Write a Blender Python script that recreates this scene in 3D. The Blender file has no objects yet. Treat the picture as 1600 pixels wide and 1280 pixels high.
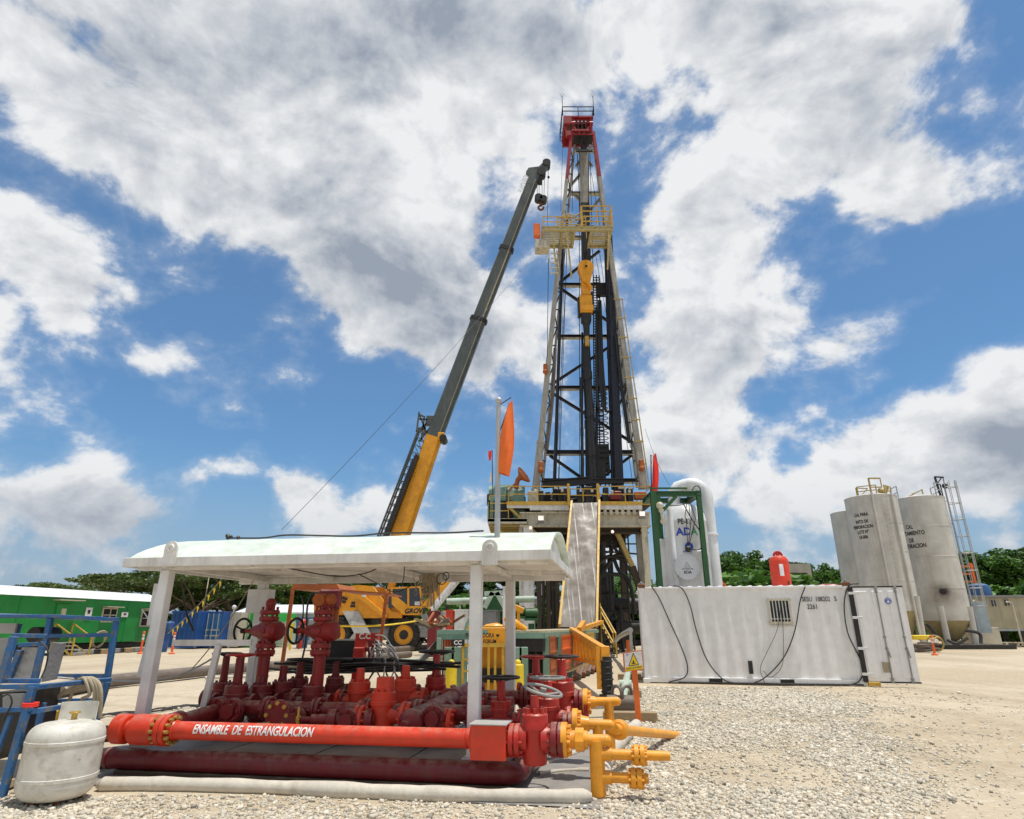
import bpy, bmesh, math, random
import numpy as np
from mathutils import Vector, Matrix, noise
V = Vector
R = math.radians
rnd = random.Random(7)
scene = bpy.context.scene
COL = scene.collection
# ------------------------------------------------------------------ camera
CAM_H = 1.5; FPX = 966.0; PITCH = math.atan(340 / 966.0)
cam = bpy.data.cameras.new("camera"); cam_o = bpy.data.objects.new("camera", cam); COL.objects.link(cam_o)
cam_o.location = (0, 0, CAM_H); cam_o.rotation_euler = (math.pi / 2 + PITCH, 0, 0)
cam.sensor_width = 36; cam.lens = FPX / 1600 * 36; cam.clip_start = .05; cam.clip_end = 6000
scene.camera = cam_o
scene.view_settings.view_transform = 'Standard'; scene.view_settings.look = 'None'
scene.view_settings.exposure = -0.08; scene.view_settings.gamma = 1
CP, SP = math.cos(PITCH), math.sin(PITCH)
def ray(px, py):
    u = (px - 800) / FPX; v = (640 - py) / FPX
    return V((u, CP - v * SP, SP + v * CP))
def at(px, py, Y):                    # real point seen at photo pixel (px,py), Y metres ahead
    d = ray(px, py); t = Y / d.y
    return V((d.x * t, Y, CAM_H + d.z * t))
def atz(px, py, z):
    d = ray(px, py); t = (z - CAM_H) / d.z
    return V((d.x * t, d.y * t, z))
def gnd(px, py): return atz(px, py, 0.0)
def xat(px, Y, z):                    # world x of pixel column at depth Y and height z
    return (px - 800) / FPX * (Y * CP + (z - CAM_H) * SP)
# ------------------------------------------------------------------ sun and sky
SUN_EL, SUN_AZ = 79.0, 112.0          # azimuth clockwise from +Y
sd = V((math.sin(R(SUN_AZ)) * math.cos(R(SUN_EL)), math.cos(R(SUN_AZ)) * math.cos(R(SUN_EL)), math.sin(R(SUN_EL))))
sun = bpy.data.lights.new("sun", 'SUN'); sun.energy = 4.3; sun.angle = R(.6); sun.color = (1, .955, .88)
sun_o = bpy.data.objects.new("sun", sun); COL.objects.link(sun_o)
sun_o.rotation_euler = (-sd).to_track_quat('-Z', 'Y').to_euler(); sun_o.location = sd * 200
world = bpy.data.worlds.new("World"); scene.world = world; world.use_nodes = True
def make_sky():
    nt = world.node_tree; N = nt.nodes; L = nt.links; N.clear()
    def nd(t, **k):
        n = N.new(t)
        for a, b in k.items(): setattr(n, a, b)
        return n
    def mth(op, a, b=None, c=None, clamp=False):
        n = nd('ShaderNodeMath', operation=op, use_clamp=clamp)
        for i, x in enumerate((a, b, c)):
            if x is None: continue
            if isinstance(x, (int, float)): n.inputs[i].default_value = x
            else: L.new(x, n.inputs[i])
        return n.outputs[0]
    def ss(x, lo, hi):
        n = nd('ShaderNodeMapRange', interpolation_type='SMOOTHSTEP'); L.new(x, n.inputs[0])
        n.inputs[1].default_value = lo; n.inputs[2].default_value = hi
        return n.outputs[0]
    def mix(f, a, b):
        n = nd('ShaderNodeMix', data_type='RGBA')
        if isinstance(f, (int, float)): n.inputs[0].default_value = f
        else: L.new(f, n.inputs[0])
        for i, x in ((6, a), (7, b)):
            if isinstance(x, tuple): n.inputs[i].default_value = (*x, 1)
            else: L.new(x, n.inputs[i])
        return n.outputs[2]
    out = nd('ShaderNodeOutputWorld'); bg = nd('ShaderNodeBackground'); L.new(bg.outputs[0], out.inputs[0])
    bg.inputs[1].default_value = .085
    sky = nd('ShaderNodeTexSky', sky_type='NISHITA', sun_disc=False)
    sky.sun_elevation = R(SUN_EL); sky.sun_rotation = R(SUN_AZ); sky.air_density = 1.0; sky.dust_density = .6; sky.ozone_density = 2.2
    tc = nd('ShaderNodeTexCoord'); gen = tc.outputs['Generated']
    def noise_t(vec, scale, detail, rough, dist=0.0, col=False):
        n = nd('ShaderNodeTexNoise'); n.inputs['Scale'].default_value = scale; n.inputs['Detail'].default_value = detail
        n.inputs['Roughness'].default_value = rough; n.inputs['Distortion'].default_value = dist
        L.new(vec, n.inputs['Vector'])
        return n.outputs['Color'] if col else n.outputs[0]
    def vadd(a, b, op='ADD'):
        n = nd('ShaderNodeVectorMath', operation=op); L.new(a, n.inputs[0])
        if isinstance(b, tuple): n.inputs[1].default_value = b
        else: L.new(b, n.inputs[1])
        return n.outputs[0]
    def vscale(a, s):
        n = nd('ShaderNodeVectorMath', operation='SCALE'); L.new(a, n.inputs[0]); n.inputs['Scale'].default_value = s
        return n.outputs[0]
    wn = noise_t(gen, 3.2, 3, .5, col=True)
    warp = vadd(gen, vscale(vadd(wn, (-.5, -.5, -.5)), .22))
    def field(blobs):
        tot = None
        for (px, py, rx, ry, rot, w) in blobs:
            c = ray(px, py).normalized()
            ca, sa_ = math.cos(R(rot)), math.sin(R(rot))
            a = ray(px + ca * 4, py + sa_ * 4).normalized() - c; b = ray(px - sa_ * 4, py + ca * 4).normalized() - c
            la = a.length * rx / 4; lb = b.length * ry / 4
            n3 = c; ax = (a - n3 * a.dot(n3)).normalized(); ay = n3.cross(ax)
            m = Matrix((ax, ay, n3)).transposed()
            mp = nd('ShaderNodeMapping', vector_type='TEXTURE'); L.new(warp, mp.inputs[0])
            mp.inputs[1].default_value = c; mp.inputs[2].default_value = m.to_euler(); mp.inputs[3].default_value = (la, lb, max(la, lb) * 1.3)
            g = nd('ShaderNodeTexGradient', gradient_type='SPHERICAL'); L.new(mp.outputs[0], g.inputs[0])
            tot = mth('MULTIPLY', g.outputs[1], w) if tot is None else mth('MULTIPLY_ADD', g.outputs[1], w, tot)
        return tot
    CL = [(330, 60, 520, 190, 12, 1.5), (640, 120, 330, 180, 0, 1.3), (280, 250, 330, 120, 30, 1.5), (520, 400, 360, 160, 35, 1.7), (700, 520, 230, 130, 20, 1.6),
          (590, 300, 220, 150, 40, 1.2), (60, 110, 170, 110, 20, 1.1), (980, 40, 230, 130, 0, 1.4), (1250, 60, 330, 130, 5, 1.6), (1300, 200, 200, 130, 30, 1.5), (1380, 300, 110, 90, 20, 1.2), (1180, 160, 140, 120, 60, 1.1),
          (1120, 310, 130, 190, 20, 1.05), (1110, 450, 150, 150, 10, 1.15), (1080, 560, 150, 130, 0, 1.1), (1180, 700, 300, 120, 0, 1.0), (1050, 690, 140, 120, 0, 1.0), (1560, 640, 190, 160, 0, 1.6), (1480, 760, 260, 110, 0, 1.2),
          (1250, 800, 330, 80, 0, .8), (60, 350, 150, 60, 30, 1.0), (150, 425, 160, 70, 35, 1.0), (255, 515, 100, 45, 15, .95), (15, 450, 70, 45, 0, .95), (805, 170, 140, 150, 0, 1.0), (770, 60, 160, 130, 0, .9), (130, 770, 260, 90, 5, 1.25), (350, 730, 120, 48, 0, 1.5), (500, 765, 80, 55, 10, 1.5), (570, 800, 130, 60, 10, 1.3), (740, 800, 90, 70, 0, 1.4),
          (1320, 510, 100, 60, 0, .65), (900, 330, 90, 80, 0, .7), (1420, 660, 90, 60, 0, .6), (800, 250, 130, 110, 0, .9)]
    GR = [(650, 500, 270, 140, 22, 1.0), (560, 70, 420, 130, 0, .95), (240, 130, 260, 110, 20, .6), (560, 350, 220, 120, 35, .8), (1330, 190, 190, 110, 20, .75), (1200, 60, 260, 100, 0, .7), (1560, 700, 160, 110, 0, 1.3),
          (130, 810, 280, 80, 0, .8), (1090, 530, 160, 120, 0, .45), (900, 60, 160, 120, 0, .6), (430, 460, 170, 80, 30, .7)]
    f = field(CL); gr = field(GR)
    sp0 = nd('ShaderNodeSeparateXYZ'); L.new(gen, sp0.inputs[0])
    f = mth('ADD', f, mth('MULTIPLY', ss(sp0.outputs[1], .22, -.25), .95)); zen = ss(sp0.outputs[2], .86, .95); f = mth('ADD', f, mth('MULTIPLY', zen, 1.0)); gr = mth('ADD', gr, mth('MULTIPLY', zen, 2.2)); gr = mth('ADD', gr, mth('MULTIPLY', ss(sp0.outputs[1], .1, -.3), .75))  # unseen clouds behind and overhead, added and greyed to set the ambient light
    sq = nd('ShaderNodeMapping'); L.new(gen, sq.inputs[0]); sq.inputs[3].default_value = (1, 1, 1.35)
    base = sq.outputs[0]
    n1 = noise_t(base, 5.2, 10, .56, .25)
    n1b = noise_t(vadd(base, (-.012, .0, .03)), 5.2, 8, .56, .25)
    n2 = noise_t(base, 15.0, 6, .6)
    dens = mth('ADD', mth('MULTIPLY_ADD', f, .66, -.06), mth('MULTIPLY_ADD', n1, 3.1, -1.55))
    dens = mth('ADD', dens, mth('MULTIPLY_ADD', n2, 1.1, -.55))
    mask = ss(dens, .04, .50)
    wisp = ss(dens, -.15, .5)
    mask = mth('MAXIMUM', mask, mth('MULTIPLY', wisp, .30))
    thick = ss(dens, .55, 1.5)
    emb = mth('SUBTRACT', n1, n1b)
    g = mth('ADD', mth('MULTIPLY', gr, .70), mth('MULTIPLY_ADD', thick, .24, .06))
    emb2 = mth('SUBTRACT', noise_t(base, 12, 7, .6), noise_t(vadd(base, (-.006, 0, .014)), 12, 7, .6))
    g = mth('MULTIPLY', g, mth('MULTIPLY_ADD', n1, 1.6, .15))
    g = mth('SUBTRACT', g, mth('ADD', mth('MULTIPLY', emb, 3.6), mth('MULTIPLY', emb2, .7)))
    g = mth('ADD', g, mth('MULTIPLY_ADD', n2, .25, -.125), clamp=True)
    ccol = mix(g, (10.6, 10.75, 10.9), (3.9, 4.5, 5.45))
    tint = nd('ShaderNodeMix', data_type='RGBA', blend_type='MULTIPLY'); tint.inputs[0].default_value = 1
    L.new(sky.outputs[0], tint.inputs[6]); tint.inputs[7].default_value = SKY_TINT
    sep = nd('ShaderNodeSeparateXYZ'); L.new(gen, sep.inputs[0])
    hz = ss(sep.outputs[2], .30, -.02)
    skyc = mix(mth('MULTIPLY_ADD', hz, .55, .16), tint.outputs[2], (4.2, 5.8, 7.4))
    fin = mix(mask, skyc, ccol)
    fin = mix(mth('MULTIPLY', ss(sep.outputs[2], .24, -.02), .62), fin, (4.0, 4.8, 6.0))
    L.new(fin, bg.inputs[0])
SKY_TINT = (.74, 1.26, 1.58, 1)
make_sky()
# ------------------------------------------------------------------ materials
MATS = {}
def paint(name, col, rough=.5, d=.25, dirt=(.20, .15, .10), rust=0.0, metal=0.0, scale=2.5, streak=0.0, bump=.03, var=.12, spec=.5, rustcol=(.13, .045, .018), dust=.15):
    m = bpy.data.materials.new(name); m.use_nodes = True; nt = m.node_tree; N = nt.nodes; L = nt.links
    b = N['Principled BSDF']; tc = N.new('ShaderNodeTexCoord')
    def ns(sc, det, ro, stretch=None):
        n = N.new('ShaderNodeTexNoise'); n.inputs['Scale'].default_value = sc; n.inputs['Detail'].default_value = det; n.inputs['Roughness'].default_value = ro
        if stretch:
            mp = N.new('ShaderNodeMapping'); mp.inputs[3].default_value = stretch; L.new(tc.outputs['Object'], mp.inputs[0]); L.new(mp.outputs[0], n.inputs['Vector'])
        else: L.new(tc.outputs['Object'], n.inputs['Vector'])
        return n.outputs[0]
    def rng(x, a, c, lo=0, hi=1):
        n = N.new('ShaderNodeMapRange'); L.new(x, n.inputs[0]); n.inputs[1].default_value = a; n.inputs[2].default_value = c; n.inputs[3].default_value = lo; n.inputs[4].default_value = hi
        return n.outputs[0]
    def mx(f, a, c):
        n = N.new('ShaderNodeMix'); n.data_type = 'RGBA'; L.new(f, n.inputs[0])
        for i, x in ((6, a), (7, c)):
            if isinstance(x, tuple): n.inputs[i].default_value = (*x, 1)
            else: L.new(x, n.inputs[i])
        return n.outputs[2]
    v = ns(scale, 6, .6)
    hi = tuple(min(1, c * (1 + var)) for c in col); lo = tuple(c * (1 - var) for c in col)
    c = mx(rng(v, .35, .65), lo, hi)
    if d > 0:
        dn = ns(scale * 1.7, 8, .65, (1, 1, .16 if streak else 1))
        c = mx(rng(dn, .5, .72, 0, d), c, dirt)
    if rust > 0:
        rn = ns(scale * 3.1, 10, .7)
        rf = rng(rn, .74 - rust * .22, .80 - rust * .2)
        c = mx(rf, c, rustcol)
    if dust > 0:
        ge = N.new('ShaderNodeNewGeometry'); sx = N.new('ShaderNodeSeparateXYZ'); L.new(ge.outputs['Normal'], sx.inputs[0])
        up = rng(sx.outputs[2], .35, .95, 0, dust * 1.6); dm = N.new('ShaderNodeMath'); dm.operation = 'MULTIPLY'; L.new(up, dm.inputs[0]); L.new(rng(ns(scale * 2.3, 7, .65), .38, .62), dm.inputs[1])
        c = mx(dm.outputs[0], c, (.46, .38, .28))
    L.new(c, b.inputs['Base Color'])
    L.new(rng(v, .3, .7, max(.05, rough - .12), min(1, rough + .15)), b.inputs['Roughness'])
    b.inputs['Metallic'].default_value = metal
    b.inputs['Specular IOR Level'].default_value = spec
    if bump > 0:
        bp = N.new('ShaderNodeBump'); bp.inputs['Strength'].default_value = .35; bp.inputs['Distance'].default_value = bump
        L.new(ns(scale * 6, 5, .6), bp.inputs['Height']); L.new(bp.outputs[0], b.inputs['Normal'])
    MATS[name] = m
    return m
P = paint
P('white', (.74, .74, .72), .45, .5, (.32, .28, .21), .2, streak=1, bump=.004)
P('container_white', (.82, .82, .82), .45, .16, (.46, .42, .35), .30, var=.05, scale=4.5, rustcol=(.16, .15, .14), streak=1, bump=.003)
P('white_clean', (.74, .75, .75), .4, .25, (.4, .37, .3), streak=1, bump=.003)
P('cream', (.58, .54, .42), .5, .85, (.13, .09, .045), .5, streak=1, bump=.005)
P('roof', (.66, .76, .67), .5, .4, (.44, .46, .36), .2, dust=.2, scale=3.5, bump=.004)
P('red', (.46, .020, .013), .42, .5, (.17, .035, .025), .34, scale=5, bump=.008, dust=.34)
P('orange_red', (.66, .045, .014), .4, .45, (.34, .07, .05), .28, scale=5, bump=.006, rustcol=(.5, .25, .18), dust=.25)
P('maroon', (.15, .008, .013), .42, .45, (.12, .06, .05), .3, rustcol=(.2, .15, .12), dust=.28, scale=4, streak=1, bump=.006)
P('stand_red', (.27, .012, .012), .45, .5, (.12, .04, .03), .3, scale=5, bump=.008, dust=.25)
P('dark_red', (.20, .009, .011), .45, .55, (.11, .06, .045), .4, scale=5, bump=.008, dust=.4)
P('yellow_pipe', (.82, .35, .022), .45, .4, (.42, .22, .05), .12, scale=5, bump=.005)
P('yellow', (.58, .36, .045), .5, .65, (.18, .11, .04), .5, scale=4, bump=.006)
P('dull_yellow', (.46, .34, .10), .6, .6, (.16, .11, .05), .45, scale=3, bump=.006)
P('crane_yellow', (.78, .34, .012), .4, .3, (.35, .17, .03), .08, scale=2, bump=.003)
P('boom', (.075, .09, .085), .38, .4, (.20, .20, .17), .12, scale=1.2, streak=1, bump=.004)
P('orange', (.80, .16, .02), .5, .3, (.4, .14, .05), .1)
P('rust_orange', (.42, .11, .025), .65, .6, (.16, .07, .03), .4, scale=4)
P('cloth_orange', (.85, .17, .03), .8, .25, (.5, .14, .05), bump=.01)
P('cloth_red', (.85, .035, .02), .8, .15, (.5, .05, .03), bump=.01)
P('cloth_white', (.7, .7, .7), .8, .2)
P('black', (.012, .012, .013), .5, .3, (.07, .06, .05), bump=.004)
P('tyre', (.022, .022, .023), .8, .6, (.12, .11, .09), bump=.01)
P('pipe_blue', (.010, .012, .022), .32, .25, (.06, .05, .05), .1, bump=.003)
P('steel', (.30, .30, .29), .45, .5, (.17, .14, .10), .3, metal=.3, bump=.004)
P('galv', (.46, .47, .47), .42, .4, (.28, .25, .2), .15, metal=.35, streak=1, bump=.003)
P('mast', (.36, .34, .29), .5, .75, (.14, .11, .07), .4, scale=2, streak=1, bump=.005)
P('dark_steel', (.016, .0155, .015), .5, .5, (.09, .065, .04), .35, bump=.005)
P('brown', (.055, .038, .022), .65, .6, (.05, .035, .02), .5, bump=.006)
P('rust', (.19, .075, .03), .8, .5, (.09, .04, .02), .3, bump=.008)
P('ramp', (.2, .185, .165), .5, .75, (.22, .18, .13), .25, metal=.15, scale=1.4, streak=1, bump=.004)
P('old_pipe', (.15, .12, .10), .6, .6, (.26, .2, .14), .4, scale=2)
P('grey', (.25, .255, .26), .5, .4, (.18, .15, .11), .12)
P('grey_light', (.42, .42, .41), .5, .4, (.28, .25, .2), .12)
P('green', (.012, .24, .045), .45, .3, (.10, .17, .06), .08, scale=1, streak=1, bump=.003)
P('green_box', (.03, .42, .06), .5, .35, (.10, .2, .06), .15, scale=1, streak=1)
P('frame_green', (.022, .10, .032), .45, .3, (.10, .12, .06), .15)
P('sage', (.20, .34, .26), .5, .45, (.14, .15, .10), .25, scale=2, streak=1)
P('blue', (.022, .125, .32), .5, .8, (.15, .155, .16), .95, scale=4, bump=.005, rustcol=(.16, .155, .15))
P('crown_red', (.30, .012, .018), .45, .4, (.1, .03, .02), .2)
P('board', (.50, .43, .22), .55, .6, (.16, .12, .06), .3, scale=3)
P('blue_box', (.012, .075, .27), .45, .35, (.10, .13, .2), .12, scale=1, streak=1)
P('blue_door', (.02, .13, .33), .45, .5, (.25, .28, .32), .15, scale=1, streak=1)
P('beige', (.52, .48, .38), .6, .4, (.32, .27, .19), .15, scale=1, streak=1)
P('trailer_beige', (.45, .41, .29), .55, .35, (.30, .26, .17), .08, scale=.8, streak=1)
P('trailer_roof', (.75, .78, .80), .5, .3, (.5, .5, .47))
P('blue_grey', (.40, .48, .53), .5, .35, (.3, .32, .32), streak=1)
P('silo', (.58, .565, .52), .55, .4, (.25, .21, .15), .06, scale=.7, streak=1, bump=.006)
P('silo_base', (.38, .32, .17), .6, .6, (.2, .15, .07), .15, scale=.8, streak=1)
P('tank_white', (.64, .63, .57), .5, .6, (.33, .28, .19), .5, scale=5, bump=.006, rustcol=(.26, .14, .04))
P('vessel', (.70, .72, .73), .42, .3, (.42, .40, .36), .05, scale=1.2, streak=1, bump=.003)
P('wood', (.34, .25, .14), .75, .5, (.18, .13, .07))
P('plank', (.50, .42, .27), .75, .5, (.3, .24, .15))
P('liner', (.58, .54, .46), .7, .5, (.36, .29, .2), scale=4, bump=.012)
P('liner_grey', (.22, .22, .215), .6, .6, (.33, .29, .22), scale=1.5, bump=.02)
P('deck', (.25, .225, .195), .7, .6, (.13, .11, .09), .2, scale=2)
P('rope', (.42, .36, .25), .9, .4, (.2, .16, .1))
P('white_letter', (.80, .80, .80), .5, .1)
P('black_letter', (.02, .02, .02), .5, .1)
P('blue_letter', (.01, .06, .42), .5, .05)
P('green_letter', (.02, .35, .12), .5, .05)
P('gold', (.50, .33, .07), .4, .4, (.2, .13, .05), metal=.4)
P('sign_yellow', (.80, .58, .02), .5, .2)
P('sign_white', (.74, .73, .72), .45, .25)
P('hose', (.016, .016, .016), .42, .35, (.09, .08, .06), bump=.003)
P('delineator', (.85, .13, .02), .5, .2)
P('pale_green', (.42, .52, .42), .55, .4, (.24, .24, .17), .2)
P('bark', (.13, .10, .07), .9, .4, (.07, .055, .04), bump=.03)
def scuffed():
    m = P('ramp_scuffed', (.075, .055, .038), .5, .6, (.10, .08, .06), .2, scale=1.2, bump=.004); nt = m.node_tree; N = nt.nodes; L = nt.links; b = N['Principled BSDF']; tc = N.new('ShaderNodeTexCoord'); src = b.inputs['Base Color'].links[0].from_socket
    for sc, lo, hi, amt, col in (((2.6, .16, .10), .56, .68, .7, (.19, .165, .14)), ((7, .22, .16), .57, .66, .9, (.62, .61, .60)), ((3.5, .3, .2), .6, .7, .6, (.09, .07, .05))):
        mp = N.new('ShaderNodeMapping'); mp.inputs[3].default_value = sc; L.new(tc.outputs['Object'], mp.inputs[0]); n = N.new('ShaderNodeTexNoise'); n.inputs['Scale'].default_value = 1.0; n.inputs['Detail'].default_value = 7; n.inputs['Roughness'].default_value = .65; n.inputs['Distortion'].default_value = .4; L.new(mp.outputs[0], n.inputs['Vector'])
        r = N.new('ShaderNodeMapRange'); L.new(n.outputs[0], r.inputs[0]); r.inputs[1].default_value = lo; r.inputs[2].default_value = hi; r.inputs[4].default_value = amt
        x = N.new('ShaderNodeMix'); x.data_type = 'RGBA'; L.new(r.outputs[0], x.inputs[0]); L.new(src, x.inputs[6]); x.inputs[7].default_value = (*col, 1); src = x.outputs[2]
    L.new(src, b.inputs['Base Color'])
scuffed()
def glass(name, col, rough=.08):
    m = bpy.data.materials.new(name); m.use_nodes = True; b = m.node_tree.nodes['Principled BSDF']
    b.inputs['Base Color'].default_value = (*col, 1); b.inputs['Roughness'].default_value = rough; b.inputs['Metallic'].default_value = 0; b.inputs['Specular IOR Level'].default_value = .9
    MATS[name] = m
glass('glass', (.025, .03, .034)); glass('glass_tint', (.05, .07, .08))
def lamp_mat():
    m = bpy.data.materials.new('lamp_glow'); m.use_nodes = True; b = m.node_tree.nodes['Principled BSDF']
    b.inputs['Base Color'].default_value = (.9, .8, .7, 1); b.inputs['Emission Color'].default_value = (1, .82, .7, 1); b.inputs['Emission Strength'].default_value = .8
    MATS['lamp_glow'] = m
lamp_mat()
def leaf_mat(name, a, b_, c):
    m = bpy.data.materials.new(name); m.use_nodes = True; nt = m.node_tree; N = nt.nodes; L = nt.links; b = N['Principled BSDF']
    oi = N.new('ShaderNodeObjectInfo'); geo = N.new('ShaderNodeNewGeometry')
    cr = N.new('ShaderNodeValToRGB'); e = cr.color_ramp.elements; e[0].color = (*a, 1); e[1].color = (*c, 1); x = cr.color_ramp.elements.new(.5); x.color = (*b_, 1)
    L.new(geo.outputs['Random Per Island'], cr.inputs[0])
    mp = N.new('ShaderNodeMix'); mp.data_type = 'RGBA'; mp.blend_type = 'MULTIPLY'; mp.inputs[0].default_value = 1
    rg = N.new('ShaderNodeMapRange'); rg.inputs[3].default_value = .75; rg.inputs[4].default_value = 1.25; L.new(oi.outputs['Random'], rg.inputs[0])
    L.new(cr.outputs[0], mp.inputs[6]); L.new(rg.outputs[0], mp.inputs[7])
    L.new(mp.outputs[2], b.inputs['Base Color']); b.inputs['Roughness'].default_value = .5
    tr = N.new('ShaderNodeBsdfTranslucent'); L.new(mp.outputs[2], tr.inputs[0]); ms = N.new('ShaderNodeMixShader'); ms.inputs[0].default_value = .3
    L.new(b.outputs[0], ms.inputs[1]); L.new(tr.outputs[0], ms.inputs[2]); L.new(ms.outputs[0], N['Material Output'].inputs[0])
    MATS[name] = m
leaf_mat('leaf', (.035, .095, .014), (.07, .165, .022), (.12, .24, .035))
leaf_mat('leaf_dark', (.028, .075, .014), (.055, .13, .02), (.10, .20, .03))
leaf_mat('leaf_olive', (.05, .085, .018), (.085, .135, .025), (.14, .19, .035))
# ------------------------------------------------------------------ mesh helpers
WM = {}
def frame_of(d):
    d = d.normalized(); up = V((0, 0, 1)) if abs(d.z) < .95 else V((0, 1, 0))
    x = up.cross(d).normalized(); y = d.cross(x)
    return x, y, d
class MB:
    def __init__(s, xf=None): s.v = []; s.f = []; s.xf = xf
    def add(s, vs, fs):
        o = len(s.v); s.v += [V(p) for p in vs]; s.f += [tuple(i + o for i in f) for f in fs]; return s
    def obox(s, c, ax, h, b=0.0):           # oriented box: centre, three axes, half sizes, chamfer
        c = V(c); b = min(b, min(h) * .6)
        S = [(i, j, k) for i in (-1, 1) for j in (-1, 1) for k in (-1, 1)]
        if b <= 0:
            vs = [c + ax[0] * h[0] * i + ax[1] * h[1] * j + ax[2] * h[2] * k for i, j, k in S]
            return s.add(vs, [(0, 1, 3, 2), (4, 6, 7, 5), (0, 4, 5, 1), (2, 3, 7, 6), (0, 2, 6, 4), (1, 5, 7, 3)])
        vs = []; idx = {}
        for q in S:
            for a in range(3):
                idx[q, a] = len(vs)
                vs.append(c + sum((ax[t] * q[t] * (h[t] if t == a else h[t] - b) for t in range(3)), V((0, 0, 0))))
        fs = []
        for a in range(3):
            u, w = [t for t in range(3) if t != a]
            for sg in (-1, 1):
                l = []
                for p, r in ((-1, -1), (1, -1), (1, 1), (-1, 1)):
                    q = [0, 0, 0]; q[a] = sg; q[u] = p; q[w] = r; l.append(idx[tuple(q), a])
                fs.append(tuple(l))
            for p in (-1, 1):
                for r in (-1, 1):
                    q0 = [0, 0, 0]; q1 = [0, 0, 0]; q0[a] = -1; q1[a] = 1; q0[u] = q1[u] = p; q0[w] = q1[w] = r
                    q0 = tuple(q0); q1 = tuple(q1)
                    fs.append((idx[q0, u], idx[q1, u], idx[q1, w], idx[q0, w]))
        for q in S: fs.append((idx[q, 0], idx[q, 1], idx[q, 2]))
        return s.add(vs, fs)
    def box(s, c, size, rz=0.0, b=0.0, ax=None):
        ca, sa = math.cos(rz), math.sin(rz)
        ax = ax or (V((ca, sa, 0)), V((-sa, ca, 0)), V((0, 0, 1)))
        return s.obox(c, ax, (size[0] / 2, size[1] / 2, size[2] / 2), b)
    def bar(s, p, q, w, h=None, b=0.0, up=None):   # rectangular bar from p to q, w wide sideways, h tall
        p = V(p); q = V(q); d = q - p; h = w if h is None else h
        if up is not None:
            z = d.normalized(); x = V(up).cross(z).normalized(); y = z.cross(x)
        else: x, y, z = frame_of(d)
        return s.obox((p + q) / 2, (x, y, z), (w / 2, h / 2, d.length / 2), b)
    def ibar(s, p, q, w, h, t=None, up=None):
        p = V(p); q = V(q); z = (q - p).normalized(); upv = V(up) if up is not None else (V((0, 0, 1)) if abs(z.z) < .95 else V((0, 1, 0)))
        x = upv.cross(z).normalized(); y = z.cross(x); t = t or w * .16
        L_ = (q - p).length / 2; c = (p + q) / 2
        s.obox(c + y * (h / 2 - t / 2), (x, y, z), (w / 2, t / 2, L_)); s.obox(c - y * (h / 2 - t / 2), (x, y, z), (w / 2, t / 2, L_))
        return s.obox(c, (x, y, z), (t / 2, h / 2 - t, L_))
    def lathe(s, prof, o, d, seg=20, cap=True):     # prof: (radius, distance along d)
        o = V(o); x, y, z = frame_of(V(d)); n = len(s.v); k = len(prof)
        for r, t in prof:
            for i in range(seg):
                a = 2 * math.pi * i / seg; s.v.append(o + z * t + x * (math.cos(a) * r) + y * (math.sin(a) * r))
        for j in range(k - 1):
            for i in range(seg):
                i2 = (i + 1) % seg; s.f.append((n + j * seg + i, n + j * seg + i2, n + (j + 1) * seg + i2, n + (j + 1) * seg + i))
        if cap:
            s.f.append(tuple(n + i for i in reversed(range(seg)))); s.f.append(tuple(n + (k - 1) * seg + i for i in range(seg)))
        return s
    def cyl(s, p, q, r, r2=None, seg=14, c=0.0):
        p = V(p); q = V(q); L_ = (q - p).length; r2 = r if r2 is None else r2
        prof = [(r, 0), (r2, L_)] if c <= 0 else [(r - c, 0), (r, c), (r2, L_ - c), (r2 - c, L_)]
        return s.lathe(prof, p, q - p, seg)
    def tube(s, pts, r, seg=8, cap=True):
        pts = [V(p) for p in pts]; n0 = len(s.v); k = len(pts); rr = r if isinstance(r, (list, tuple)) else [r] * k
        x = None
        for j in range(k):
            t = ((pts[min(j + 1, k - 1)] - pts[max(j - 1, 0)])).normalized()
            if x is None: x = frame_of(t)[0]
            x = (x - t * x.dot(t)).normalized(); y = t.cross(x)
            for i in range(seg):
                a = 2 * math.pi * i / seg; s.v.append(pts[j] + x * (math.cos(a) * rr[j]) + y * (math.sin(a) * rr[j]))
        for j in range(k - 1):
            for i in range(seg):
                i2 = (i + 1) % seg; s.f.append((n0 + j * seg + i, n0 + j * seg + i2, n0 + (j + 1) * seg + i2, n0 + (j + 1) * seg + i))
        if cap:
            s.f.append(tuple(n0 + i for i in reversed(range(seg)))); s.f.append(tuple(n0 + (k - 1) * seg + i for i in range(seg)))
        return s
    def torus(s, c, d, Rr, r, seg=28, rs=8, a0=0.0, a1=2 * math.pi):
        x, y, z = frame_of(V(d)); c = V(c); full = abs(a1 - a0 - 2 * math.pi) < 1e-4
        n = len(s.v); m = seg if full else seg + 1
        for i in range(m):
            a = a0 + (a1 - a0) * i / seg; e = x * math.cos(a) + y * math.sin(a)
            for j in range(rs):
                b = 2 * math.pi * j / rs; s.v.append(c + e * (Rr + r * math.cos(b)) + z * (r * math.sin(b)))
        for i in range(seg):
            i2 = (i + 1) % m
            for j in range(rs):
                j2 = (j + 1) % rs; s.f.append((n + i * rs + j, n + i2 * rs + j, n + i2 * rs + j2, n + i * rs + j2))
        return s
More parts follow.
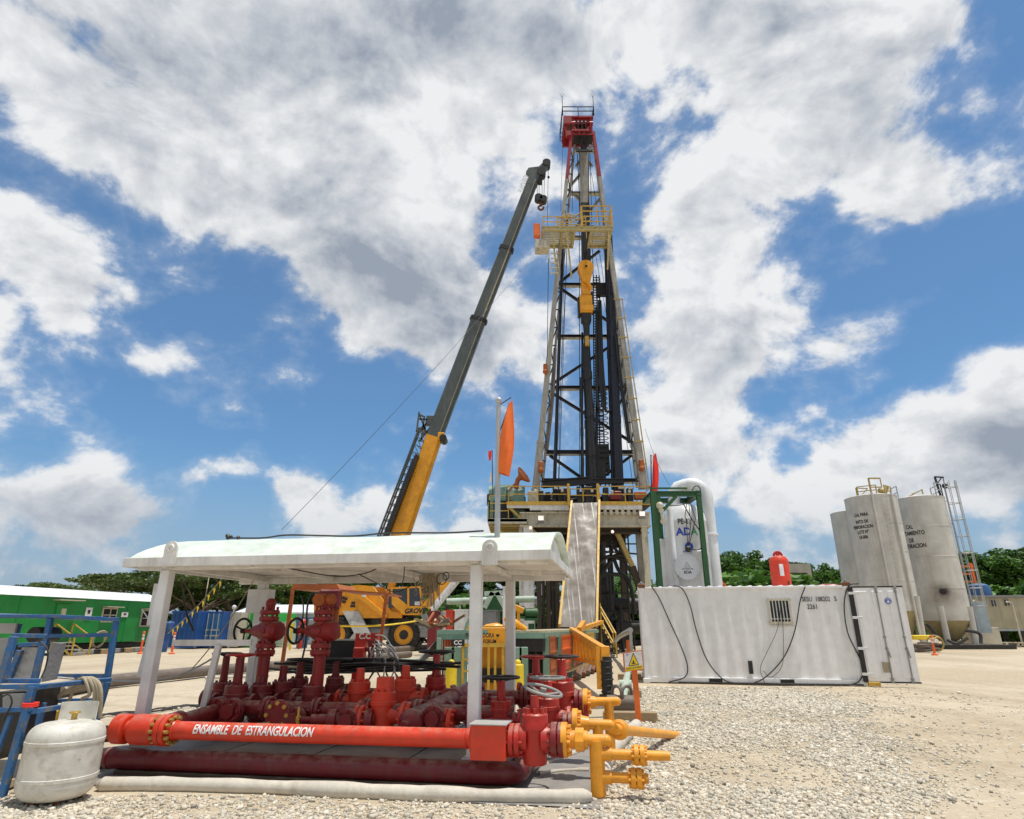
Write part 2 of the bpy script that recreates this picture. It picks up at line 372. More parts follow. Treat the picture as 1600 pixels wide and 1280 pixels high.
    def ball(s, c, r, seg=14, rings=8, sc=(1, 1, 1)):
        c = V(c); prof = []
        n = len(s.v)
        for j in range(rings + 1):
            a = math.pi * j / rings
            for i in range(seg):
                b = 2 * math.pi * i / seg; rad = max(math.sin(a), .01)
                s.v.append(c + V((r * rad * math.cos(b) * sc[0], r * rad * math.sin(b) * sc[1], r * math.cos(a) * sc[2])))
        for j in range(rings):
            for i in range(seg):
                i2 = (i + 1) % seg; s.f.append((n + j * seg + i, n + (j + 1) * seg + i, n + (j + 1) * seg + i2, n + j * seg + i2))
        return s
    def prism(s, poly, vec):
        poly = [V(p) for p in poly]; vec = V(vec); k = len(poly)
        return s.add(poly + [p + vec for p in poly], [tuple(range(k)), tuple(range(2 * k - 1, k - 1, -1))] + [(i, (i + 1) % k, k + (i + 1) % k, k + i) for i in range(k)])
    def bolts(s, c, d, Rr, n, r, h, ph=0.0):
        x, y, z = frame_of(V(d)); c = V(c)
        for i in range(n):
            a = 2 * math.pi * i / n + ph; p = c + x * (math.cos(a) * Rr) + y * (math.sin(a) * Rr)
            s.cyl(p, p + z * h, r, seg=6)
        return s
    def build(s, name, mat, parent=None, smooth=True, angle=32, label=None):
        me = bpy.data.meshes.new(name)
        M = s.xf or Matrix()
        if parent is not None: M = WM[parent.name].inverted() @ M
        vs = [M @ p for p in s.v] if (s.xf or parent is not None) else s.v
        me.from_pydata([tuple(p) for p in vs], [], s.f)
        bm = bmesh.new(); bm.from_mesh(me); bmesh.ops.recalc_face_normals(bm, faces=bm.faces); bm.to_mesh(me); bm.free()
        me.materials.append(MATS[mat])
        if smooth:
            me.polygons.foreach_set('use_smooth', [True] * len(me.polygons)); me.set_sharp_from_angle(angle=R(angle))
        o = bpy.data.objects.new(name, me); COL.objects.link(o)
        if parent is not None: o.parent = parent; WM[o.name] = WM[parent.name]
        else: WM[o.name] = Matrix()
        if label: o['label'] = label
        return o
def tag(o, label, cat, group=None, kind=None):
    if label: o['label'] = label
    if cat: o['category'] = cat
    if group: o['group'] = group
    if kind: o['kind'] = kind
    return o
def thing(name, label, cat, loc=(0, 0, 0), rz=0.0, group=None):
    o = bpy.data.objects.new(name, None); COL.objects.link(o); o.empty_display_size = .2
    o.location = loc; o.rotation_euler = (0, 0, rz)
    WM[o.name] = Matrix.Translation(V(loc)) @ Matrix.Rotation(rz, 4, 'Z')
    return tag(o, label, cat, group)
def dup(root, loc, rz=0.0, label=None, sc=None):
    def cp(o, par):
        c = o.copy(); COL.objects.link(c)
        if par is not None: c.parent = par
        for ch in o.children: cp(ch, c)
        return c
    r = cp(root, None); r.location = loc; r.rotation_euler = (0, 0, rz)
    if sc: r.scale = (sc, sc, sc) if isinstance(sc, (int, float)) else sc
    if label: r['label'] = label
    WM[r.name] = Matrix.Translation(V(loc)) @ Matrix.Rotation(rz, 4, 'Z')
    return r
def single(mb, name, mat, label, cat, base=None, group=None, kind=None):   # a thing that is one mesh, origin at its base
    if base is None:
        xs = [p.x for p in mb.v]; ys = [p.y for p in mb.v]; zs = [p.z for p in mb.v]
        base = V(((min(xs) + max(xs)) / 2, (min(ys) + max(ys)) / 2, min(zs)))
        if mb.xf: base = mb.xf @ base
    base = V(base); mb.xf = Matrix.Translation(-base) @ (mb.xf or Matrix())
    o = mb.build(name, mat); o.location = base; WM[o.name] = Matrix.Translation(base)
    return tag(o, label, cat, group, kind)
def lettering(txt, size, mat, parent, c, right, up, wrap=None, name='lettering', bold=0.0, sx=1.0, shear=0.0, align='CENTER'):
    cu = bpy.data.curves.new('txt', 'FONT'); cu.body = txt; cu.size = size; cu.align_x = align; cu.align_y = 'CENTER'; cu.offset = bold; cu.shear = shear; cu.resolution_u = 3
    ob = bpy.data.objects.new('txt', cu); COL.objects.link(ob)
    dg = bpy.context.evaluated_depsgraph_get(); me = bpy.data.meshes.new_from_object(ob.evaluated_get(dg)); bpy.data.objects.remove(ob); bpy.data.curves.remove(cu)
    r = V(right).normalized(); u = V(up).normalized(); n = r.cross(u); c = V(c)
    inv = WM[parent.name].inverted()
    if wrap:
        bm = bmesh.new(); bm.from_mesh(me)
        mx_ = size * .12
        for _ in range(3):
            es = [e for e in bm.edges if e.calc_length() > mx_]
            if es: bmesh.ops.subdivide_edges(bm, edges=es, cuts=1)
        bmesh.ops.triangulate(bm, faces=bm.faces); bm.to_mesh(me); bm.free()
    for vt in me.vertices:
        x, y = vt.co.x * sx, vt.co.y
        if wrap and wrap[0] == 'h': a = y / wrap[1]; p = c + r * x + u * (math.sin(a) * wrap[1]) + n * ((math.cos(a) - 1) * wrap[1])
        elif wrap: a = x / wrap[1]; p = c + u * y + r * (math.sin(a) * wrap[1]) + n * ((math.cos(a) - 1) * wrap[1])
        else: p = c + r * x + u * y
        vt.co = inv @ p
    me.materials.clear(); me.materials.append(MATS[mat])
    o = bpy.data.objects.new(name, me); COL.objects.link(o); o.parent = parent; WM[o.name] = WM[parent.name]
    return o
def smooth_pts(pts, n=6):                 # Catmull-Rom through the points
    pts = [V(p) for p in pts]; P_ = [pts[0] * 2 - pts[1]] + pts + [pts[-1] * 2 - pts[-2]]; out = []
    for i in range(1, len(P_) - 2):
        for k in range(n):
            t = k / n; a, b, c, d = P_[i - 1:i + 3]
            out.append(.5 * ((2 * b) + (c - a) * t + (2 * a - 5 * b + 4 * c - d) * t * t + (3 * b - a - 3 * c + d) * t ** 3))
    return out + [pts[-1]]
def sag(a, b, s, n=12):
    a = V(a); b = V(b)
    return [a.lerp(b, i / n) - V((0, 0, s * 4 * (i / n) * (1 - i / n))) for i in range(n + 1)]
def rail(mb, pts, h, r=.025, mids=1, step=1.8, toe=0):      # a railing along floor points
    pts = [V(p) for p in pts]
    for a, b in zip(pts, pts[1:]):
        n = max(1, round((b - a).length / step))
        for k in range(1, mids + 2): mb.bar(a + V((0, 0, h * k / (mids + 1))), b + V((0, 0, h * k / (mids + 1))), r * 2)
        for i in range(n + 1):
            p = a.lerp(b, i / n); mb.bar(p, p + V((0, 0, h)), r * 2.2)
        if toe: mb.bar(a + V((0, 0, toe / 2)), b + V((0, 0, toe / 2)), .02, toe)
    return mb
TH = R(10.0)
EX = V((math.cos(TH), -math.sin(TH), 0)); EY = V((math.sin(TH), math.cos(TH), 0)); EZ = V((0, 0, 1))
# ================================================================== ground
def ground_mat():
    m = bpy.data.materials.new('ground'); m.use_nodes = True; nt = m.node_tree; N = nt.nodes; L = nt.links; b = N['Principled BSDF']
    tc = N.new('ShaderNodeTexCoord'); ob = tc.outputs['Object']
    def ns(sc, det, ro, st=None):
        n = N.new('ShaderNodeTexNoise'); n.inputs['Scale'].default_value = sc; n.inputs['Detail'].default_value = det; n.inputs['Roughness'].default_value = ro
        if st:
            mp = N.new('ShaderNodeMapping'); mp.inputs[3].default_value = st; mp.inputs[2].default_value = (0, 0, R(18)); L.new(ob, mp.inputs[0]); L.new(mp.outputs[0], n.inputs['Vector'])
        else: L.new(ob, n.inputs['Vector'])
        return n.outputs[0]
    def rng(x, a, c, lo=0, hi=1):
        n = N.new('ShaderNodeMapRange'); L.new(x, n.inputs[0]); n.inputs[1].default_value = a; n.inputs[2].default_value = c; n.inputs[3].default_value = lo; n.inputs[4].default_value = hi; return n.outputs[0]
    def mx(f, a, c, bt='MIX'):
        n = N.new('ShaderNodeMix'); n.data_type = 'RGBA'; n.blend_type = bt; L.new(f, n.inputs[0])
        for i, x in ((6, a), (7, c)):
            if isinstance(x, tuple): n.inputs[i].default_value = (*x, 1)
            else: L.new(x, n.inputs[i])
        return n.outputs[2]
    c = mx(rng(ns(.16, 5, .6), .38, .62), (.47, .385, .265), (.57, .49, .365))
    c = mx(rng(ns(1.3, 8, .65), .42, .68, 0, .6), c, (.40, .33, .23))
    c = mx(rng(ns(.5, 6, .6, (1, .12, 1)), .5, .66, 0, .65), c, (.36, .295, .205))
    c = mx(rng(ns(9, 6, .7), .54, .66, 0, .8), c, (.64, .575, .46))
    c = mx(rng(ns(3.1, 9, .72), .53, .63, 0, .35), c, (.42, .305, .215))
    c = mx(rng(ns(38, 4, .7), .62, .70, 0, .6), c, (.30, .26, .20))
    def mt(op, a, b_=None, clamp=False):
        n = N.new('ShaderNodeMath'); n.operation = op; n.use_clamp = clamp
        for i, x in enumerate((a, b_)):
            if x is None: continue
            if isinstance(x, (int, float)): n.inputs[i].default_value = x
            else: L.new(x, n.inputs[i])
        return n.outputs[0]
    wob = mt('MULTIPLY', ns(.12, 2, .5), 5.0); tread = ns(5.0, 2, .5, (1, 1, 1)); ruts = None
    for ang, offs in ((8, (9.2, 11.1, 12.6, 14.4)), (-62, (24.5, 26.4, 31, 32.9)), (70, (10, 11.9))):
        dv = N.new('ShaderNodeVectorMath'); dv.operation = 'DOT_PRODUCT'; L.new(ob, dv.inputs[0]); dv.inputs[1].default_value = (math.cos(R(ang)), math.sin(R(ang)), 0); s_ = mt('ADD', dv.outputs['Value'], wob)
        for o_ in offs:
            w = rng(mt('ABSOLUTE', mt('SUBTRACT', s_, o_ + 2.5)), .30, .16); ruts = w if ruts is None else mt('MAXIMUM', ruts, w)
    rutm = mt('MULTIPLY', ruts, rng(tread, .40, .6, .25, 1))
    c = mx(mt('MULTIPLY', rutm, .42), c, (.34, .275, .185))
    vo = N.new('ShaderNodeTexVoronoi'); vo.inputs['Scale'].default_value = 22; L.new(ob, vo.inputs['Vector'])
    c = mx(rng(vo.outputs['Distance'], .35, .05, 0, .35), c, (.33, .29, .235))
    L.new(c, b.inputs['Base Color']); b.inputs['Roughness'].default_value = .95; b.inputs['Specular IOR Level'].default_value = .15
    bp = N.new('ShaderNodeBump'); bp.inputs['Strength'].default_value = .6; bp.inputs['Distance'].default_value = .02
    ad = N.new('ShaderNodeMath'); ad.operation = 'ADD'; L.new(ns(14, 8, .7), ad.inputs[0]); L.new(ns(2.2, 6, .6), ad.inputs[1])
    L.new(mt('SUBTRACT', ad.outputs[0], mt('MULTIPLY', rutm, 1.2)), bp.inputs['Height']); L.new(bp.outputs[0], b.inputs['Normal'])
    MATS['ground'] = m
ground_mat()
def ground_h(x, y):
    k = max(0.0, 1 - max(0, (y - 40) / 30)) * min(1.0, max(0.0, (math.hypot(x + .5, y - 8.5) - 3.5) / 3))
    return (noise.noise(V((x * .22, y * .22, 3))) * .05 + noise.noise(V((x * .8, y * .8, 7))) * .014) * k - .02 * k
def make_ground():
    g = MB(); n = 100; xs = [-14 + 32 * i / n for i in range(n + 1)]; ys = [3 + 30 * i / n for i in range(n + 1)]
    xs = [-900, -300, -80, -30] + xs + [30, 80, 300, 900]; ys = [-60, -5] + ys + [45, 70, 130, 300, 900, 1800]
    W = len(xs)
    g.v = [V((x, y, ground_h(x, y) if -14 <= x <= 18 and 3 <= y <= 33 else 0)) for y in ys for x in xs]
    g.f = [(j * W + i, j * W + i + 1, (j + 1) * W + i + 1, (j + 1) * W + i) for j in range(len(ys) - 1) for i in range(W - 1)]
    o = g.build('ground', 'ground'); o['kind'] = 'structure'
make_ground()
def gravel_mat():
    m = bpy.data.materials.new('gravel'); m.use_nodes = True; nt = m.node_tree; N = nt.nodes; L = nt.links; b = N['Principled BSDF']
    geo = N.new('ShaderNodeNewGeometry'); cr = N.new('ShaderNodeValToRGB'); e = cr.color_ramp.elements
    e[0].color = (.28, .255, .215, 1); e[1].color = (.78, .73, .62, 1); x = e.new(.14); x.color = (.48, .445, .37, 1); x = e.new(.5); x.color = (.62, .57, .47, 1); x = e.new(.8); x.color = (.66, .58, .45, 1)
    L.new(geo.outputs['Random Per Island'], cr.inputs[0]); L.new(cr.outputs[0], b.inputs['Base Color']); b.inputs['Roughness'].default_value = .9; b.inputs['Specular IOR Level'].default_value = .2
    MATS['gravel'] = m
gravel_mat()
def project(x, y, z=0.0):
    d = V((x, y, z - CAM_H)); f = d.y * CP + d.z * SP
    return 800 + d.x / f * FPX, 640 - (-d.y * SP + d.z * CP) / f * FPX
def gravel():
    r = np.random.default_rng(5); pts = []
    def dens(x, y):
        px, py = project(x, y)
        wob = noise.noise(V((x * .5, y * .5, 1))) * 60 + noise.noise(V((x * 1.7, y * 1.7, 4))) * 22
        patch = noise.noise(V((x * .45, y * .45, 9)))
        dd = 0.0
        if px < 960 and py > 1243 - (px - 150) * .0 + max(0, px - 300) * .008: dd = max(dd, 1.0 if (px < 480 or px > 930 + wob) else .55)
        edge = 1470 + (py - 1200) * .3 if py > 1150 else 1330 + (py - 1090) * 2.3
        if px > 955 + max(0, 1150 - py) * .35 and px < edge + wob and py > 1072: dd = max(dd, (1.0 if patch > -.12 else .5) * min(1, (edge + wob - px) / 130 + .08))
        if px >= 930 and py > 1240: dd = max(dd, .9 * min(1, max(0, (edge + wob - px) / 130)))
        if 170 < px < 480 and 1048 < py < 1110: dd = max(dd, .4 + patch)
        if px > edge + wob: dd = max(dd, .02 + .10 * math.exp(-(px - edge - wob) / 60))
        if 560 < px < 920 and 1200 < py: dd *= .8
        return dd
    n = 520000; X = r.uniform(-6.5, 11, n); Y = 4.8 + 15 * r.random(n) ** 1.45
    for x, y in zip(X, Y):
        px, py = project(x, y)
        if px < -20 or px > 1620: continue
        if -5.0 < (x + .4) and (V((x, y, 0)) - S0).dot(EX) < .95 and -.62 < (V((x, y, 0)) - S0).dot(EY) < 2.9 and (V((x, y, 0)) - S0).dot(EX) > -4.3: continue
        if r.random() < dens(x, y) * (.34 + .8 * max(0, min(1, .55 + 2.4 * noise.noise(V((x * .55, y * .8, 2))) + .9 * noise.noise(V((x * 2.1, y * 2.4, 5)))))): pts.append((x, y))
    pts = np.array(pts); k = len(pts)
    h0 = np.array([ground_h(a, b_) for a, b_ in pts])
    s = r.gamma(1.7, .0032, k) + .0032; s = np.minimum(s, .026) * (1 + .25 * np.clip((pts[:, 1] - 8) / 8, 0, 1))
    cube = np.array([(i, j, q) for i in (-1, 1) for j in (-1, 1) for q in (-1, 1)], float)
    vv = cube[None] * r.uniform(.55, 1.15, (k, 8, 3)) * np.stack([s * r.uniform(.8, 1.6, k), s * r.uniform(.7, 1.2, k), s * r.uniform(.5, .95, k)], 1)[:, None]
    a = r.uniform(0, 6.28, k); t = r.normal(0, .45, k)
    ca, sa, ct, st = np.cos(a), np.sin(a), np.cos(t), np.sin(t)
    y2 = vv[..., 1] * ct[:, None] - vv[..., 2] * st[:, None]; z2 = vv[..., 1] * st[:, None] + vv[..., 2] * ct[:, None]; x2 = vv[..., 0]
    out = np.stack([x2 * ca[:, None] - y2 * sa[:, None] + pts[:, 0:1], x2 * sa[:, None] + y2 * ca[:, None] + pts[:, 1:2], z2 + (h0 + s * r.uniform(-.1, .75, k))[:, None]], -1).reshape(-1, 3)
    fq = np.array([(0, 1, 3, 2), (4, 6, 7, 5), (0, 4, 5, 1), (2, 3, 7, 6), (0, 2, 6, 4), (1, 5, 7, 3)])
    F = (fq[None] + (np.arange(k) * 8)[:, None, None]).reshape(-1, 4)
    me = bpy.data.meshes.new('gravel'); me.vertices.add(len(out)); me.vertices.foreach_set('co', out.ravel())
    me.loops.add(F.size); me.loops.foreach_set('vertex_index', F.ravel()); me.polygons.add(len(F)); me.polygons.foreach_set('loop_start', np.arange(len(F)) * 4); me.polygons.foreach_set('loop_total', np.full(len(F), 4))
    me.update(); me.validate(); me.materials.append(MATS['gravel'])
    o = bpy.data.objects.new('gravel', me); COL.objects.link(o)
    tag(o, 'pale crushed limestone gravel spread over the sandy yard', 'gravel', kind='stuff'); print('stones', k)
# ================================================================== shelter over the choke manifold
S0 = V((-.39, 7.06, 0))
def sl(x, y, z): return S0 + EX * x + EY * y + EZ * z      # shelter frame -> world
def loc(px, py, y):                                          # photo pixel on the vertical plane y = const of the shelter frame
    d = ray(px, py); o = V((0, 0, CAM_H)); t = (y - (o - S0).dot(EY)) / d.dot(EY)
    return o + d * t
def shelter():
    t = thing('canopy_shelter', 'white steel canopy with curved pale green roof, on a maroon pipe skid over red valves', 'canopy', sl(-1.9, 1, 0), -TH)
    X0, X1, Y0, Y1 = -4.28, .84, -.18, 2.45
    ze, zf = 2.185, 2.275
    # curved roof shell
    m = MB(); n = 18; prof = []
    for i in range(n + 1):
        a = i / n; prof.append((Y0 + (Y1 - Y0) * a, zf + .36 * (math.sin(math.pi * a) ** .82)))
    nx = 24; th = .03
    for lay in (0, -th):
        for i in range(nx + 1):
            x = X0 + (X1 - X0) * i / nx
            for y, z in prof:
                dz = noise.noise(V((x * 1.3, y * 2, 2))) * .012
                m.v.append(sl(x, y, z + dz + lay))
    W = n + 1; O = (nx + 1) * W
    for i in range(nx):
        for j in range(n):
            q = (i * W + j, i * W + j + 1, (i + 1) * W + j + 1, (i + 1) * W + j); m.f.append(q); m.f.append(tuple(O + k for k in reversed(q)))
    for i in (0, nx):
        for j in range(n): m.f.append((i * W + j, i * W + j + 1, O + i * W + j + 1, O + i * W + j))
    for j in (0, n):
        for i in range(nx): m.f.append((i * W + j, (i + 1) * W + j, O + (i + 1) * W + j, O + i * W + j))
    roof = m.build('roof', 'roof', t)
    f = MB()
    for y in (Y0 - .02, Y1 + .02): f.bar(sl(X0 - .02, y, (ze + zf) / 2), sl(X1 + .02, y, (ze + zf) / 2), .04, zf - ze + .02, b=.006)
    for x in (X0, X1): f.bar(sl(x, Y0, (ze + zf) / 2), sl(x, Y1, (ze + zf) / 2), .04, zf - ze + .016, b=.006)
    f.build('fascia', 'white', t)
    for x, s in ((X0 + .12, 1), (X1 - .12, -1)):
        g = MB(); g.prism([sl(x, y, z - .05) for y, z in prof[1:-1]] + [sl(x, Y1 - .1, zf - .03), sl(x, Y0 + .1, zf - .03)], EX * .02)
        g.build('end_panel', 'white', t)
    g = MB(); g.prism([sl(X0 + .04, Y0 + .04, 2.238), sl(X1 - .04, Y0 + .04, 2.238), sl(X1 - .04, Y1 - .04, 2.238), sl(X0 + .04, Y1 - .04, 2.238)], EZ * .012); g.build('ceiling', 'white', t)
    b = MB()
    for y, zz_ in ((.0, 2.195), (2.12, 2.165)): b.bar(sl(X0 + .05, y, zz_), sl(X1 - .05, y, zz_), .10, .09, b=.008)
    for x in (X0 + .5, -2.7, -1.3, 0): b.bar(sl(x, Y0 + .03, 2.20), sl(x, Y1 - .03, 2.185), .08, .07, b=.006)
    for x in (X0 + .5, -1.75): b.bar(sl(x, .05, 2.21), sl(x + 2.2, 2.05, 2.21), .07, .06)
    for i in range(9):
        x = X0 + .35 + i * .55
        for j in range(0, n, 1): b.bar(sl(x, prof[j][0], prof[j][1] - .05), sl(x, prof[j + 1][0], prof[j + 1][1] - .05), .04, .035)
    b.build('roof_beam', 'white', t)
    for x in (-3.84, 0.0):
        for y in (0.0, 2.12):
            p = MB(); w = .125
            p.bar(sl(x, y, .235), sl(x, y, 2.155 if y < 1 else 2.125), w, w, b=.01, up=EY); p.box(sl(x, y, .25), (.2, .2, .03), -TH)
            if y > 1 and x < -1: p.box(sl(x + .0, y - .02, 1.87), (.34, .2, .34), -TH, .006)
            p.build('post', 'white_clean', t)
    k = MB(); k.bar(sl(-4.0, .07, 1.52), sl(-4.0, .07, 2.0), .1, .02, up=EY); k.bar(sl(-4.03, .08, .95), sl(-3.97, .08, 1.55), .06, .03, up=EY); k.build('cable_tray', 'white', t)
    k = MB(); k.bar(sl(-3.84, .3, 1.32), sl(-2.95, .55, 1.32), .05, .07); k.bar(sl(-3.4, .40, .3), sl(-3.3, .42, 1.30), .07, .07, b=.006); k.build('side_brace', 'white', t)
    for px in (265, 765):
        c = loc(px, 868, Y0 - .05); l = MB(); pts = []
        for i in range(13):
            a = math.pi * i / 12; pts.append(c + EX * (.085 * math.cos(a)) + EZ * (.085 + .085 * math.sin(a)))
        l.prism([c - EX * .085 - EZ * .10, c + EX * .085 - EZ * .10] + pts, EY * .025)
        l.torus(c + EZ * .085 - EY * .004, EY, .036, .013, 20, 6)
        l.build('lifting_lug', 'white', t)
    # skid
    ry, rz, rr = -.14, .155, .103
    s = MB(); s.tube([sl(-4.02, ry, rz), *[sl(.29 + .18 * math.sin(R(a)), ry + .18 - .18 * math.cos(R(a)), rz) for a in range(0, 91, 15)], sl(.47, 2.35, rz)], rr, 20)
    s.tube([sl(-3.8, 2.35, rz), sl(.47, 2.36, rz - .004)], rr - .005, 16); s.tube([sl(-3.84, ry, rz), sl(-3.84, 2.3, rz)], rr - .003, 16)
    s.cyl(sl(-4.04, ry, rz), sl(-4.0, ry, rz), rr * 1.05, seg=20)
    s.build('skid_runner', 'maroon', t)
    for y in (-.14, 1.1, 2.3): q = MB(); q.box(sl(-1.75, y, .028), (4.3, .16, .056), -TH, .01); q.build('sleeper', 'brown', t)
    for x0 in (-3.8, -2.75, -1.7, -.65):
        d = MB(); d.box(sl(x0 + .515, 1.1, .228), (1.02, 2.4, .02), -TH); d.build('deck_plate', 'deck', t)
    # cables hanging below the roof
    h = MB()
    h.tube(smooth_pts([loc(450, 888, .3), loc(520, 900, .6), loc(570, 896, .8), loc(605, 880, .9)]), .008, 6)
    h.tube(smooth_pts([loc(560, 897, .8), loc(590, 912, 1.2), loc(620, 925, 1.8), loc(660, 905, 2.0)]), .007, 6)
    h.tube(smooth_pts([loc(632, 884, .5), loc(631, 900, .5), loc(628, 915, .5)]), .006, 6)
    h.tube(smooth_pts([loc(283, 905, .1), loc(292, 960, .3), loc(302, 985, .5)]), .012, 6)
    h.build('cable', 'hose', t)
    h = MB()
    for i in range(34):
        x = rnd.uniform(-.12, .12); ln = rnd.uniform(.14, .40); p = loc(674 + rnd.gauss(0, 7), 896, 1.6 + rnd.uniform(-.06, .06))
        h.tube(smooth_pts([p, p + V((x, .02, -ln)), p + V((x * .6, -.03, -ln * 1.05)), p + V((x - .03, -.02, -.02))], 4), .0055, 5)
    single(h, 'rope_bundle', 'rope', 'frayed brown rope bundle hanging from the canopy beam', 'rope')
    h = MB(); h.torus(loc(690, 905, 1.5), EY, .07, .006); h.torus(loc(697, 900, 1.5), EY + EX * .4, .05, .006)
    single(h, 'wire_coil', 'hose', 'thin black wire loops hanging next to the rope bundle under the canopy', 'wire')
    # electric wire along the ridge
    h = MB(); pts = [sl(-3.75 + i * .45, 1.0 + noise.noise(V((i * .8, 0, 0))) * .22, 2.668 + noise.noise(V((i * 1.1, 4, 0))) * .018) for i in range(9)]
    h.tube(smooth_pts(pts), .012, 6)
    for i in range(5): h.ball(pts[0] + V((rnd.uniform(-.1, .1), rnd.uniform(-.08, .08), rnd.uniform(0, .03))), .03, 8, 5)
    single(h, 'ridge_cable', 'hose', 'black cable with a knotted end lying along the canopy ridge', 'cable')
    return t
shelter()
def wheel(c, d, Rr, spokes=3, r=None, hub=.035):
    m = MB(); r = r or Rr * .075; x, y, z = frame_of(V(d)); c = V(c)
    m.torus(c, d, Rr, r, 30, 8)
    for i in range(spokes):
        a = 2 * math.pi * i / spokes + .4; e = x * math.cos(a) + y * math.sin(a)
        m.tube([c - z * Rr * .18, c - z * Rr * .12 + e * Rr * .5, c + e * Rr], r * .75, 6)
    m.cyl(c - z * Rr * .25, c + z * .02, hub, seg=10)
    return m
def flange(m, c, d, r, t=.05, n=8, two=True, br=.016, bl=.03):
    d = V(d).normalized(); c = V(c)
    if two:
        m.cyl(c - d * (t + .004), c - d * .004, r, seg=24, c=.006); m.cyl(c + d * .004, c + d * (t + .004), r, seg=24, c=.006)
        m.bolts(c - d * (t + bl + .004), d, r * .8, n, br, 2 * t + 2 * bl + .008)
    else:
        m.cyl(c - d * t / 2, c + d * t / 2, r, seg=24, c=.006); m.bolts(c + d * t / 2, d, r * .78, n, br, bl)
def nuts(par, c, d, Rr, n, r, h):
    x, y, z = frame_of(V(d)); c = V(c)
    for i in range(n):
        a = 2 * math.pi * i / n; p = c + x * (math.cos(a) * Rr) + y * (math.sin(a) * Rr); m = MB(); m.cyl(p, p + z * h, r, seg=6); m.build('nut', 'gold', par)
MAN = thing('choke_manifold', 'red choke manifold of gate valves and pipes bolted to the skid under the canopy', 'choke manifold', sl(-1.9, 1, .24), -TH)
def gate_valve(c, s=1.0, mat='red', wmat='black', wr=.2, stem=.34, flow=None, wheel_on=True, tall=1.0, top=True, tilt=None, group=None):
    c = V(c); fl = V(flow) if flow is not None else EX
    b = MB(); R0 = .155 * s
    b.lathe([(R0 * .75, -.24 * s), (R0 * .98, -.20 * s), (R0, .10 * s * tall), (R0 * 1.08, .105 * s * tall), (R0 * 1.08, .15 * s * tall), (R0, .155 * s * tall), (R0, .25 * s * tall), (R0 * .9, .265 * s * tall)], c, EZ, 26)
    for sg in (-1, 1):
        b.lathe([(.12 * s, .08 * s), (.105 * s, .2 * s), (.10 * s, .26 * s), (.155 * s, .27 * s), (.155 * s, .315 * s)], c, fl * sg, 20)
        b.bolts(c + fl * sg * .24 * s, fl * sg, .125 * s, 8, .016 * s, .03 * s)
    g = b.build('gate_valve', mat, MAN)
    t = c + EZ * .26 * s * tall
    if top:
        n = MB(); n.bolts(t - EZ * .02, EZ, R0 * .74, 8, .022 * s, .055 * s); n.cyl(t - EZ * .01, t + EZ * .05 * s, R0 * .45, seg=14)
        n.cyl(t, t + EZ * (stem * s), .065 * s, .058 * s, 14, c=.008); n.build('bonnet', mat, g)
        if wheel_on:
            d = V(tilt) if tilt else EZ
            wheel(t + EZ * (stem * s + .03), d, wr, 3).build('handwheel', wmat, g)
    return g
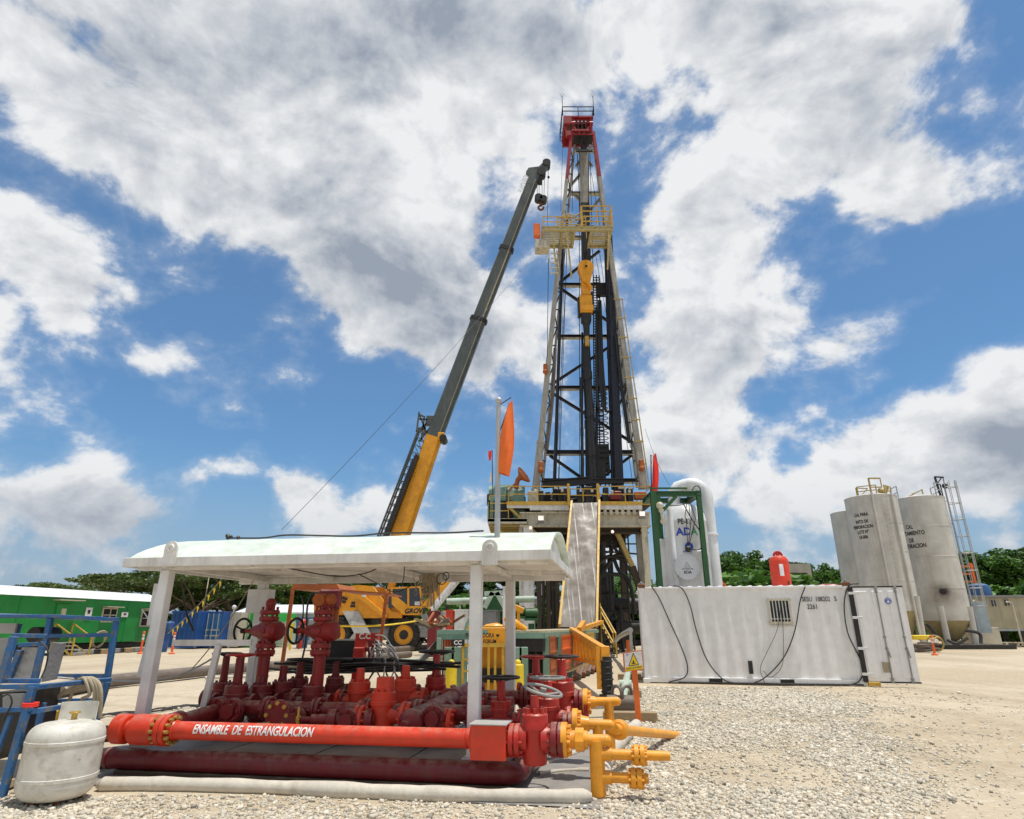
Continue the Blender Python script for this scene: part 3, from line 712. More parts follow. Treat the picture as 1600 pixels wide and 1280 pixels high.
def manifold():
    yp = -.24
    # front header pipe with the painted name
    p0, p1 = loc(268, 1141, yp), loc(738, 1154, yp); d = (p1 - p0).normalized(); pr = .088
    m = MB(); m.cyl(p0, p1, pr, seg=32); m.torus(p1 - d * .05, d, pr * .97, .012, 28, 6); m.torus(p0 + d * .05, d, pr * .98, .014, 28, 6)
    hp = m.build('header_pipe', 'orange_red', MAN)
    lc = loc(400, 1144, yp); t0 = (lc - p0).dot(d); ax = p0 + d * t0
    n = (-EY + EZ * .33).normalized(); u = d.cross(n) * -1; u = (EZ - d * EZ.dot(d)); u = (u - n * u.dot(n)).normalized()
    rt = u.cross(n).normalized(); rt = rt if rt.dot(d) > 0 else -rt
    lettering('ENSAMBLE  DE  ESTRANGULACION', .128, 'white_letter', hp, ax + n * (pr + .003), rt, u, wrap=('h', pr + .003), bold=.0035, sx=.665, shear=.16)
    e = MB(); q = p0
    e.lathe([(.02, -.68), (.13, -.67), (.148, -.655), (.148, -.53), (.13, -.515), (.09, -.51), (.09, -.475), (.125, -.455), (.15, -.43), (.15, -.19), (.135, -.17), (.11, -.16), (.11, -.13)], q, d, 30)
    e.build('end_cap', 'orange_red', MAN)
    e = MB(); flange(e, q - d * .06, d, .155, .055, 12, True, .017, .03); fl0 = e.build('flange', 'orange_red', MAN)
    nuts(fl0, q - d * .17, d, .125, 12, .02, .04); nuts(fl0, q + d * .01, d, .125, 12, .02, .04)
    # red sheet box over a joint, flange, front cross valve
    bx = MB(); c = loc(767, 1157, yp - .03); bx.box(c, (.34, .30, .30), -TH, .004); bxo = bx.build('cover_box', 'orange_red', MAN)
    l = MB(); l.box(c + EZ * .157, (.37, .33, .012), -TH, .002); l.build('box_lid', 'grey_light', bxo)
    e = MB(); c1 = loc(741, 1154, yp); e.cyl(c1 - d * .02, c1 + d * .07, .15, seg=26, c=.008); e.build('collar', 'orange_red', MAN)
    e = MB(); c2 = loc(805, 1157, yp); flange(e, c2, d, .15, .05, 8); e.build('flange', 'red', MAN)
    vc = loc(836, 1154, yp)
    b = MB(); b.lathe([(.02, -.23), (.105, -.22), (.115, -.20), (.115, -.02), (.122, .07), (.128, .08), (.132, .085), (.132, .13), (.128, .14), (.128, .21), (.115, .225)], vc, EZ, 28)
    for sg in (-1, 1): b.lathe([(.13, .07), (.115, .16), (.11, .24)], vc, d * sg, 22)
    g = b.build('gate_valve', 'red', MAN)
    n_ = MB(); n_.bolts(vc + EZ * .21, EZ, .095, 8, .024, .06); n_.cyl(vc + EZ * .22, vc + EZ * .38, .045, .04, 14); n_.build('bonnet', 'red', g)
    wheel(vc + EZ * .41 + EX * .06 + EY * .2, EZ + EX * .25 - EY * .1, .19, 3, .016).build('handwheel', 'steel', g)
    c3 = loc(872, 1156, yp); e = MB(); flange(e, c3, d, .155, .06, 10); e.build('flange', 'dark_red', MAN)
    # valves by photo position: px, py (body centre), row, scale, body, wheel, wheel radius, stem
    for px, py, y, s, mat, wm, wr, st, on in (
        (598, 1116, .62, .92, 'orange_red', 'black', .2, .17, False), (560, 1096, 1.2, .88, 'orange_red', 'black', .2, .18, False), (632, 1092, 1.25, .88, 'orange_red', 'black', .22, .18, False),
        (680, 1086, 1.75, .84, 'red', 'black', .23, .34, True), (783, 1124, .62, .74, 'red', 'black', .20, .28, True), (857, 1122, .55, .78, 'red', 'steel', .19, .22, True),
        (879, 1101, 1.3, .98, 'red', 'black', .2, .26, True), (742, 1118, 1.0, .72, 'red', 'black', .2, .16, False), (366, 1102, .75, .88, 'dark_red', 'red', .17, .36, True),
        (345, 1092, 1.35, .78, 'dark_red', 'black', .18, .42, True), (438, 1092, 1.25, .8, 'dark_red', 'black', .17, .24, False), (465, 1086, 1.6, .8, 'dark_red', 'black', .18, .26, True),
        (522, 1084, 1.75, .78, 'dark_red', 'black', .2, .26, True), (487, 1100, 1.0, .8, 'dark_red', 'black', .18, .14, False), (405, 1100, 1.05, .85, 'dark_red', 'black', .2, .12, False), (838, 1082, 1.9, .78, 'red', 'red', .2, .26, True)):
        gate_valve(loc(px, py, y), s, mat, wm, wr, st, wheel_on=on)
    # square actuator cap on the bright middle valve
    q = MB(); q.box(loc(602, 1072, .62), (.17, .15, .2), -TH, .01); q.build('actuator', 'orange_red', MAN)
    # headers linking the rows
    for y, z, xa, xb, r, mt in ((.62, .585, -3.0, .3, .085, 'dark_red'), (1.22, .62, -3.6, .2, .085, 'dark_red'), (1.78, .64, -3.2, .6, .085, 'dark_red')):
        h = MB(); h.cyl(sl(xa, y, z), sl(xb, y, z), r, seg=18)
        x = xa + .35
        while x < xb - .2:
            flange(h, sl(x, y, z), EX, .135, .045, 8); x += .62
        h.build('cross_pipe', mt, MAN)
    for x, z in ((-3.0, .58), (-2.2, .5), (-1.55, .5), (-.55, .55)):
        h = MB(); h.cyl(sl(x, .3, z), sl(x, 2.0, z), .08, seg=16)
        for y in (.4, .9, 1.5): flange(h, sl(x, y, z), EY, .135, .045, 8)
        h.build('run_pipe', 'dark_red', MAN)
    # big diagonal pipe towards the right back
    a, b_ = loc(640, 1130, .25), loc(745, 1076, 1.9); h = MB(); dd = (b_ - a).normalized()
    h.lathe([(.02, -.14), (.05, -.14), (.06, -.06), (.11, -.04), (.14, 0), (.14, .05), (.125, .09), (.125, 1.0), (.14, 1.01), (.14, 1.05), (.125, 1.06), (.125, (b_ - a).length)], a, dd, 26)
    h.build('diagonal_pipe', 'dark_red', MAN)
    a, b_ = loc(276, 1130, -.1), loc(352, 1107, .6); h = MB(); h.cyl(a, b_, .085, seg=20); dd = (b_ - a).normalized(); flange(h, b_ - dd * .12, dd, .15, .05, 8, True); h.cyl(a - dd * .1, a + dd * .05, .12, seg=18); h.build('inlet_pipe', 'dark_red', MAN)
    # blind flange with gold nuts facing the front
    c = loc(435, 1117, .35); h = MB(); h.cyl(c, c + EY * .3, .11, seg=20); h.cyl(c - EY * .03, c + EY * .03, .16, seg=28, c=.01); bf = h.build('blind_flange', 'dark_red', MAN)
    nuts(bf, c - EY * .03, -EY, .125, 8, .024, .03)
    # small needle valve lying along the row with its yellow handwheel
    a, b_ = loc(482, 1124, .3), loc(585, 1126, .5); dd = (b_ - a).normalized(); h = MB()
    h.lathe([(.03, -.12), (.03, .02), (.055, .03), (.055, .2), (.11, .21), (.11, .3), (.075, .31), (.08, .6), (.12, .62), (.12, .7), (.07, .72), (.07, (b_ - a).length)], a, dd, 20); nv = h.build('needle_valve', 'dark_red', MAN)
    wheel(a - dd * .12, -dd + EY * -.25, .12, 3, .011).build('handwheel', 'yellow', nv)
    # flanged stubs beside the bright valve
    for a_ in ((636, 1122, .55, .17), (563, 1124, .5, .15), (700, 1128, .5, .14)): e = MB(); flange(e, loc(*a_[:3]), EX, a_[3], .05, 8); e.build('flange', 'orange_red', MAN)
    for a_ in ((888, 1134, .5), (905, 1097, 1.3)): e = MB(); flange(e, loc(*a_), EX, .14, .05, 8); e.build('flange', 'dark_red', MAN)
    # two tall standpipes with side-wheeled valves
    for (px, pb, pt, y, gauge) in ((409, 1085, 945, 1.1, False), (498, 1085, 940, 1.0, True)):
        b0 = loc(px - (3 if px < 450 else 4), pb, y); zt = loc(px, pt, y).z; h = MB(); zz = lambda py: loc(px, py, y).z - b0.z
        h.cyl(b0, b0 + EZ * zz(1020), .075, seg=18)
        sp = h.build('standpipe', 'stand_red', MAN)
        h = MB(); o = b0
        for py in (1019, 1009): h.cyl(o + EZ * (zz(py) - .035), o + EZ * (zz(py) + .03), .125, seg=22, c=.012)
        h.bolts(o + EZ * (zz(1022) - .03), EZ, .1, 8, .018, .19)
        h.cyl(o + EZ * zz(1005), o + EZ * zz(968), .085, seg=18)
        vb = o + EZ * zz(986)
        DV = (EX * .97 - EY * .20).normalized(); h.lathe([(.025, -.42), (.027, -.26), (.05, -.25), (.075, -.2), (.085, -.14), (.11, -.10), (.115, .06), (.125, .08), (.125, .16), (.11, .2), (.06, .215)], vb, DV, 24)
        h.cyl(vb - EY * .135, vb - EY * .08, .035, seg=12)
        for py in (967, 957): h.cyl(o + EZ * (zz(py) - .03), o + EZ * (zz(py) + .03), .125, seg=22, c=.012)
        h.bolts(o + EZ * (zz(968) - .03), EZ, .1, 8, .016, .19)
        h.cyl(o + EZ * zz(955), o + EZ * (zz(947)), .06, seg=14); h.ball(o + EZ * zz(943), .068)
        vo = h.build('side_valve', 'stand_red', sp)
        wheel(vb - DV * .42, -DV, .155, 3, .016).build('handwheel', 'black', sp)
        if gauge:
            q = MB(); q.cyl(o + EZ * zz(938) - EY * .08 - EX * .06, o + EZ * zz(938) + EY * .08 - EX * .06, .085, seg=20, c=.01); q.ball(o + EZ * zz(937) + EX * .08, .075); q.build('pressure_gauge', 'rust_orange', sp)
    # black hoses and chains along the back row
    rr = random.Random(3)
    for i in range(11):
        a = loc(440 + rr.uniform(-40, 30), 1042 + rr.uniform(-8, 10), 2.0 + rr.uniform(-.3, .3)); b_ = loc(660 + rr.uniform(-40, 60), 1036 + rr.uniform(-6, 12), 1.9 + rr.uniform(-.3, .4))
        h = MB(); h.tube(smooth_pts([a, a.lerp(b_, .3) + V((0, 0, rr.uniform(-.08, .04))), a.lerp(b_, .6) + V((0, rr.uniform(-.1, .1), rr.uniform(-.06, .08))), b_]), rr.uniform(.014, .024), 8); h.build('hydraulic_hose', 'hose', MAN)
    for i in range(8):
        a = loc(rr.uniform(575, 640), 1033, 1.8); b_ = loc(rr.uniform(560, 680), rr.uniform(1060, 1085), 1.5)
        h = MB(); h.tube(smooth_pts([a, a.lerp(b_, .4) + V((rr.uniform(-.15, .15), 0, .12)), b_]), .009, 6); h.build('hydraulic_hose', 'galv' if i % 3 == 0 else 'hose', MAN)
manifold()
def outlet():
    t = thing('yellow_outlet_pipework', 'yellow flanged outlet pipes leading off the right end of the red manifold', 'pipework', sl(1.1, .3, 0), -TH)
    yA, yB, yC = -.24, .5, 1.3
    m = MB(); r = .052
    a = loc(884, 1156, yA); e = loc(947, 1157, yA); m.cyl(a, e, r, seg=20); m.ball(e, r * 1.02); c = loc(906, 1156, yA); m.cyl(c - EX * .04, c + EX * .04, .105, seg=8); m.cyl(c - EX * .075, c + EX * .075, .08, seg=18)
    f = loc(882, 1156, yA); flange(m, f, EX, .155, .06, 10, False, .018, .035); m.cyl(f + EX * .03, f + EX * .14, .085, .065, 18)
    v = loc(932, 1157, yA); m.cyl(V((v.x, v.y, .03)), v, .07, seg=22); m.ball(V((v.x, v.y, .05)), .07)
    m.build('front_pipe', 'yellow_pipe', t)
    for py, px2, py2, L_ in ((1180, 999, 1180, .22), (1212, 994, 1207, .05)):
        m = MB(); py += (2 if py > 1200 else -2); a = loc(936, py, yA); b = loc(px2, py2, yA); b.z = a.z; d = (b - a).normalized(); m.cyl(a, b - d * .03, .046, seg=18); m.cyl(a, a + d * .12, .058, seg=18); flange(m, b, d, .088, .045, 8, True, .013, .022); m.cyl(b, b + d * (L_ + .06), .044, .04, 18)
        m.build('branch_pipe', 'yellow_pipe', t)
    m = MB(); a = loc(899, 1131, yB); e = loc(953, 1133, yB); m.cyl(a, e, r, seg=20); m.ball(e, r); flange(m, a, EX, .15, .06, 10, False, .018, .035); m.cyl(a, a + EX * .15, .095, .07, 18)
    v = loc(934, 1133, yB); m.cyl(V((v.x, v.y, v.z - .42)), v, .056, seg=18); m.build('middle_pipe', 'yellow_pipe', t)
    m = MB(); a = loc(915, 1097, yC); e = loc(964, 1096, yC); m.cyl(a, e, r * .95, seg=20); m.ball(e, r * .95); flange(m, a, EX, .15, .06, 10, False, .018, .035); m.cyl(a, a + EX * .12, .08, .062, 18)
    v = loc(951, 1096, yC); m.cyl(V((v.x, v.y, .05)), v, .056, seg=18); m.ball(V((v.x, v.y, .06)), .056); m.build('rear_pipe', 'yellow_pipe', t)
    m = MB(); a = loc(966, 1140, yB + .3); b = gnd(1064, 1143); b.z = -.06; m.cyl(a, b, .056, .054, 20); m.lathe([(.075, 0), (.105, .02), (.105, .07), (.08, .09)], a, b - a, 20); m.cyl(a - (b - a).normalized() * .16, a, .055, seg=16)
    m.build('buried_pipe', 'yellow_pipe', t)
outlet()
gravel()
# ================================================================== liner and berm round the skid
def berm():
    m = MB(); pts = []
    for px, py in ((150, 1226), (250, 1226), (400, 1230), (550, 1237), (700, 1243), (850, 1246), (925, 1246)):
        p = gnd(px, py + 9); p.z = .05; pts.append(p)
    sp = smooth_pts(pts, 10); rr = [.066 + .016 * noise.noise(p * 2.3) + .008 * noise.noise(p * 7) for p in sp]; rr[-1] = .03; rr[-2] = .055; rr[0] = .03
    m.tube(sp, rr, 14)
    single(m, 'liner_berm', 'liner', 'long beige liner-wrapped tube berm lying on the gravel in front of the skid', 'berm')
    m = MB(); pts = [gnd(955, 1230), gnd(950, 1200), gnd(960, 1180), gnd(990, 1150), gnd(1003, 1125)]
    pts = [gnd(938, 1236), gnd(945, 1205), gnd(958, 1180), gnd(980, 1155), gnd(995, 1140)]
    for p in pts: p.z = .06
    sp = smooth_pts(pts, 8); m.tube(sp, [.085 + .012 * noise.noise(p * 3) for p in sp], 14)
    single(m, 'liner_berm', 'liner', 'short pale liner-wrapped berm running back beneath the yellow pipes', 'berm')
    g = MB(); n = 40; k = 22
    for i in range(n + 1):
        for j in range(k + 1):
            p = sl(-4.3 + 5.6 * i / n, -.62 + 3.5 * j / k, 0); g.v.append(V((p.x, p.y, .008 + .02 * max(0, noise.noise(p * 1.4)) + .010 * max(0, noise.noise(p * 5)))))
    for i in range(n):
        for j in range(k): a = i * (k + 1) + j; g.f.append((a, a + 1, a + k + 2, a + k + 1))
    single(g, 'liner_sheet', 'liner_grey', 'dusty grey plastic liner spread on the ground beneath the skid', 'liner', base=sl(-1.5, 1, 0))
    for (pts, r, lab) in (([(795, 1226), (830, 1205), (870, 1190), (915, 1172)], .022, 'loose pale liner fold on the wet ground left of the yellow riser'), ([(842, 1212), (880, 1207), (920, 1206)], .02, 'crumpled pale liner scrap just in front of the yellow riser foot')):
        m = MB(); q = [gnd(*p) for p in pts]
        for p in q: p.z = .02
        sp = smooth_pts(q, 6); m.tube(sp, [r * (1 + .6 * noise.noise(p * 9)) for p in sp], 8); single(m, 'liner_scrap', 'liner', lab, 'liner scrap')
    for i, (a, b, lab) in enumerate((((150, 1188), (208, 1180), 'upper pale pipe end left of the skid runner'), ((150, 1204), (205, 1194), 'lower pale pipe end left of the skid runner'))):
        m = MB(); p = gnd(*a); q = gnd(*b); p.z = q.z = .07; m.cyl(p + (p - q), q, .055, seg=14); single(m, 'hose_end', 'liner', lab, 'pipe')
berm()
# ================================================================== gas tank and blue frame, left foreground
def gas_tank():
    base = gnd(95, 1262); base.z = 0
    Yc = base.y + .20; c = V((xat(103, Yc, .5), Yc, 0)); 
    t = thing('gas_tank', 'squat white gas tank with rust stains standing in the left foreground', 'gas tank', c)
    r = .315; z0, z1 = .03, .655
    m = MB(); prof = [(.02, z0)]
    for i in range(1, 9):
        a = i / 8 * math.pi / 2; prof.append((r - .13 + .13 * math.sin(a) if i > 1 else r * .45, z0 + .13 * (1 - math.cos(a))))
    prof += [(r, z0 + .16), (r + .006, z0 + .165), (r + .006, z0 + .19), (r, z0 + .195), (r, z1 - .17), (r + .006, z1 - .165), (r + .006, z1 - .14), (r, z1 - .135)]
    for i in range(0, 9):
        a = i / 8 * math.pi / 2; prof.append((r - .12 + .12 * math.cos(a), z1 - .12 + .12 * math.sin(a)))
    prof += [(r * .4, z1 + .012), (.02, z1 + .014)]
    m.lathe(prof, c, EZ, 48); m.build('tank_body', 'tank_white', t)
    k = MB(); x0 = -.21
    n = 16
    for lay in (0, .008):
        for i in range(n + 1):
            a = R(35 + 110 * i / n)
            for z in (z1 - .01, z1 + .16): k.v.append(c + V((-math.cos(a) * (.215 + lay), math.sin(a) * (.215 + lay) - .03, z)))
    O = 2 * (n + 1)
    for i in range(n):
        k.f += [(2 * i, 2 * i + 1, 2 * i + 3, 2 * i + 2), (O + 2 * i, O + 2 * i + 2, O + 2 * i + 3, O + 2 * i + 1), (2 * i + 1, O + 2 * i + 1, O + 2 * i + 3, 2 * i + 3), (2 * i, 2 * i + 2, O + 2 * i + 2, O + 2 * i)]
    k.f += [(0, O, O + 1, 1), (2 * n, 2 * n + 1, O + 2 * n + 1, O + 2 * n)]
    k.build('valve_collar', 'tank_white', t)
    for a in (30, 150, 250, 310): f = MB(); p = c + V((math.cos(R(a)) * .2, math.sin(R(a)) * .2, 0)); f.bar(p + V((0, 0, -.01)), p + V((0, 0, .12)), .05, .012); f.build('foot', 'rust', t)
    v = MB(); v.cyl(c + V((0, .05, z1)), c + V((0, .05, z1 + .07)), .025); v.torus(c + V((0, .05, z1 + .075)), EZ, .04, .01, 14, 6); v.build('valve', 'gold', t)
gas_tank()
def blue_frame():
    c = gnd(60, 1190); t = thing('blue_machine_frame', 'worn blue steel frame with tilted grey panels behind the white gas tank', 'machine frame', V((c.x - .3, 7.3, 0)))
    Yf, Yb = 6.35, 8.1
    def A(px, py, Y=Yf): return at(px, py, Y)
    def bars(name, lst, mat='blue', w=.06):
        for p, q in lst:
            m = MB(); m.bar(A(*p), A(*q), w, w, b=.004, up=V((0, 1, 0))); m.build(name, mat, t)
    bars('post', [((52, 1072), (3, 1245)), ((22, 995), (0, 1068))], w=.058)
    bars('post', [((182, 968, 7.6), (168, 1058, 7.6)), ((168, 1066, 7.6), (146, 1140, 7.6)), ((79, 966, 7.6), (70, 1012, 7.6)), ((30, 975, Yb), (22, 1000, Yb)), ((66, 1010, 7.0), (54, 1062, 7.0)), ((32, 1016, 7.0), (14, 1062, 7.0))], w=.055)
    bars('rail', [((-12, 963, 7.6), (80, 963, 7.6)), ((80, 963, 7.6), (186, 968, 7.6)), ((70, 994, 7.6), (180, 992, 7.6)), ((86, 1056, 7.6), (172, 1056, 7.6)), ((20, 993, 6.9), (72, 994, 6.9)), ((30, 1008, 7.0), (70, 1006, 7.0)),
                  ((-12, 1064, 6.4), (62, 1064, 6.4)), ((-12, 1074), (60, 1072)), ((50, 1074), (172, 1062, 7.4)), ((-12, 1110), (50, 1108)), ((48, 1112), (152, 1096, 7.2)), ((55, 1096, 7.4), (150, 1094, 7.4))], w=.042)
    bars('brace', [((17, 1118), (-10, 1190)), ((63, 1110, 6.8), (52, 1160, 6.8)), ((70, 1098, 7.0), (62, 1130, 7.0))], w=.035)
    m = MB(); m.prism([A(-14, 960, 7.55), A(84, 961, 7.55), A(186, 967, 7.55), A(186, 967, 8.4), A(-14, 958, 8.4)], V((0, 0, -.03))); m.build('top_plate', 'blue', t)
    def panel(name, pts, mat, th=.03, Y=7.05):
        m = MB(); m.prism([A(*p, Y) if len(p) == 2 else A(*p) for p in pts], V((0, th, 0))); m.build(name, mat, t)
    panel('panel', [(34, 1012), (64, 1012), (50, 1060), (22, 1060)], 'grey_light')
    panel('panel', [(80, 1004, 7.15), (99, 1006, 7.3), (84, 1062, 7.3), (64, 1066, 7.15)], 'grey', .05)
    panel('panel', [(-14, 998), (17, 996), (0, 1058), (-14, 1060)], 'grey', .05)
    panel('panel', [(-14, 974, 8.0), (26, 974, 8.0), (22, 990, 8.0), (-14, 990, 8.0)], 'grey_light')
    panel('engine_cover', [(-14, 1082, 6.8), (42, 1080, 6.8), (28, 1150, 6.8), (-14, 1190, 6.8)], 'dark_steel', .5)
    panel('engine_cover', [(4, 1085, 6.7), (36, 1084, 6.7), (30, 1105, 6.7), (4, 1106, 6.7)], 'grey', .04)
    m = MB(); m.cyl(A(52, 992, 7.9), A(52, 992, 7.9) + V((.02, .35, 0)), .09, seg=20); m.build('fan_ring', 'black', t)
    m = MB(); m.torus(A(12, 1022, 7.2), V((.3, 1, 0)), .06, .012); m.build('cable', 'hose', t)
    m = MB()
    for pts in ([(58, 1000, 6.9), (74, 1015, 6.85), (72, 1040, 6.85), (64, 1060, 6.8)], [(-12, 1100, 6.3), (12, 1085, 6.3), (18, 1100, 6.3), (4, 1125, 6.3)]): m.tube(smooth_pts([A(*p) for p in pts]), .008, 6)
    m.build('cable', 'hose', t)
    m = MB(); p = A(44, 1102, 6.33)
    for i in range(3): m.torus(p + V((0, .03, .012 * i - .01)), V((0, 0, 1)), .06, .008, 16, 6)
    m.build('rope_tie', 'cloth_red', t)
    m = MB()
    for dx, e in ((0, (142, 1128)), (6, (150, 1112)), (-8, (128, 1092)), (10, (156, 1122))):
        m.tube(smooth_pts([A(118 + dx, 1076, 7.1), A(133 + dx * .6, 1060, 7.0), A(143 + dx, 1066, 6.95), A(148 + dx, 1085, 6.95), A(*e, 7.0)], 6), .018, 8)
    m.tube(smooth_pts([A(104, 1074, 7.2), A(90, 1092, 7.3), A(80, 1105, 7.4)]), .018, 8); m.tube(smooth_pts([A(116, 1072, 7.2), A(110, 1090, 7.3), A(100, 1110, 7.4)]), .018, 8)
    single(m, 'draped_hose', 'rope', 'beige hose loops draped over the right rail of the blue frame', 'hose')
    m = MB(); m.box(A(58, 1120, 7.6), (.5, .3, .16), 0, .02); single(m, 'yellow_crate', 'yellow', 'small yellow box low inside the blue frame', 'box')
    # loose timber and hoses at the foot
    m = MB(); a, b = gnd(0, 1236), gnd(28, 1225); a.z = b.z = .05; m.bar(a + (a - b), b, .12, .08, b=.01); single(m, 'timber', 'plank', 'weathered timber under the foot of the blue frame at the photo edge', 'timber')
blue_frame()
# ================================================================== long pipes across the yard behind
def lay_pipe(pts, r, mat, label, cat='pipe', name='flow_pipe', seg=14, z=None, sm=False, group=None):
    q = [gnd(*p) if len(p) == 2 else at(*p) for p in pts]
    for p in q:
        if z is None: p.z = max(p.z, r + .005)
        else: p.z = z
    m = MB(); m.tube(smooth_pts(q) if sm else q, r, seg); return single(m, name, mat, label, cat, group=group)
lay_pipe([(40, 1100), (170, 1075), (330, 1056), (500, 1042), (640, 1028)], .16, 'old_pipe', 'long brown flow pipe lying across the sandy yard behind the canopy', z=.17)
lay_pipe([(600, 1022), (690, 1013), (830, 1003)], .17, 'old_pipe', 'grey brown pipe on the sand below the crane wheels', z=.19)
lay_pipe([(590, 1036), (700, 1030)], .06, 'pale_green', 'thin pale green pipe on the sand left of the sage catwalk', z=.07)
lay_pipe([(320, 1062), (420, 1058)], .05, 'liner', 'thin beige hose on the sand behind the left valves', z=.05)
def chain():
    m = MB(); rr = random.Random(4)
    for k in range(3):
        pts = [gnd(x, 1124 - (x - 130) * .115 + rr.uniform(-3, 3)) + V((0, 0, .02)) for x in range(110, 330, 20)]; m.tube(smooth_pts(pts, 4), .016, 6)
    single(m, 'wire_ropes', 'dark_steel', 'dark wire ropes strung along the gravel between the blue frame and the canopy', 'wire rope')
chain()
lay_pipe([(-20, 1165, 8.2), (60, 1152, 8.2), (180, 1146, 8.2)], .09, 'rust', 'rusty square-ended pipe behind the gas tank pointing at the red end cap')
# ================================================================== white container
CO = gnd(1008, 1067); CO.z = .0; CE = gnd(1352, 1072); CE.z = 0
CX = (CE - CO).normalized(); CY = V((-CX.y, CX.x, 0)); CL = (CE - CO).length; CH = 2.63; CW = 2.44
def cc(x, y, z): return CO + CX * x + CY * y + EZ * z
CRZ = math.atan2(CX.y, CX.x)
def container():
    t = thing('shipping_container', 'white corrugated shipping container with barred window and its end door swung open', 'container', cc(CL / 2, CW / 2, 0), CRZ)
    def wall(a, b, nrm, z0, z1, dep=.03, pitch=.36):
        m = MB(); a = V(a); b = V(b); d = (b - a).normalized(); L_ = (b - a).length; n = int(L_ / pitch); p = L_ / n; xs = []
        for i in range(n):
            o = i * p; xs += [(o, 0), (o + p * .30, 0), (o + p * .5, dep), (o + p * .80, dep)]
        xs.append((L_, 0))
        for x, q in xs:
            for z in (z0, z1): m.v.append(a + d * x - V(nrm) * q + EZ * z)
        for i in range(len(xs) - 1): m.f.append((2 * i, 2 * i + 2, 2 * i + 3, 2 * i + 1))
        return m
    # front wall in three pieces round the window
    wx0, wx1, wz0, wz1 = 3.62, 4.18, 1.62, 2.24
    f = wall(cc(.08, .02, 0), cc(wx0, .02, 0), -CY, .16, CH - .08); f.build('side_wall', 'container_white', t)
    f = wall(cc(wx1, .02, 0), cc(CL - .08, .02, 0), -CY, .16, CH - .08); f.build('side_wall', 'container_white', t)
    m = MB(); m.box(cc((wx0 + wx1) / 2, .04, (.16 + wz0) / 2), (wx1 - wx0, .04, wz0 - .16), CRZ); m.box(cc((wx0 + wx1) / 2, .04, (wz1 + CH - .08) / 2), (wx1 - wx0, .04, CH - .08 - wz1), CRZ); m.build('side_wall', 'container_white', t)
    f = wall(cc(.08, CW, 0), cc(CL - .08, CW, 0), CY, .16, CH - .08); f.build('side_wall', 'container_white', t)
    f = wall(cc(.02, .08, 0), cc(.02, CW - .08, 0), -CX, .16, CH - .08); f.build('end_wall', 'container_white', t)
    fr = MB()
    for x in (.05, CL - .07):
        for y in (.03, CW - .03): fr.box(cc(x, y, CH / 2), (.14 if x > 1 else .1, .1, CH - .02), CRZ, .008)
    for y in (.025, CW - .025):
        fr.box(cc(CL / 2, y, CH - .045), (CL - .2, .07, .07), CRZ, .006); fr.box(cc(CL / 2, y, .09), (CL - .2, .08, .14), CRZ, .006)
    for x in (.03, CL - .03): fr.box(cc(x, CW / 2, CH - .05), (.1, CW - .1, .09), CRZ); fr.box(cc(x, CW / 2, .09), (.1, CW - .1, .14), CRZ)
    for x in (.05, CL - .05):
        for y in (.03, CW - .03):
            for z in (.06, CH - .05): fr.box(cc(x, y, z), (.19, .165, .12), CRZ, .01)
    fr.build('frame', 'container_white', t)
    pk = MB()
    for x in (1.95, 3.85): pk.box(cc(x, -.018, .085), (.36, .02, .10), CRZ)
    pk.build('forklift_pocket', 'black', t)
    r = MB(); r.box(cc(CL / 2, CW / 2, CH - .02), (CL - .1, CW - .1, .03), CRZ)
    for i in range(19): r.box(cc(.35 + i * (CL - .7) / 18, CW / 2, CH + .005), (.1, CW - .2, .03), CRZ, .006)
    r.build('roof', 'container_white', t)
    b = MB()
    for z in (wz0, wz1): b.box(cc((wx0 + wx1) / 2, -.03, z), (wx1 - wx0 + .12, .05, .05), CRZ)
    for x in (wx0, wx1): b.box(cc(x, -.03, (wz0 + wz1) / 2), (.045, .05, wz1 - wz0 + .1), CRZ)
    w = b.build('window', 'cream', t)
    g = MB(); g.box(cc((wx0 + wx1) / 2, .05, (wz0 + wz1) / 2), (wx1 - wx0, .02, wz1 - wz0), CRZ); g.build('pane', 'glass', w)
    g = MB()
    for i in range(7): x = wx0 + .02 + i * (wx1 - wx0 - .04) / 6; g.bar(cc(x, -.045, wz0 - .05), cc(x, -.045, wz1 + .05), .02)
    g.bar(cc(wx0 - .05, -.05, wz0 + .1), cc(wx1 + .05, -.05, wz0 + .1), .018); g.build('window_bars', 'tank_white', w)
    s = MB(); s.box(cc((wx0 + wx1) / 2, -.012, wz0 - .08), (.7, .02, .03), CRZ); s.build('sill', 'tank_white', w)
    sk = MB(); sk.box(cc(2.93, -.012, .44), (.11, .05, .34), CRZ, .006); sk.build('cable_opening', 'dark_steel', t)
    for x, y in ((.07, .03), (CL - .05, .03)):
        e = MB(); c = cc(x, y, CH + .02); e.box(c, (.2, .17, .12), CRZ, .012); e.build('padeye', 'rust', t, label='rust-red lifting lug on a top corner')
        e = MB(); e.torus(c + EZ * .08, CX, .06, .018, 16, 6); e.tube(smooth_pts([c + EZ * .04 - CX * .1, c + EZ * .1, c + EZ * .05 + CX * .1]), .02, 6); e.build('shackle', 'steel', t)
    lettering('SESU  108202', .18, 'black_letter', t, cc(4.92, -.008, 2.245), CX, EZ, bold=.0025, sx=.74); lettering('5', .18, 'black_letter', t, cc(5.44, -.008, 2.25), CX, EZ, bold=.0025, sx=.8)
    lettering('2261', .18, 'black_letter', t, cc(4.80, -.008, 2.04), CX, EZ, bold=.0025, sx=.8)
    for px, py, a in ((1200, 962, 60), (1174, 1008, 45), (1238, 990, 50)):
        pass
    # open door
    h0 = cc(CL + .02, -.06, 0); dang = CRZ - R(4); DX = V((math.cos(dang), math.sin(dang), 0)); DY = V((-DX.y, DX.x, 0)); W = 1.27
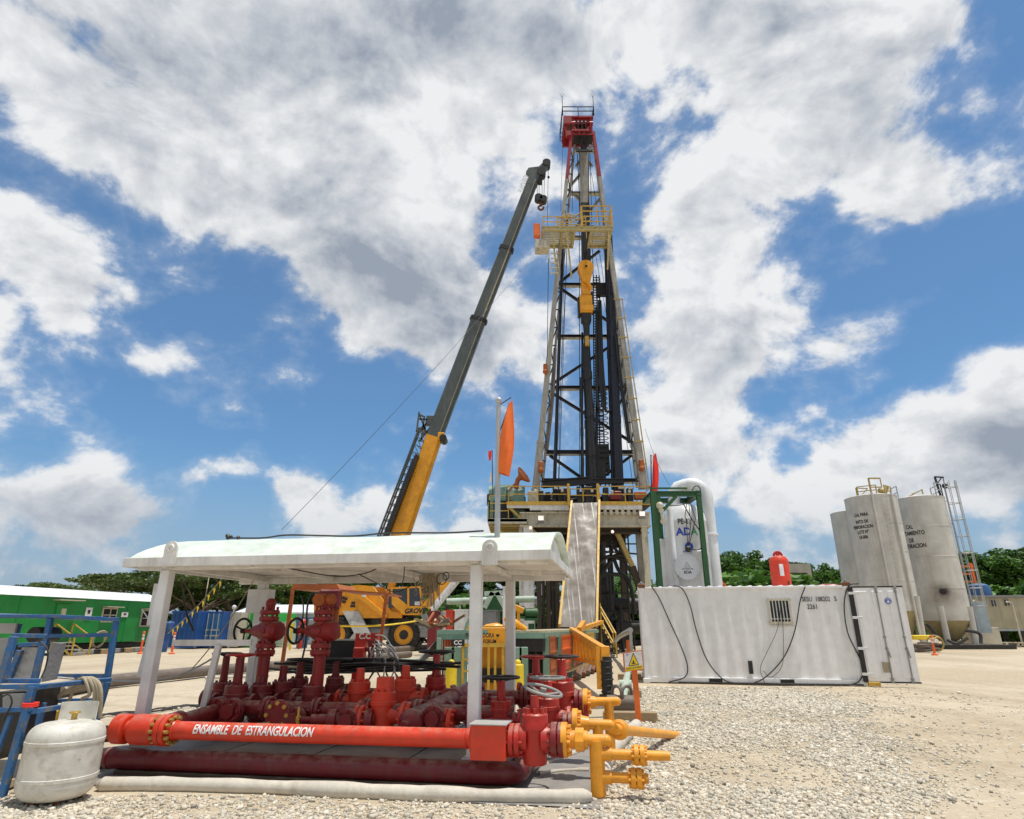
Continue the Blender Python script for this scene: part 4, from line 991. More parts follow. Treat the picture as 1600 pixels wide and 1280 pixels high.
    d = MB(); d.obox(h0 + DX * (W / 2 + .04) + EZ * (.12 + (CH - .2) / 2), (DX, DY, EZ), (W / 2, .025, (CH - .2) / 2), .006)
    for x0, x1 in ((.1, .4), (.52, .8), (.92, 1.2)): d.obox(h0 + DX * (x0 + x1) / 2 - DY * .032 + EZ * 1.33, (DX, DY, EZ), ((x1 - x0) / 2, .012, 1.12), .008)
    dr = d.build('door', 'container_white', t)
    k = MB(); k.obox(h0 + DX * .0 - DY * .0 + EZ * 1.33, (DX, DY, EZ), (.055, .05, 1.23)); k.obox(h0 + DX * (W / 2 + .04) + EZ * (CH - .065), (DX, DY, EZ), (W / 2 + .02, .03, .018)); k.obox(h0 + DX * (W / 2 + .04) + EZ * .105, (DX, DY, EZ), (W / 2 + .02, .03, .018)); k.build('seal', 'black', dr)
    for x in (.64, 1.12):
        k = MB(); k.cyl(h0 + DX * x - DY * .07 + EZ * .08, h0 + DX * x - DY * .07 + EZ * (CH - .05), .017, seg=10)
        for z in (.12, .2, .95, 1.25, CH - .2, CH - .1): k.obox(h0 + DX * x - DY * .06 + EZ * z, (DX, DY, EZ), (.035, .025, .03), .006)
        k.bar(h0 + DX * x - DY * .085 + EZ * 1.0, h0 + DX * (x + .05) - DY * .085 + EZ * .72, .03, .02); k.build('locking_bar', 'steel', dr)
    for z in (.3, .95, 1.75, 2.4): k = MB(); k.obox(h0 + DX * .06 - DY * .04 + EZ * z, (DX, DY, EZ), (.13, .012, .035), .004); k.build('hinge', 'white_clean', dr)
    k = MB(); k.obox(h0 + DX * .56 - DY * .052 + EZ * .48, (DX, DY, EZ), (.10, .004, .13)); k.build('data_plate', 'rope', dr)
    k = MB(); c = h0 + DX * .90 - DY * .047 + EZ * 2.18; k.cyl(c, c - DY * .004, .085, seg=24); st = k.build('round_sticker', 'blue_letter', dr)
    k = MB(); k.prism([c - DY * .006 + DX * .04 - EZ * .035, c - DY * .006 - DX * .04 - EZ * .035, c - DY * .006 + EZ * .045], DY * -.001); k.torus(c - DY * .005, DY, .06, .004, 20, 4); k.build('sticker_mark', 'white_letter', st)
    k = MB(); k.box(cc(CL + .2, -.1, .06), (.3, .12, .11), CRZ, .01); single(k, 'wood_block', 'yellow', 'yellow block on the sand under the open container door', 'block')
container()
def container_cables():
    y = -.07
    def cp(px, py): 
        d = ray(px, py); o = V((0, 0, CAM_H)); t = (y - (o - CO).dot(CY)) / d.dot(CY); p = o + d * t
        p.z = max(p.z, .03); return p
    for pts, r, lab in (([(1017, 915), (1030, 935), (1048, 975), (1064, 1010), (1074, 1040), (1070, 1058), (1045, 1068)], .016, 'black cable hanging down the container from its left corner lug'),
                        ([(1052, 915), (1066, 920), (1078, 945), (1088, 985), (1104, 1030), (1128, 1060), (1150, 1073), (1172, 1074)], .016, 'second black cable from the left hanging over the container roof edge'),
                        ([(1258, 917), (1250, 940), (1242, 985), (1226, 1025), (1200, 1055), (1176, 1072), (1150, 1074)], .016, 'black cable looping down past the barred window of the container'),
                        ([(1342, 912), (1326, 916), (1319, 945), (1325, 990), (1344, 1030), (1348, 1055), (1330, 1070), (1280, 1073), (1170, 1076)], .017, 'black cable dropping from the right corner lug beside the container door'),
                        ([(1221, 945), (1214, 985), (1198, 1020), (1188, 1045), (1195, 1068)], .007, 'thin grey wire running down from the container window'),
                        ([(1222, 955), (1224, 1000), (1222, 1040), (1205, 1058), (1192, 1048)], .007, 'thin wire curling beside the container cable opening'),
                        ([(1060, 1068), (1120, 1073), (1200, 1074), (1290, 1074), (1350, 1073)], .02, 'black cable lying on the gravel along the foot of the container')):
        m = MB(); q = smooth_pts([cp(*p) for p in pts]); m.tube(q, r, 8); single(m, 'cable', 'hose', lab, 'cable', group='cables on the container')
container_cables()
def red_tank():
    c = cc(0, 1.2, 0); c = V((xat(1220, 20.2, 3.0), 20.2, CH + .02)); t = thing('red_air_tank', 'small red upright pressure tank standing on the container roof', 'tank', c)
    m = MB(); r = .29; m.lathe([(.1, 0), (r - .04, .01), (r, .05), (r, .80), (r * .95, .88), (r * .75, .96), (r * .4, 1.0), (.02, 1.01)], c, EZ, 28); b = m.build('tank_body', 'orange_red', t)
    k = MB(); k.torus(c + EZ * 1.0, EY, .12, .04, 16, 8, 0, math.pi); k.cyl(c + EZ * .98, c + EZ * 1.07, .06); k.build('top_guard', 'red', t)
    k = MB(); o = c + V((-.06, -r - .001, .52)); k.box(o + V((0, .03, .02)), (.12, .06, .36)); k.build('label', 'white_letter', t)
    k = MB(); k.tube(smooth_pts([c + V((.1, -.3, .2)), c + V((.1, -.34, 0)), c + V((.12, -.6, -.06))]), .02); k.build('hose', 'hose', t)
red_tank()
# ================================================================== degasser vessel with green frame
def vessel():
    Y = 24.5
    A = lambda px, py, Y_=Y: at(px, py, Y_)
    base = V((A(1075, 900).x, Y, 0)); t = thing('degasser_vessel', 'tall white gas separator vessel in a green lifting frame behind the container', 'vessel', base)
    cx = A(1073, 850).x; r = .82; zt = A(1075, 800, Y - .9).z; zr = A(1075, 778).z
    m = MB(); c = V((cx, Y, 0)); m.lathe([(r, .1), (r, zt - .3), (r * 1.005, zt - .29), (r * 1.005, zt - .25), (r, zt - .24), (r * .97, zt - .02), (r * .85, zt + .2), (r * .6, zt + .36), (r * .3, zt + .43), (.02, zt + .45)], c, EZ, 44); vb = m.build('vessel_body', 'vessel', t)
    m = MB(); m.lathe([(.5, .1), (.5, zt - .4), (.4, zt - .1), (.05, zt)], V((cx + .75, Y + .75, 0)), EZ, 28); m.lathe([(.4, .1), (.4, zt - .9), (.05, zt - .8)], V((cx - .75, Y + .5, 0)), EZ, 24); m.build('rear_vessel', 'vessel', t)
    # big overhead pipe
    xr = A(1111, 850).x; zp = A(1107, 770).z + .22; m = MB(); pts = [V((xr, Y - .05, .1)), V((xr, Y - .05, zp - .4))]
    for i in range(1, 9): a = i / 8 * math.pi / 2; pts.append(V((xr - .55 + .55 * math.cos(a), Y - .05 + .15 * i / 8, zp - .4 + .55 * math.sin(a))))
    pts += [V((cx + .2, Y + .3, zp + .15)), V((cx - .05, Y + .38, zp + .08)), V((cx - .2, Y + .42, zp - .12)), V((cx - .25, Y + .44, zp - .5)), V((cx - .25, Y + .44, zp - 1.5))]; m.tube(pts, .25, 22)
    for z in (A(1107, 838).z, 1.2): m.cyl(V((xr, Y - .05, z)), V((xr, Y - .05, z + .08)), .30, seg=24, c=.01)
    for py in (822, 900): m.bar(V((xr - .6, Y - .1, A(1107, py).z)), V((xr, Y - .1, A(1107, py).z)), .05)
    m.build('overhead_pipe', 'vessel', t)
    xl = A(1043, 850).x; zl = A(1043, 800).z; m = MB(); m.tube([V((xl + .05, Y - .75, .1)), V((xl, Y - .75, zl - .15)), V((xl - .04, Y - .72, zl)), V((xl - .15, Y - .6, zl + .06))], .11, 16); m.build('side_pipe', 'vessel', t)
    m = MB(); z = A(1090, 862, Y - 1).z; m.tube(smooth_pts([V((cx + .1, Y - .9, z)), V((cx + .38, Y - .95, z)), V((cx + .48, Y - .9, z - .15)), V((cx + .50, Y - .85, z - .55))]), .06, 12); m.build('drain_pipe', 'vessel', t)
    # manhole
    yc = Y - r - .06; zc = A(1073, 886, yc).z; xc = A(1073, 886, yc).x; mc = V((xc, yc, zc)); m = MB(); m.cyl(mc + V((0, .3, 0)), mc, .40, seg=30); m.cyl(mc, mc - V((0, .07, 0)), .47, seg=36, c=.01); m.bolts(mc + V((0, -.03, 0)), V((0, -1, 0)), .46, 22, .035, .05); m.bar(mc + V((-.5, .02, -.1)), mc + V((-.5, .02, .12)), .08); mh = m.build('manhole', 'vessel', t)
    n = V((0, -1, 0)); f = mc + V((0, -.073, 0))
    lettering('SOA', .15, 'black_letter', mh, f + EZ * -.20, V((1, 0, 0)), EZ, bold=.006); lettering('GAS SEPARATOR', .055, 'black_letter', mh, f + EZ * -.08, V((1, 0, 0)), EZ, bold=.002)
    k = MB(); pp = [f + V((.11, -.001, -.02)), f + V((-.11, -.001, -.02)), f + V((0, -.001, .16))]
    for i in range(3): k.bar(pp[i], pp[(i + 1) % 3], .022, .004)
    k.bar(f + V((.03, -.001, .03)), f + V((-.03, -.001, .06)), .025, .004); k.build('emblem', 'black_letter', mh)
    # lettering on the vessel
    fr = lambda py: V((cx - .03, Y - r - .004, A(1073, py, Y - r).z))
    lettering('PE-1385', .30, 'black_letter', vb, fr(815) - V((.09, 0, 0)), V((1, 0, 0)), EZ, wrap=('v', r), bold=.006, sx=.75)
    lettering('A', .4, 'blue_letter', vb, fr(831) + V((-.40, .085, 0)), V((1, -.38, 0)), EZ, bold=.012, sx=1.0); lettering('D', .4, 'blue_letter', vb, fr(831) + V((-.13, .01, 0)), V((1, 0, 0)), EZ, bold=.012); lettering('A', .4, 'green_letter', vb, fr(831) + V((.13, .008, 0)), V((1, .2, 0)), EZ, bold=.010)
    k = MB(); c2 = fr(854) + V((-.12, .0, 0)); k.cyl(c2 + V((0, .02, 0)), c2 + V((0, -.006, 0)), .155, seg=26); em = k.build('emblem', 'blue_letter', vb)
    k = MB(); k.prism([c2 + V((.0, -.008, .09)), c2 + V((.07, -.008, -.05)), c2 + V((.0, -.008, -.02)), c2 + V((-.07, -.008, -.05))], V((0, -.001, 0))); k.build('emblem_mark', 'white_letter', em)
    lettering('SEPARADOR', .085, 'blue_letter', vb, fr(862) - V((.12, 0, 0)), V((1, 0, 0)), EZ, wrap=('v', r), bold=.003)
    # frame
    yf = Y - 1.15; g = MB()
    xa = at(1027, 850, yf); 
    def beam(a, b, w=.16, h=.2): g.ibar(a, b, w, h, up=V((0, 1, 0)) if abs((V(b) - V(a)).normalized().z) > .9 else None)
    for px, yy in ((1026, yf), (1033, yf + 1.6)):
        p = at(px, 850, yy); beam(V((p.x, yy, 0)), V((p.x, yy, at(px, 768, yy).z)), .2, .2)
    p2 = at(1099, 850, yf); beam(V((p2.x, yf, 0)), V((p2.x, yf, at(1090, 770, yf).z)), .17, .16)
    zt2 = at(1060, 772, yf).z; beam(V((xa.x - .1, yf, zt2)), V((p2.x + .1, yf, zt2)), .16, .2); beam(V((xa.x - .1, yf + 1.6, zt2 + .05)), V((p2.x + .1, yf + 1.6, zt2 + .05)), .16, .2)
    beam(V((xa.x, yf, zt2 + .02)), V((xa.x, yf + 1.6, zt2 + .02)), .18, .22); beam(V((p2.x, yf, zt2 + .02)), V((p2.x, yf + 1.6, zt2 + .02)), .18, .22)
    g.bar(V((xa.x + .05, yf, at(1030, 808, yf).z)), V((xa.x + .85, yf, zt2 - .1)), .16, .12); g.bar(V((xa.x - .1, yf, zt2 + .22)), V((xa.x + 1.3, yf, zt2 + .22)), .08, .06)
    g.build('lifting_frame', 'frame_green', t)
    w = MB(); q = A(1075, 858, Y - 1.05)
    for s in (-.24, -.05, .12): w.tube(smooth_pts([V((cx - .1, yf, zt2 - .1)), V((cx + s, Y - 1.0, zt2 - .8)), V((cx + s * .9, Y - 1.0, (zt2 + q.z) / 2)), q]), .014, 6)
    w.tube(smooth_pts([V((cx - .4, yf, zt2 - .15)), A(1080, 810, yf), A(1098, 838, yf), A(1094, 858, yf), q]), .02, 6); w.tube(smooth_pts([A(1078, 772, yf), A(1086, 760, yf), A(1093, 762, yf), A(1095, 775, yf), A(1090, 785, yf)]), .02, 6); w.ball(q, .12, 10, 6); w.tube(sag(A(1045, 790, yf), A(1090, 778, yf), .1), .016, 6)
    w.build('cable', 'hose', t)
    v = MB(); v.cyl(A(1031, 785, yf - .2), A(1036, 815, yf - .2), .06); v.ball(A(1031, 790, yf - .2), .14); v.cyl(A(1036, 815, yf - .1), A(1036, 815, yf - .3), .1); v.ball(A(1033, 798, yf - .2), .1); v.build('relief_valve', 'cream', t)
vessel()
# ================================================================== silos
def silo(cx, cy, r, z0, zt, label, cone=True, base='silo_base', rails=True, seed=1):
    c = V((cx, cy, 0)); t = thing('cement_silo', label, 'silo', c, group='grey silos behind the container')
    m = MB(); prof = [(r, z0)]; n = 4
    for i in range(1, n):
        z = z0 + (zt - z0) * i / n; prof += [(r, z - .03), (r + .015, z - .02), (r + .015, z + .02), (r, z + .03)]
    prof += [(r, zt - .05), (r + .02, zt - .04), (r + .02, zt), (r * .9, zt + .06), (r * .4, zt + .3), (.1, zt + .35)]
    m.lathe(prof, c, EZ, 48); b = m.build('silo_body', 'silo', t)
    m = MB(); m.lathe([(.3, .35), (.9, .75), (r * .98, z0), (r * .98, z0 + .001)], c, EZ, 40); m.build('silo_cone', base, t)
    for a in (-125, -55, 55, 125):
        p = c + V((math.cos(R(a)) * (r - .12), math.sin(R(a)) * (r - .12), 0)); q = c + V((math.cos(R(a)) * (r + .04), math.sin(R(a)) * (r + .04), 0)); l = MB()
        l.cyl(p + EZ * .02, p + EZ * (z0 + 1.0) + (q - p), .21, seg=18); l.box(p + EZ * .06, (.6, .6, .1)); l.cyl(p + EZ * .75, p + EZ * .8, .235, seg=18); l.build('leg', 'silo', t)
    return t, b, c
def scorch(o, c):
    m = MATS['silo'].copy(); m.name = 'silo_scorched'; nt = m.node_tree; N = nt.nodes; L = nt.links; b = N['Principled BSDF']; tc = N.new('ShaderNodeTexCoord'); src = b.inputs['Base Color'].links[0].from_socket
    for (dz, sc, amt, col) in ((-.35, (1.5, 1.5, 1.25), .75, (.16, .11, .07)), (0, (.8, .8, .75), 1.3, (.03, .02, .014)), (-3.2, (3.5, 2.2, 2.0), .55, (.22, .17, .10))):
        mp = N.new('ShaderNodeMapping'); mp.vector_type = 'TEXTURE'; L.new(tc.outputs['Object'], mp.inputs[0]); mp.inputs[1].default_value = c + V((0, 0, dz)); mp.inputs[3].default_value = sc
        nz = N.new('ShaderNodeTexNoise'); nz.inputs['Scale'].default_value = 1.6; nz.inputs['Detail'].default_value = 6; L.new(tc.outputs['Object'], nz.inputs['Vector'])
        g = N.new('ShaderNodeTexGradient'); g.gradient_type = 'QUADRATIC_SPHERE' if dz == 0 else 'SPHERICAL'; L.new(mp.outputs[0], g.inputs[0]); f = N.new('ShaderNodeMath'); f.operation = 'MULTIPLY'; f.use_clamp = True; L.new(g.outputs[1], f.inputs[0]); f2 = N.new('ShaderNodeMath'); f2.operation = 'MULTIPLY'; f2.inputs[1].default_value = amt * 2; L.new(nz.outputs[0], f2.inputs[0]); L.new(f2.outputs[0], f.inputs[1])
        x = N.new('ShaderNodeMix'); x.data_type = 'RGBA'; L.new(f.outputs[0], x.inputs[0]); L.new(src, x.inputs[6]); x.inputs[7].default_value = (*col, 1); src = x.outputs[2]
    L.new(src, b.inputs['Base Color']); o.data.materials[0] = m
def silos():
    Z = lambda py, Y: at(800, py, Y).z
    def X(px, py, Y): return at(px, py, Y).x
    s3Y, s2Y, s1Y = 50, 48, 55
    t3, b3, c3 = silo(X(1434, 782, s3Y), s3Y, 1.85, at(1470, 968, s3Y).z - .1, Z(781, s3Y), 'widest grey silo with a dark scorch mark and caged ladder on its right')
    t2, b2, c2 = silo(X(1360, 782, s2Y), s2Y, 1.82, 2.6, Z(779, s2Y), 'middle grey silo with two thin pipes down its front, behind the container door')
    t1, b1, c1 = silo(X(1336, 802, s1Y), s1Y, 2.0, 2.6, Z(802, s1Y), 'plain grey silo half hidden at the left of the three')
    # scorch mark: burnt opening
    a = at(1474, 924, s3Y - 1.8); k = MB(); dr = V((a.x - c3.x, a.y - c3.y, 0)).normalized(); p = c3 + dr * 1.86; p.z = a.z; k.cyl(p - dr * .05, p + dr * .03, .26, .2, 20); k.build('burnt_hatch', 'black', b3); scorch(b3, p - c3)
    for r_, cx_, dz in ((.62, 'silo_base', 0), ):
        pass
    # pipes and rungs on silo 2
    m = MB()
    for px in (1364, 1392):
        a = at(px, 782, s2Y - 1.7); dr = V((a.x - c2.x, a.y - c2.y, 0)).normalized(); p = c2 + dr * 1.93; m.cyl(V((p.x, p.y, .8)), V((p.x, p.y, Z(776, s2Y))), .075, seg=12)
        for i in range(6): q = V((p.x, p.y, 2 + i * 1.6)); m.bar(q, q - dr * .15, .05)
    m.build('fill_pipe', 'silo', t2)
    m = MB(); a = at(1384, 800, s2Y - 1.7); dr = V((a.x - c2.x, a.y - c2.y, 0)).normalized(); tn = V((-dr.y, dr.x, 0))
    for i in range(26): p = c2 + dr * 1.92 + EZ * (2.6 + i * .33); m.bar(p - tn * .2, p + tn * .2, .04); m.bar(p - tn * .2, p - tn * .2 - dr * .1, .03); m.bar(p + tn * .2, p + tn * .2 - dr * .1, .03)
    m.build('rung', 'silo', t2)
    # tops
    def toprail(t, c, zt, r, angs, h, mat='dull_yellow'):
        for a0, a1 in angs:
            m = MB(); p = c + V((math.cos(R(a0)) * r, math.sin(R(a0)) * r, zt)); q = c + V((math.cos(R(a1)) * r, math.sin(R(a1)) * r, zt)); rail(m, [p, q], h, .03, 1, 1.3)
            m.build('top_rail', mat, t)
    z2 = Z(779, s2Y); z3 = Z(781, s3Y)
    toprail(t2, c2, z2, 1.5, ((-150, -100), (-75, -30)), .75); toprail(t3, c3, z3, 1.75, ((-75, -40), (-40, 20), (150, 190)), 1.05, 'galv')
    m = MB(); p = c2 + EZ * z2 + V((-.35, -.9, 0)); m.bar(p, p + EZ * 1.4, .1); m.bar(p + EZ * 1.4, p + EZ * 1.4 + V((.9, 0, .0)), .1); m.bar(p + EZ * .7, p + EZ * .7 + V((.9, 0, 0)), .08); m.bar(p + V((.9, 0, .7)), p + V((.9, 0, 1.4)), .06); m.cyl(p + V((1.0, 0, .2)), p + V((1.3, 0, .7)), .16); m.ball(p + V((.8, .1, .45)), .2); m.bar(p + V((.4, 0, 0)), p + V((1.9, .2, .05)), .1); m.build('top_hoist', 'dull_yellow', t2)
    m = MB(); p = c2 + EZ * z2 + V((-1.3, -.6, 0)); m.bar(p, p + EZ * .7, .07); m.bar(p + EZ * .7, p + V((.9, 0, .65)), .07); m.bar(p + V((.9, 0, .65)), p + V((.3, 0, .1)), .05); m.build('top_hoist', 'dull_yellow', t2)
    m = MB(); p = c3 + EZ * z3 + V((-.9, -.8, 0)); m.bar(p + V((-.3, 0, .1)), p + V((.9, 0, .65)), .07); m.bar(p + V((.9, 0, 0)), p + V((.9, 0, .7)), .07); m.bar(p + V((.0, 0, .3)), p + V((.9, 0, .65)), .05); m.build('top_hoist', 'dull_yellow', t3)
    m = MB(); p = c3 + EZ * z3 + V((1.35, -.9, -.3)); m.bar(p, p + V((-.15, 0, 2.0)), .12); m.bar(p + V((-.15, 0, 2.0)), p + V((.55, 0, 1.95)), .1); m.bar(p + V((-.1, 0, 1.4)), p + V((.4, 0, 1.95)), .06); m.cyl(p + V((.5, 0, 1.9)), p + V((.5, 0, 1.2)), .03); m.ball(p + V((.5, 0, 1.25)), .22, 10, 6); m.build('top_hoist', 'dark_steel', t3)
    # caged ladder on silo 3
    dr = V((.88, -.475, 0)).normalized(); tn = V((-dr.y, dr.x, 0)); m = MB(); o = c3 + dr * 2.0
    for s in (-.25, .25): m.bar(o + tn * s + EZ * 1.0, o + tn * s + EZ * (z3 + 1.1), .05)
    for i in range(34): z = 1.2 + i * .32; m.bar(o - tn * .25 + EZ * z, o + tn * .25 + EZ * z, .035)
    for i in range(6): p = o + EZ * (2 + i * 1.8); m.bar(p, p - dr * .2, .05)
    m.build('ladder', 'galv', t3)
    m = MB()
    for i in range(8):
        z = 3.0 + i * 1.3; pts = [o + EZ * z + tn * (.42 * math.cos(a)) + dr * (.05 + .8 * math.sin(a)) for a in [math.pi * k / 10 for k in range(11)]]; m.tube(pts, .03, 6)
    for a in (20, 60, 90, 120, 160): p = o + tn * (.42 * math.cos(R(a))) + dr * (.05 + .8 * math.sin(R(a))); m.bar(p + EZ * 3.0, p + EZ * (z3 + 1.3), .035)
    m.build('ladder_cage', 'galv', t3)
    m = MB(); m.box(o + dr * .35 + EZ * 2.2, (.9, .5, 2.2), -.5); m.build('control_cabinet', 'blue_grey', t3)
    # lettering
    def sil_txt(b, c, r, px, lines, Y, size):
        for s, py in lines:
            a = at(px, py, Y - r * .8); dr = V((a.x - c.x, a.y - c.y, 0)).normalized(); p = c + dr * (r + .012); p.z = a.z
            lettering(s, size, 'black_letter', b, p, V((-dr.y, dr.x, 0)), EZ, wrap=('v', r + .012), bold=.012, sx=.68)
    sil_txt(b2, c2, 1.82, 1335, (('CAL PARA', 803), ('ENTO DE', 814), ('PERFORACION', 822), ('LOTE N\u00b0', 830), ('LR-006', 838)), s2Y, .34)
    sil_txt(b3, c3, 1.85, 1400, (('CAL', 822), ('TRATAMIENTO', 832), ('DE', 843), ('PERFORACION', 852)), s3Y, .44)
    # hoses and skid at the foot
    m = MB(); m.box(c3 + V((.3, -.9, .16)), (5.4, 3.6, .3), 0, .02); single(m, 'silo_skid', 'dark_steel', 'dark steel skid under the widest silo', 'skid', base=c3 + V((.3, -.9, 0)))
    for i, (a, h, b, lab) in enumerate((((1435, 1000), (1445, 975), (1470, 1000), 'black hose arching at the left foot of the widest silo'), ((1508, 985), (1530, 990), (1533, 1005), 'black hose bending down at the right leg of the widest silo'), ((1480, 1000), (1495, 1006), (1512, 997), 'black hose on the skid between the widest silo legs'))):
        m = MB(); m.tube(smooth_pts([at(*a, 47), at(*h, 46.6), at(*b, 46.4)]), .11, 8); single(m, 'hose', 'hose', lab, 'hose')
    m = MB(); m.box(at(1440, 996, 45), (1.4, .5, .3), 0, .05); single(m, 'yellow_bar', 'sign_yellow', 'yellow bar on the skid left of the orange delineator by the silos', 'bar')
    m = MB(); m.box(c3 + V((3.6, 1.5, .75)), (1.8, 1.8, 1.5), 0, .03); single(m, 'concrete_tank', 'beige', 'low beige block tank right of the widest silo', 'tank')
silos()
# ================================================================== drilling rig
YF, YM, YB = 40.0, 42.0, 44.6          # floor front, mast front legs, mast back legs
ZF = at(900, 786, YF).z
RIG = thing('drilling_rig', 'tall drilling rig with red-topped white mast on a cream substructure', 'drilling rig', V((5.3, 42, 0)))
def rig_mast():
    A = at
    def lerp(p, q, t): return V(p).lerp(V(q), t)
    # front legs
    Lb, Lt = A(834, 768, YM), A(893, 206, YM); Rb, Rt = A(1008, 764, YM), A(927, 206, YM)
    Lb.z = Rb.z = ZF
    def on(b, t, py):
        lo, hi = 0.0, 1.0
        for _ in range(40):
            m_ = (lo + hi) / 2; p = lerp(b, t, m_); d = p.z - CAM_H; f = p.y * CP + d * SP; v = 640 - (-p.y * SP + d * CP) / f * FPX
            if v > py: lo = m_
            else: hi = m_
        return lerp(b, t, lo)
    def leg(b, t, w, seq):
        for p0, p1, mat, ww in seq:
            m = MB(); p, q = on(b, t, p0), on(b, t, p1); m.bar(p, q, ww, ww * .9, b=.03, up=V((0, 1, 0)))
            if ww > .4 and p0 > 700: m.bar(p + V((0, -.02, 0)), lerp(p, q, .04) + V((0, -.02, 0)), ww * 1.2, ww * 1.1, up=V((0, 1, 0))); m.bar(lerp(p, q, .96), q, ww * 1.08, ww, up=V((0, 1, 0)))
            m.build('mast_leg', mat, RIG)
    leg(Lb, Lt, .5, ((768, 690, 'mast', .52), (690, 560, 'mast', .40), (560, 400, 'mast', .36), (400, 281, 'mast', .30), (281, 206, 'crown_red', .27)))
    leg(Rb, Rt, .5, ((764, 690, 'mast', .52), (690, 560, 'mast', .40), (560, 400, 'mast', .36), (400, 277, 'mast', .30), (277, 206, 'crown_red', .27)))
    # rear legs, further back
    lb, lt = A(847, 762, YB), A(899, 212, YB); rb, rt = A(996, 762, YB), A(926, 212, YB)
    for b, t in ((lb, lt), (rb, rt)):
        m = MB(); m.bar(b, t, .2, .24, b=.02, up=V((0, 1, 0))); m.build('mast_leg', 'mast', RIG)
    # side lacing between front and rear legs
    for (fb, ft, bb, bt) in ((Lb, Lt, lb, lt), (Rb, Rt, rb, rt)):
        m = MB(); ys = [752, 720, 690, 660, 630, 600, 570, 540, 512, 484, 456, 428, 400, 372, 346, 320, 296, 272, 250, 230]
        for i, (a, b) in enumerate(zip(ys, ys[1:])):
            m.bar(on(fb, ft, a), on(bb, bt, a), .10); p, q = (on(fb, ft, a), on(bb, bt, b)) if i % 2 else (on(bb, bt, a), on(fb, ft, b)); m.bar(p, q, .08)
        m.build('side_lacing', 'brown', RIG)
    # back girts
    for py, h in ((752, .34), (708, .38), (607, .32), (527, .30), (446, .28), (372, .26), (303, .26), (236, .2)):
        m = MB(); p, q = on(lb, lt, py), on(rb, rt, py); m.ibar(p + EZ * .06, q + EZ * .06, .3, h * .75, .05); gt = m.build('girt', 'dark_steel' if py > 400 else 'mast', RIG); m = MB(); m.bar(p - EZ * (h * .375), q - EZ * (h * .375), .32, .06); m.build('girt_flange', 'cream', gt)  # dark web and pale underside: shade and ground bounce put into the colours
    dg = [((859, 712), (916, 752)), ((992, 708), (936, 750)), ((857, 611), (997, 697)), ((860, 602), (968, 532)), ((873, 449), (973, 518)), ((874, 442), (937, 392)), ((888, 296), (925, 330)), ((890, 292), (922, 255)), ((897, 226), (925, 260)), ((926, 226), (900, 260)), ((885, 372), (940, 308))]
    for (a, b) in dg:
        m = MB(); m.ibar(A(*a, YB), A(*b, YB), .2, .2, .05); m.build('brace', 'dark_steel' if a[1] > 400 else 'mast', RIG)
    # crown
    m = MB(); p = lambda x, y, Y=YM: A(x, y, Y)
    zc = p(900, 206).z; z2 = p(900, 184).z; xl, xr = p(881, 190).x, p(927, 190).x
    m.box(((xl + xr) / 2, YM + 1.3, z2 - .05), (xr - xl, 3.0, .16)); m.box(((xl + xr) / 2, YM + .1, z2 - .45), (xr - xl - .1, .2, .62)); m.box(((xl + xr) / 2, YM + 2.6, z2 - .45), (xr - xl - .1, .2, .62)); m.box(((xl + xr) / 2 + .1, YM - .1, zc + .02), (xr - xl - 1.0, .2, .18))
    m.box((xl + .3, YM - .1, z2 - .5), (.7, .3, .7)); m.box((xl + .35, YM - .1, z2 - 1.9), (.4, .35, .5))
    m.bar((xl + .05, YM, z2 - .3), (xl + .25, YM, z2 - 2.2), .10); 
    for (a, b) in (((894, 196), (906, 208)), ((923, 196), (912, 208)), ((894, 194), (923, 192)), ((893, 210), (928, 210))): m.bar(p(*a, YM - .1), p(*b, YM - .1), .09)
    for s in (xl + .8, xr - .2): m.bar((s, YM, zc - .2), (s, YM, z2), .2); m.cyl((s - .15, YM - .05, z2 - .7), (s + .15, YM - .05, z2 - .7), .18)
    m.build('crown', 'crown_red', RIG)
    m = MB(); a, b, c, d = V((xl - .1, YM - .2, z2 + .05)), V((xr + .05, YM - .2, z2 + .05)), V((xr + .05, YM + 2.8, z2 + .05)), V((xl - .1, YM + 2.8, z2 + .05)); rail(m, [a, b, c, d, a], .95, .03, 1, 1.2)
    for s in (a, b): m.bar(s, s + EZ * 2.1, .05); m.bar(s + EZ * 2.0, s + V((.2, 0, 2.5)), .02); m.bar(s + EZ * 2.0, s + V((-.2, 0, 2.5)), .02); m.bar(s + EZ * 2.0, s + V((0, 0, 2.6)), .02)
    m.build('crown_rail', 'dark_steel', RIG)
    m = MB()
    for k in range(5): c = V(((xl + xr) / 2 - .7 + k * .32, YM + .4, z2 - .7)); m.cyl(c - V((.06, 0, 0)), c + V((.06, 0, 0)), .6, seg=20)
    m.build('crown_sheaves', 'dark_steel', RIG)
    m = MB(); m.box(p(911, 216, YM + 1), (1.7, 1.2, .3)); m.box(p(912, 222, YM + .7), (.5, .6, 1.0)); m.bar(p(912, 222, YM + .5), p(913, 236, YM), .14); m.bar(p(900, 236, YM), p(926, 236, YM), .14); m.build('crown_frame', 'dark_steel', RIG)
    # central guide beam
    m = MB(); m.bar(p(912, 236, YB - .5), p(914, 318, YB - .5), .75, .3, b=.02, up=V((0, 1, 0))); m.build('guide_beam', 'mast', RIG)
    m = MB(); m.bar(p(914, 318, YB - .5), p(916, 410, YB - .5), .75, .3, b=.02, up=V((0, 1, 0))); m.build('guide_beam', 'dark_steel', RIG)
    # racking board
    zb = A(900, 360, YF).z; m = MB(); x0, x1 = A(846, 360, YF).x, A(957, 360, YF).x; Y0 = YF - .2
    xm = A(914, 360, YF).x
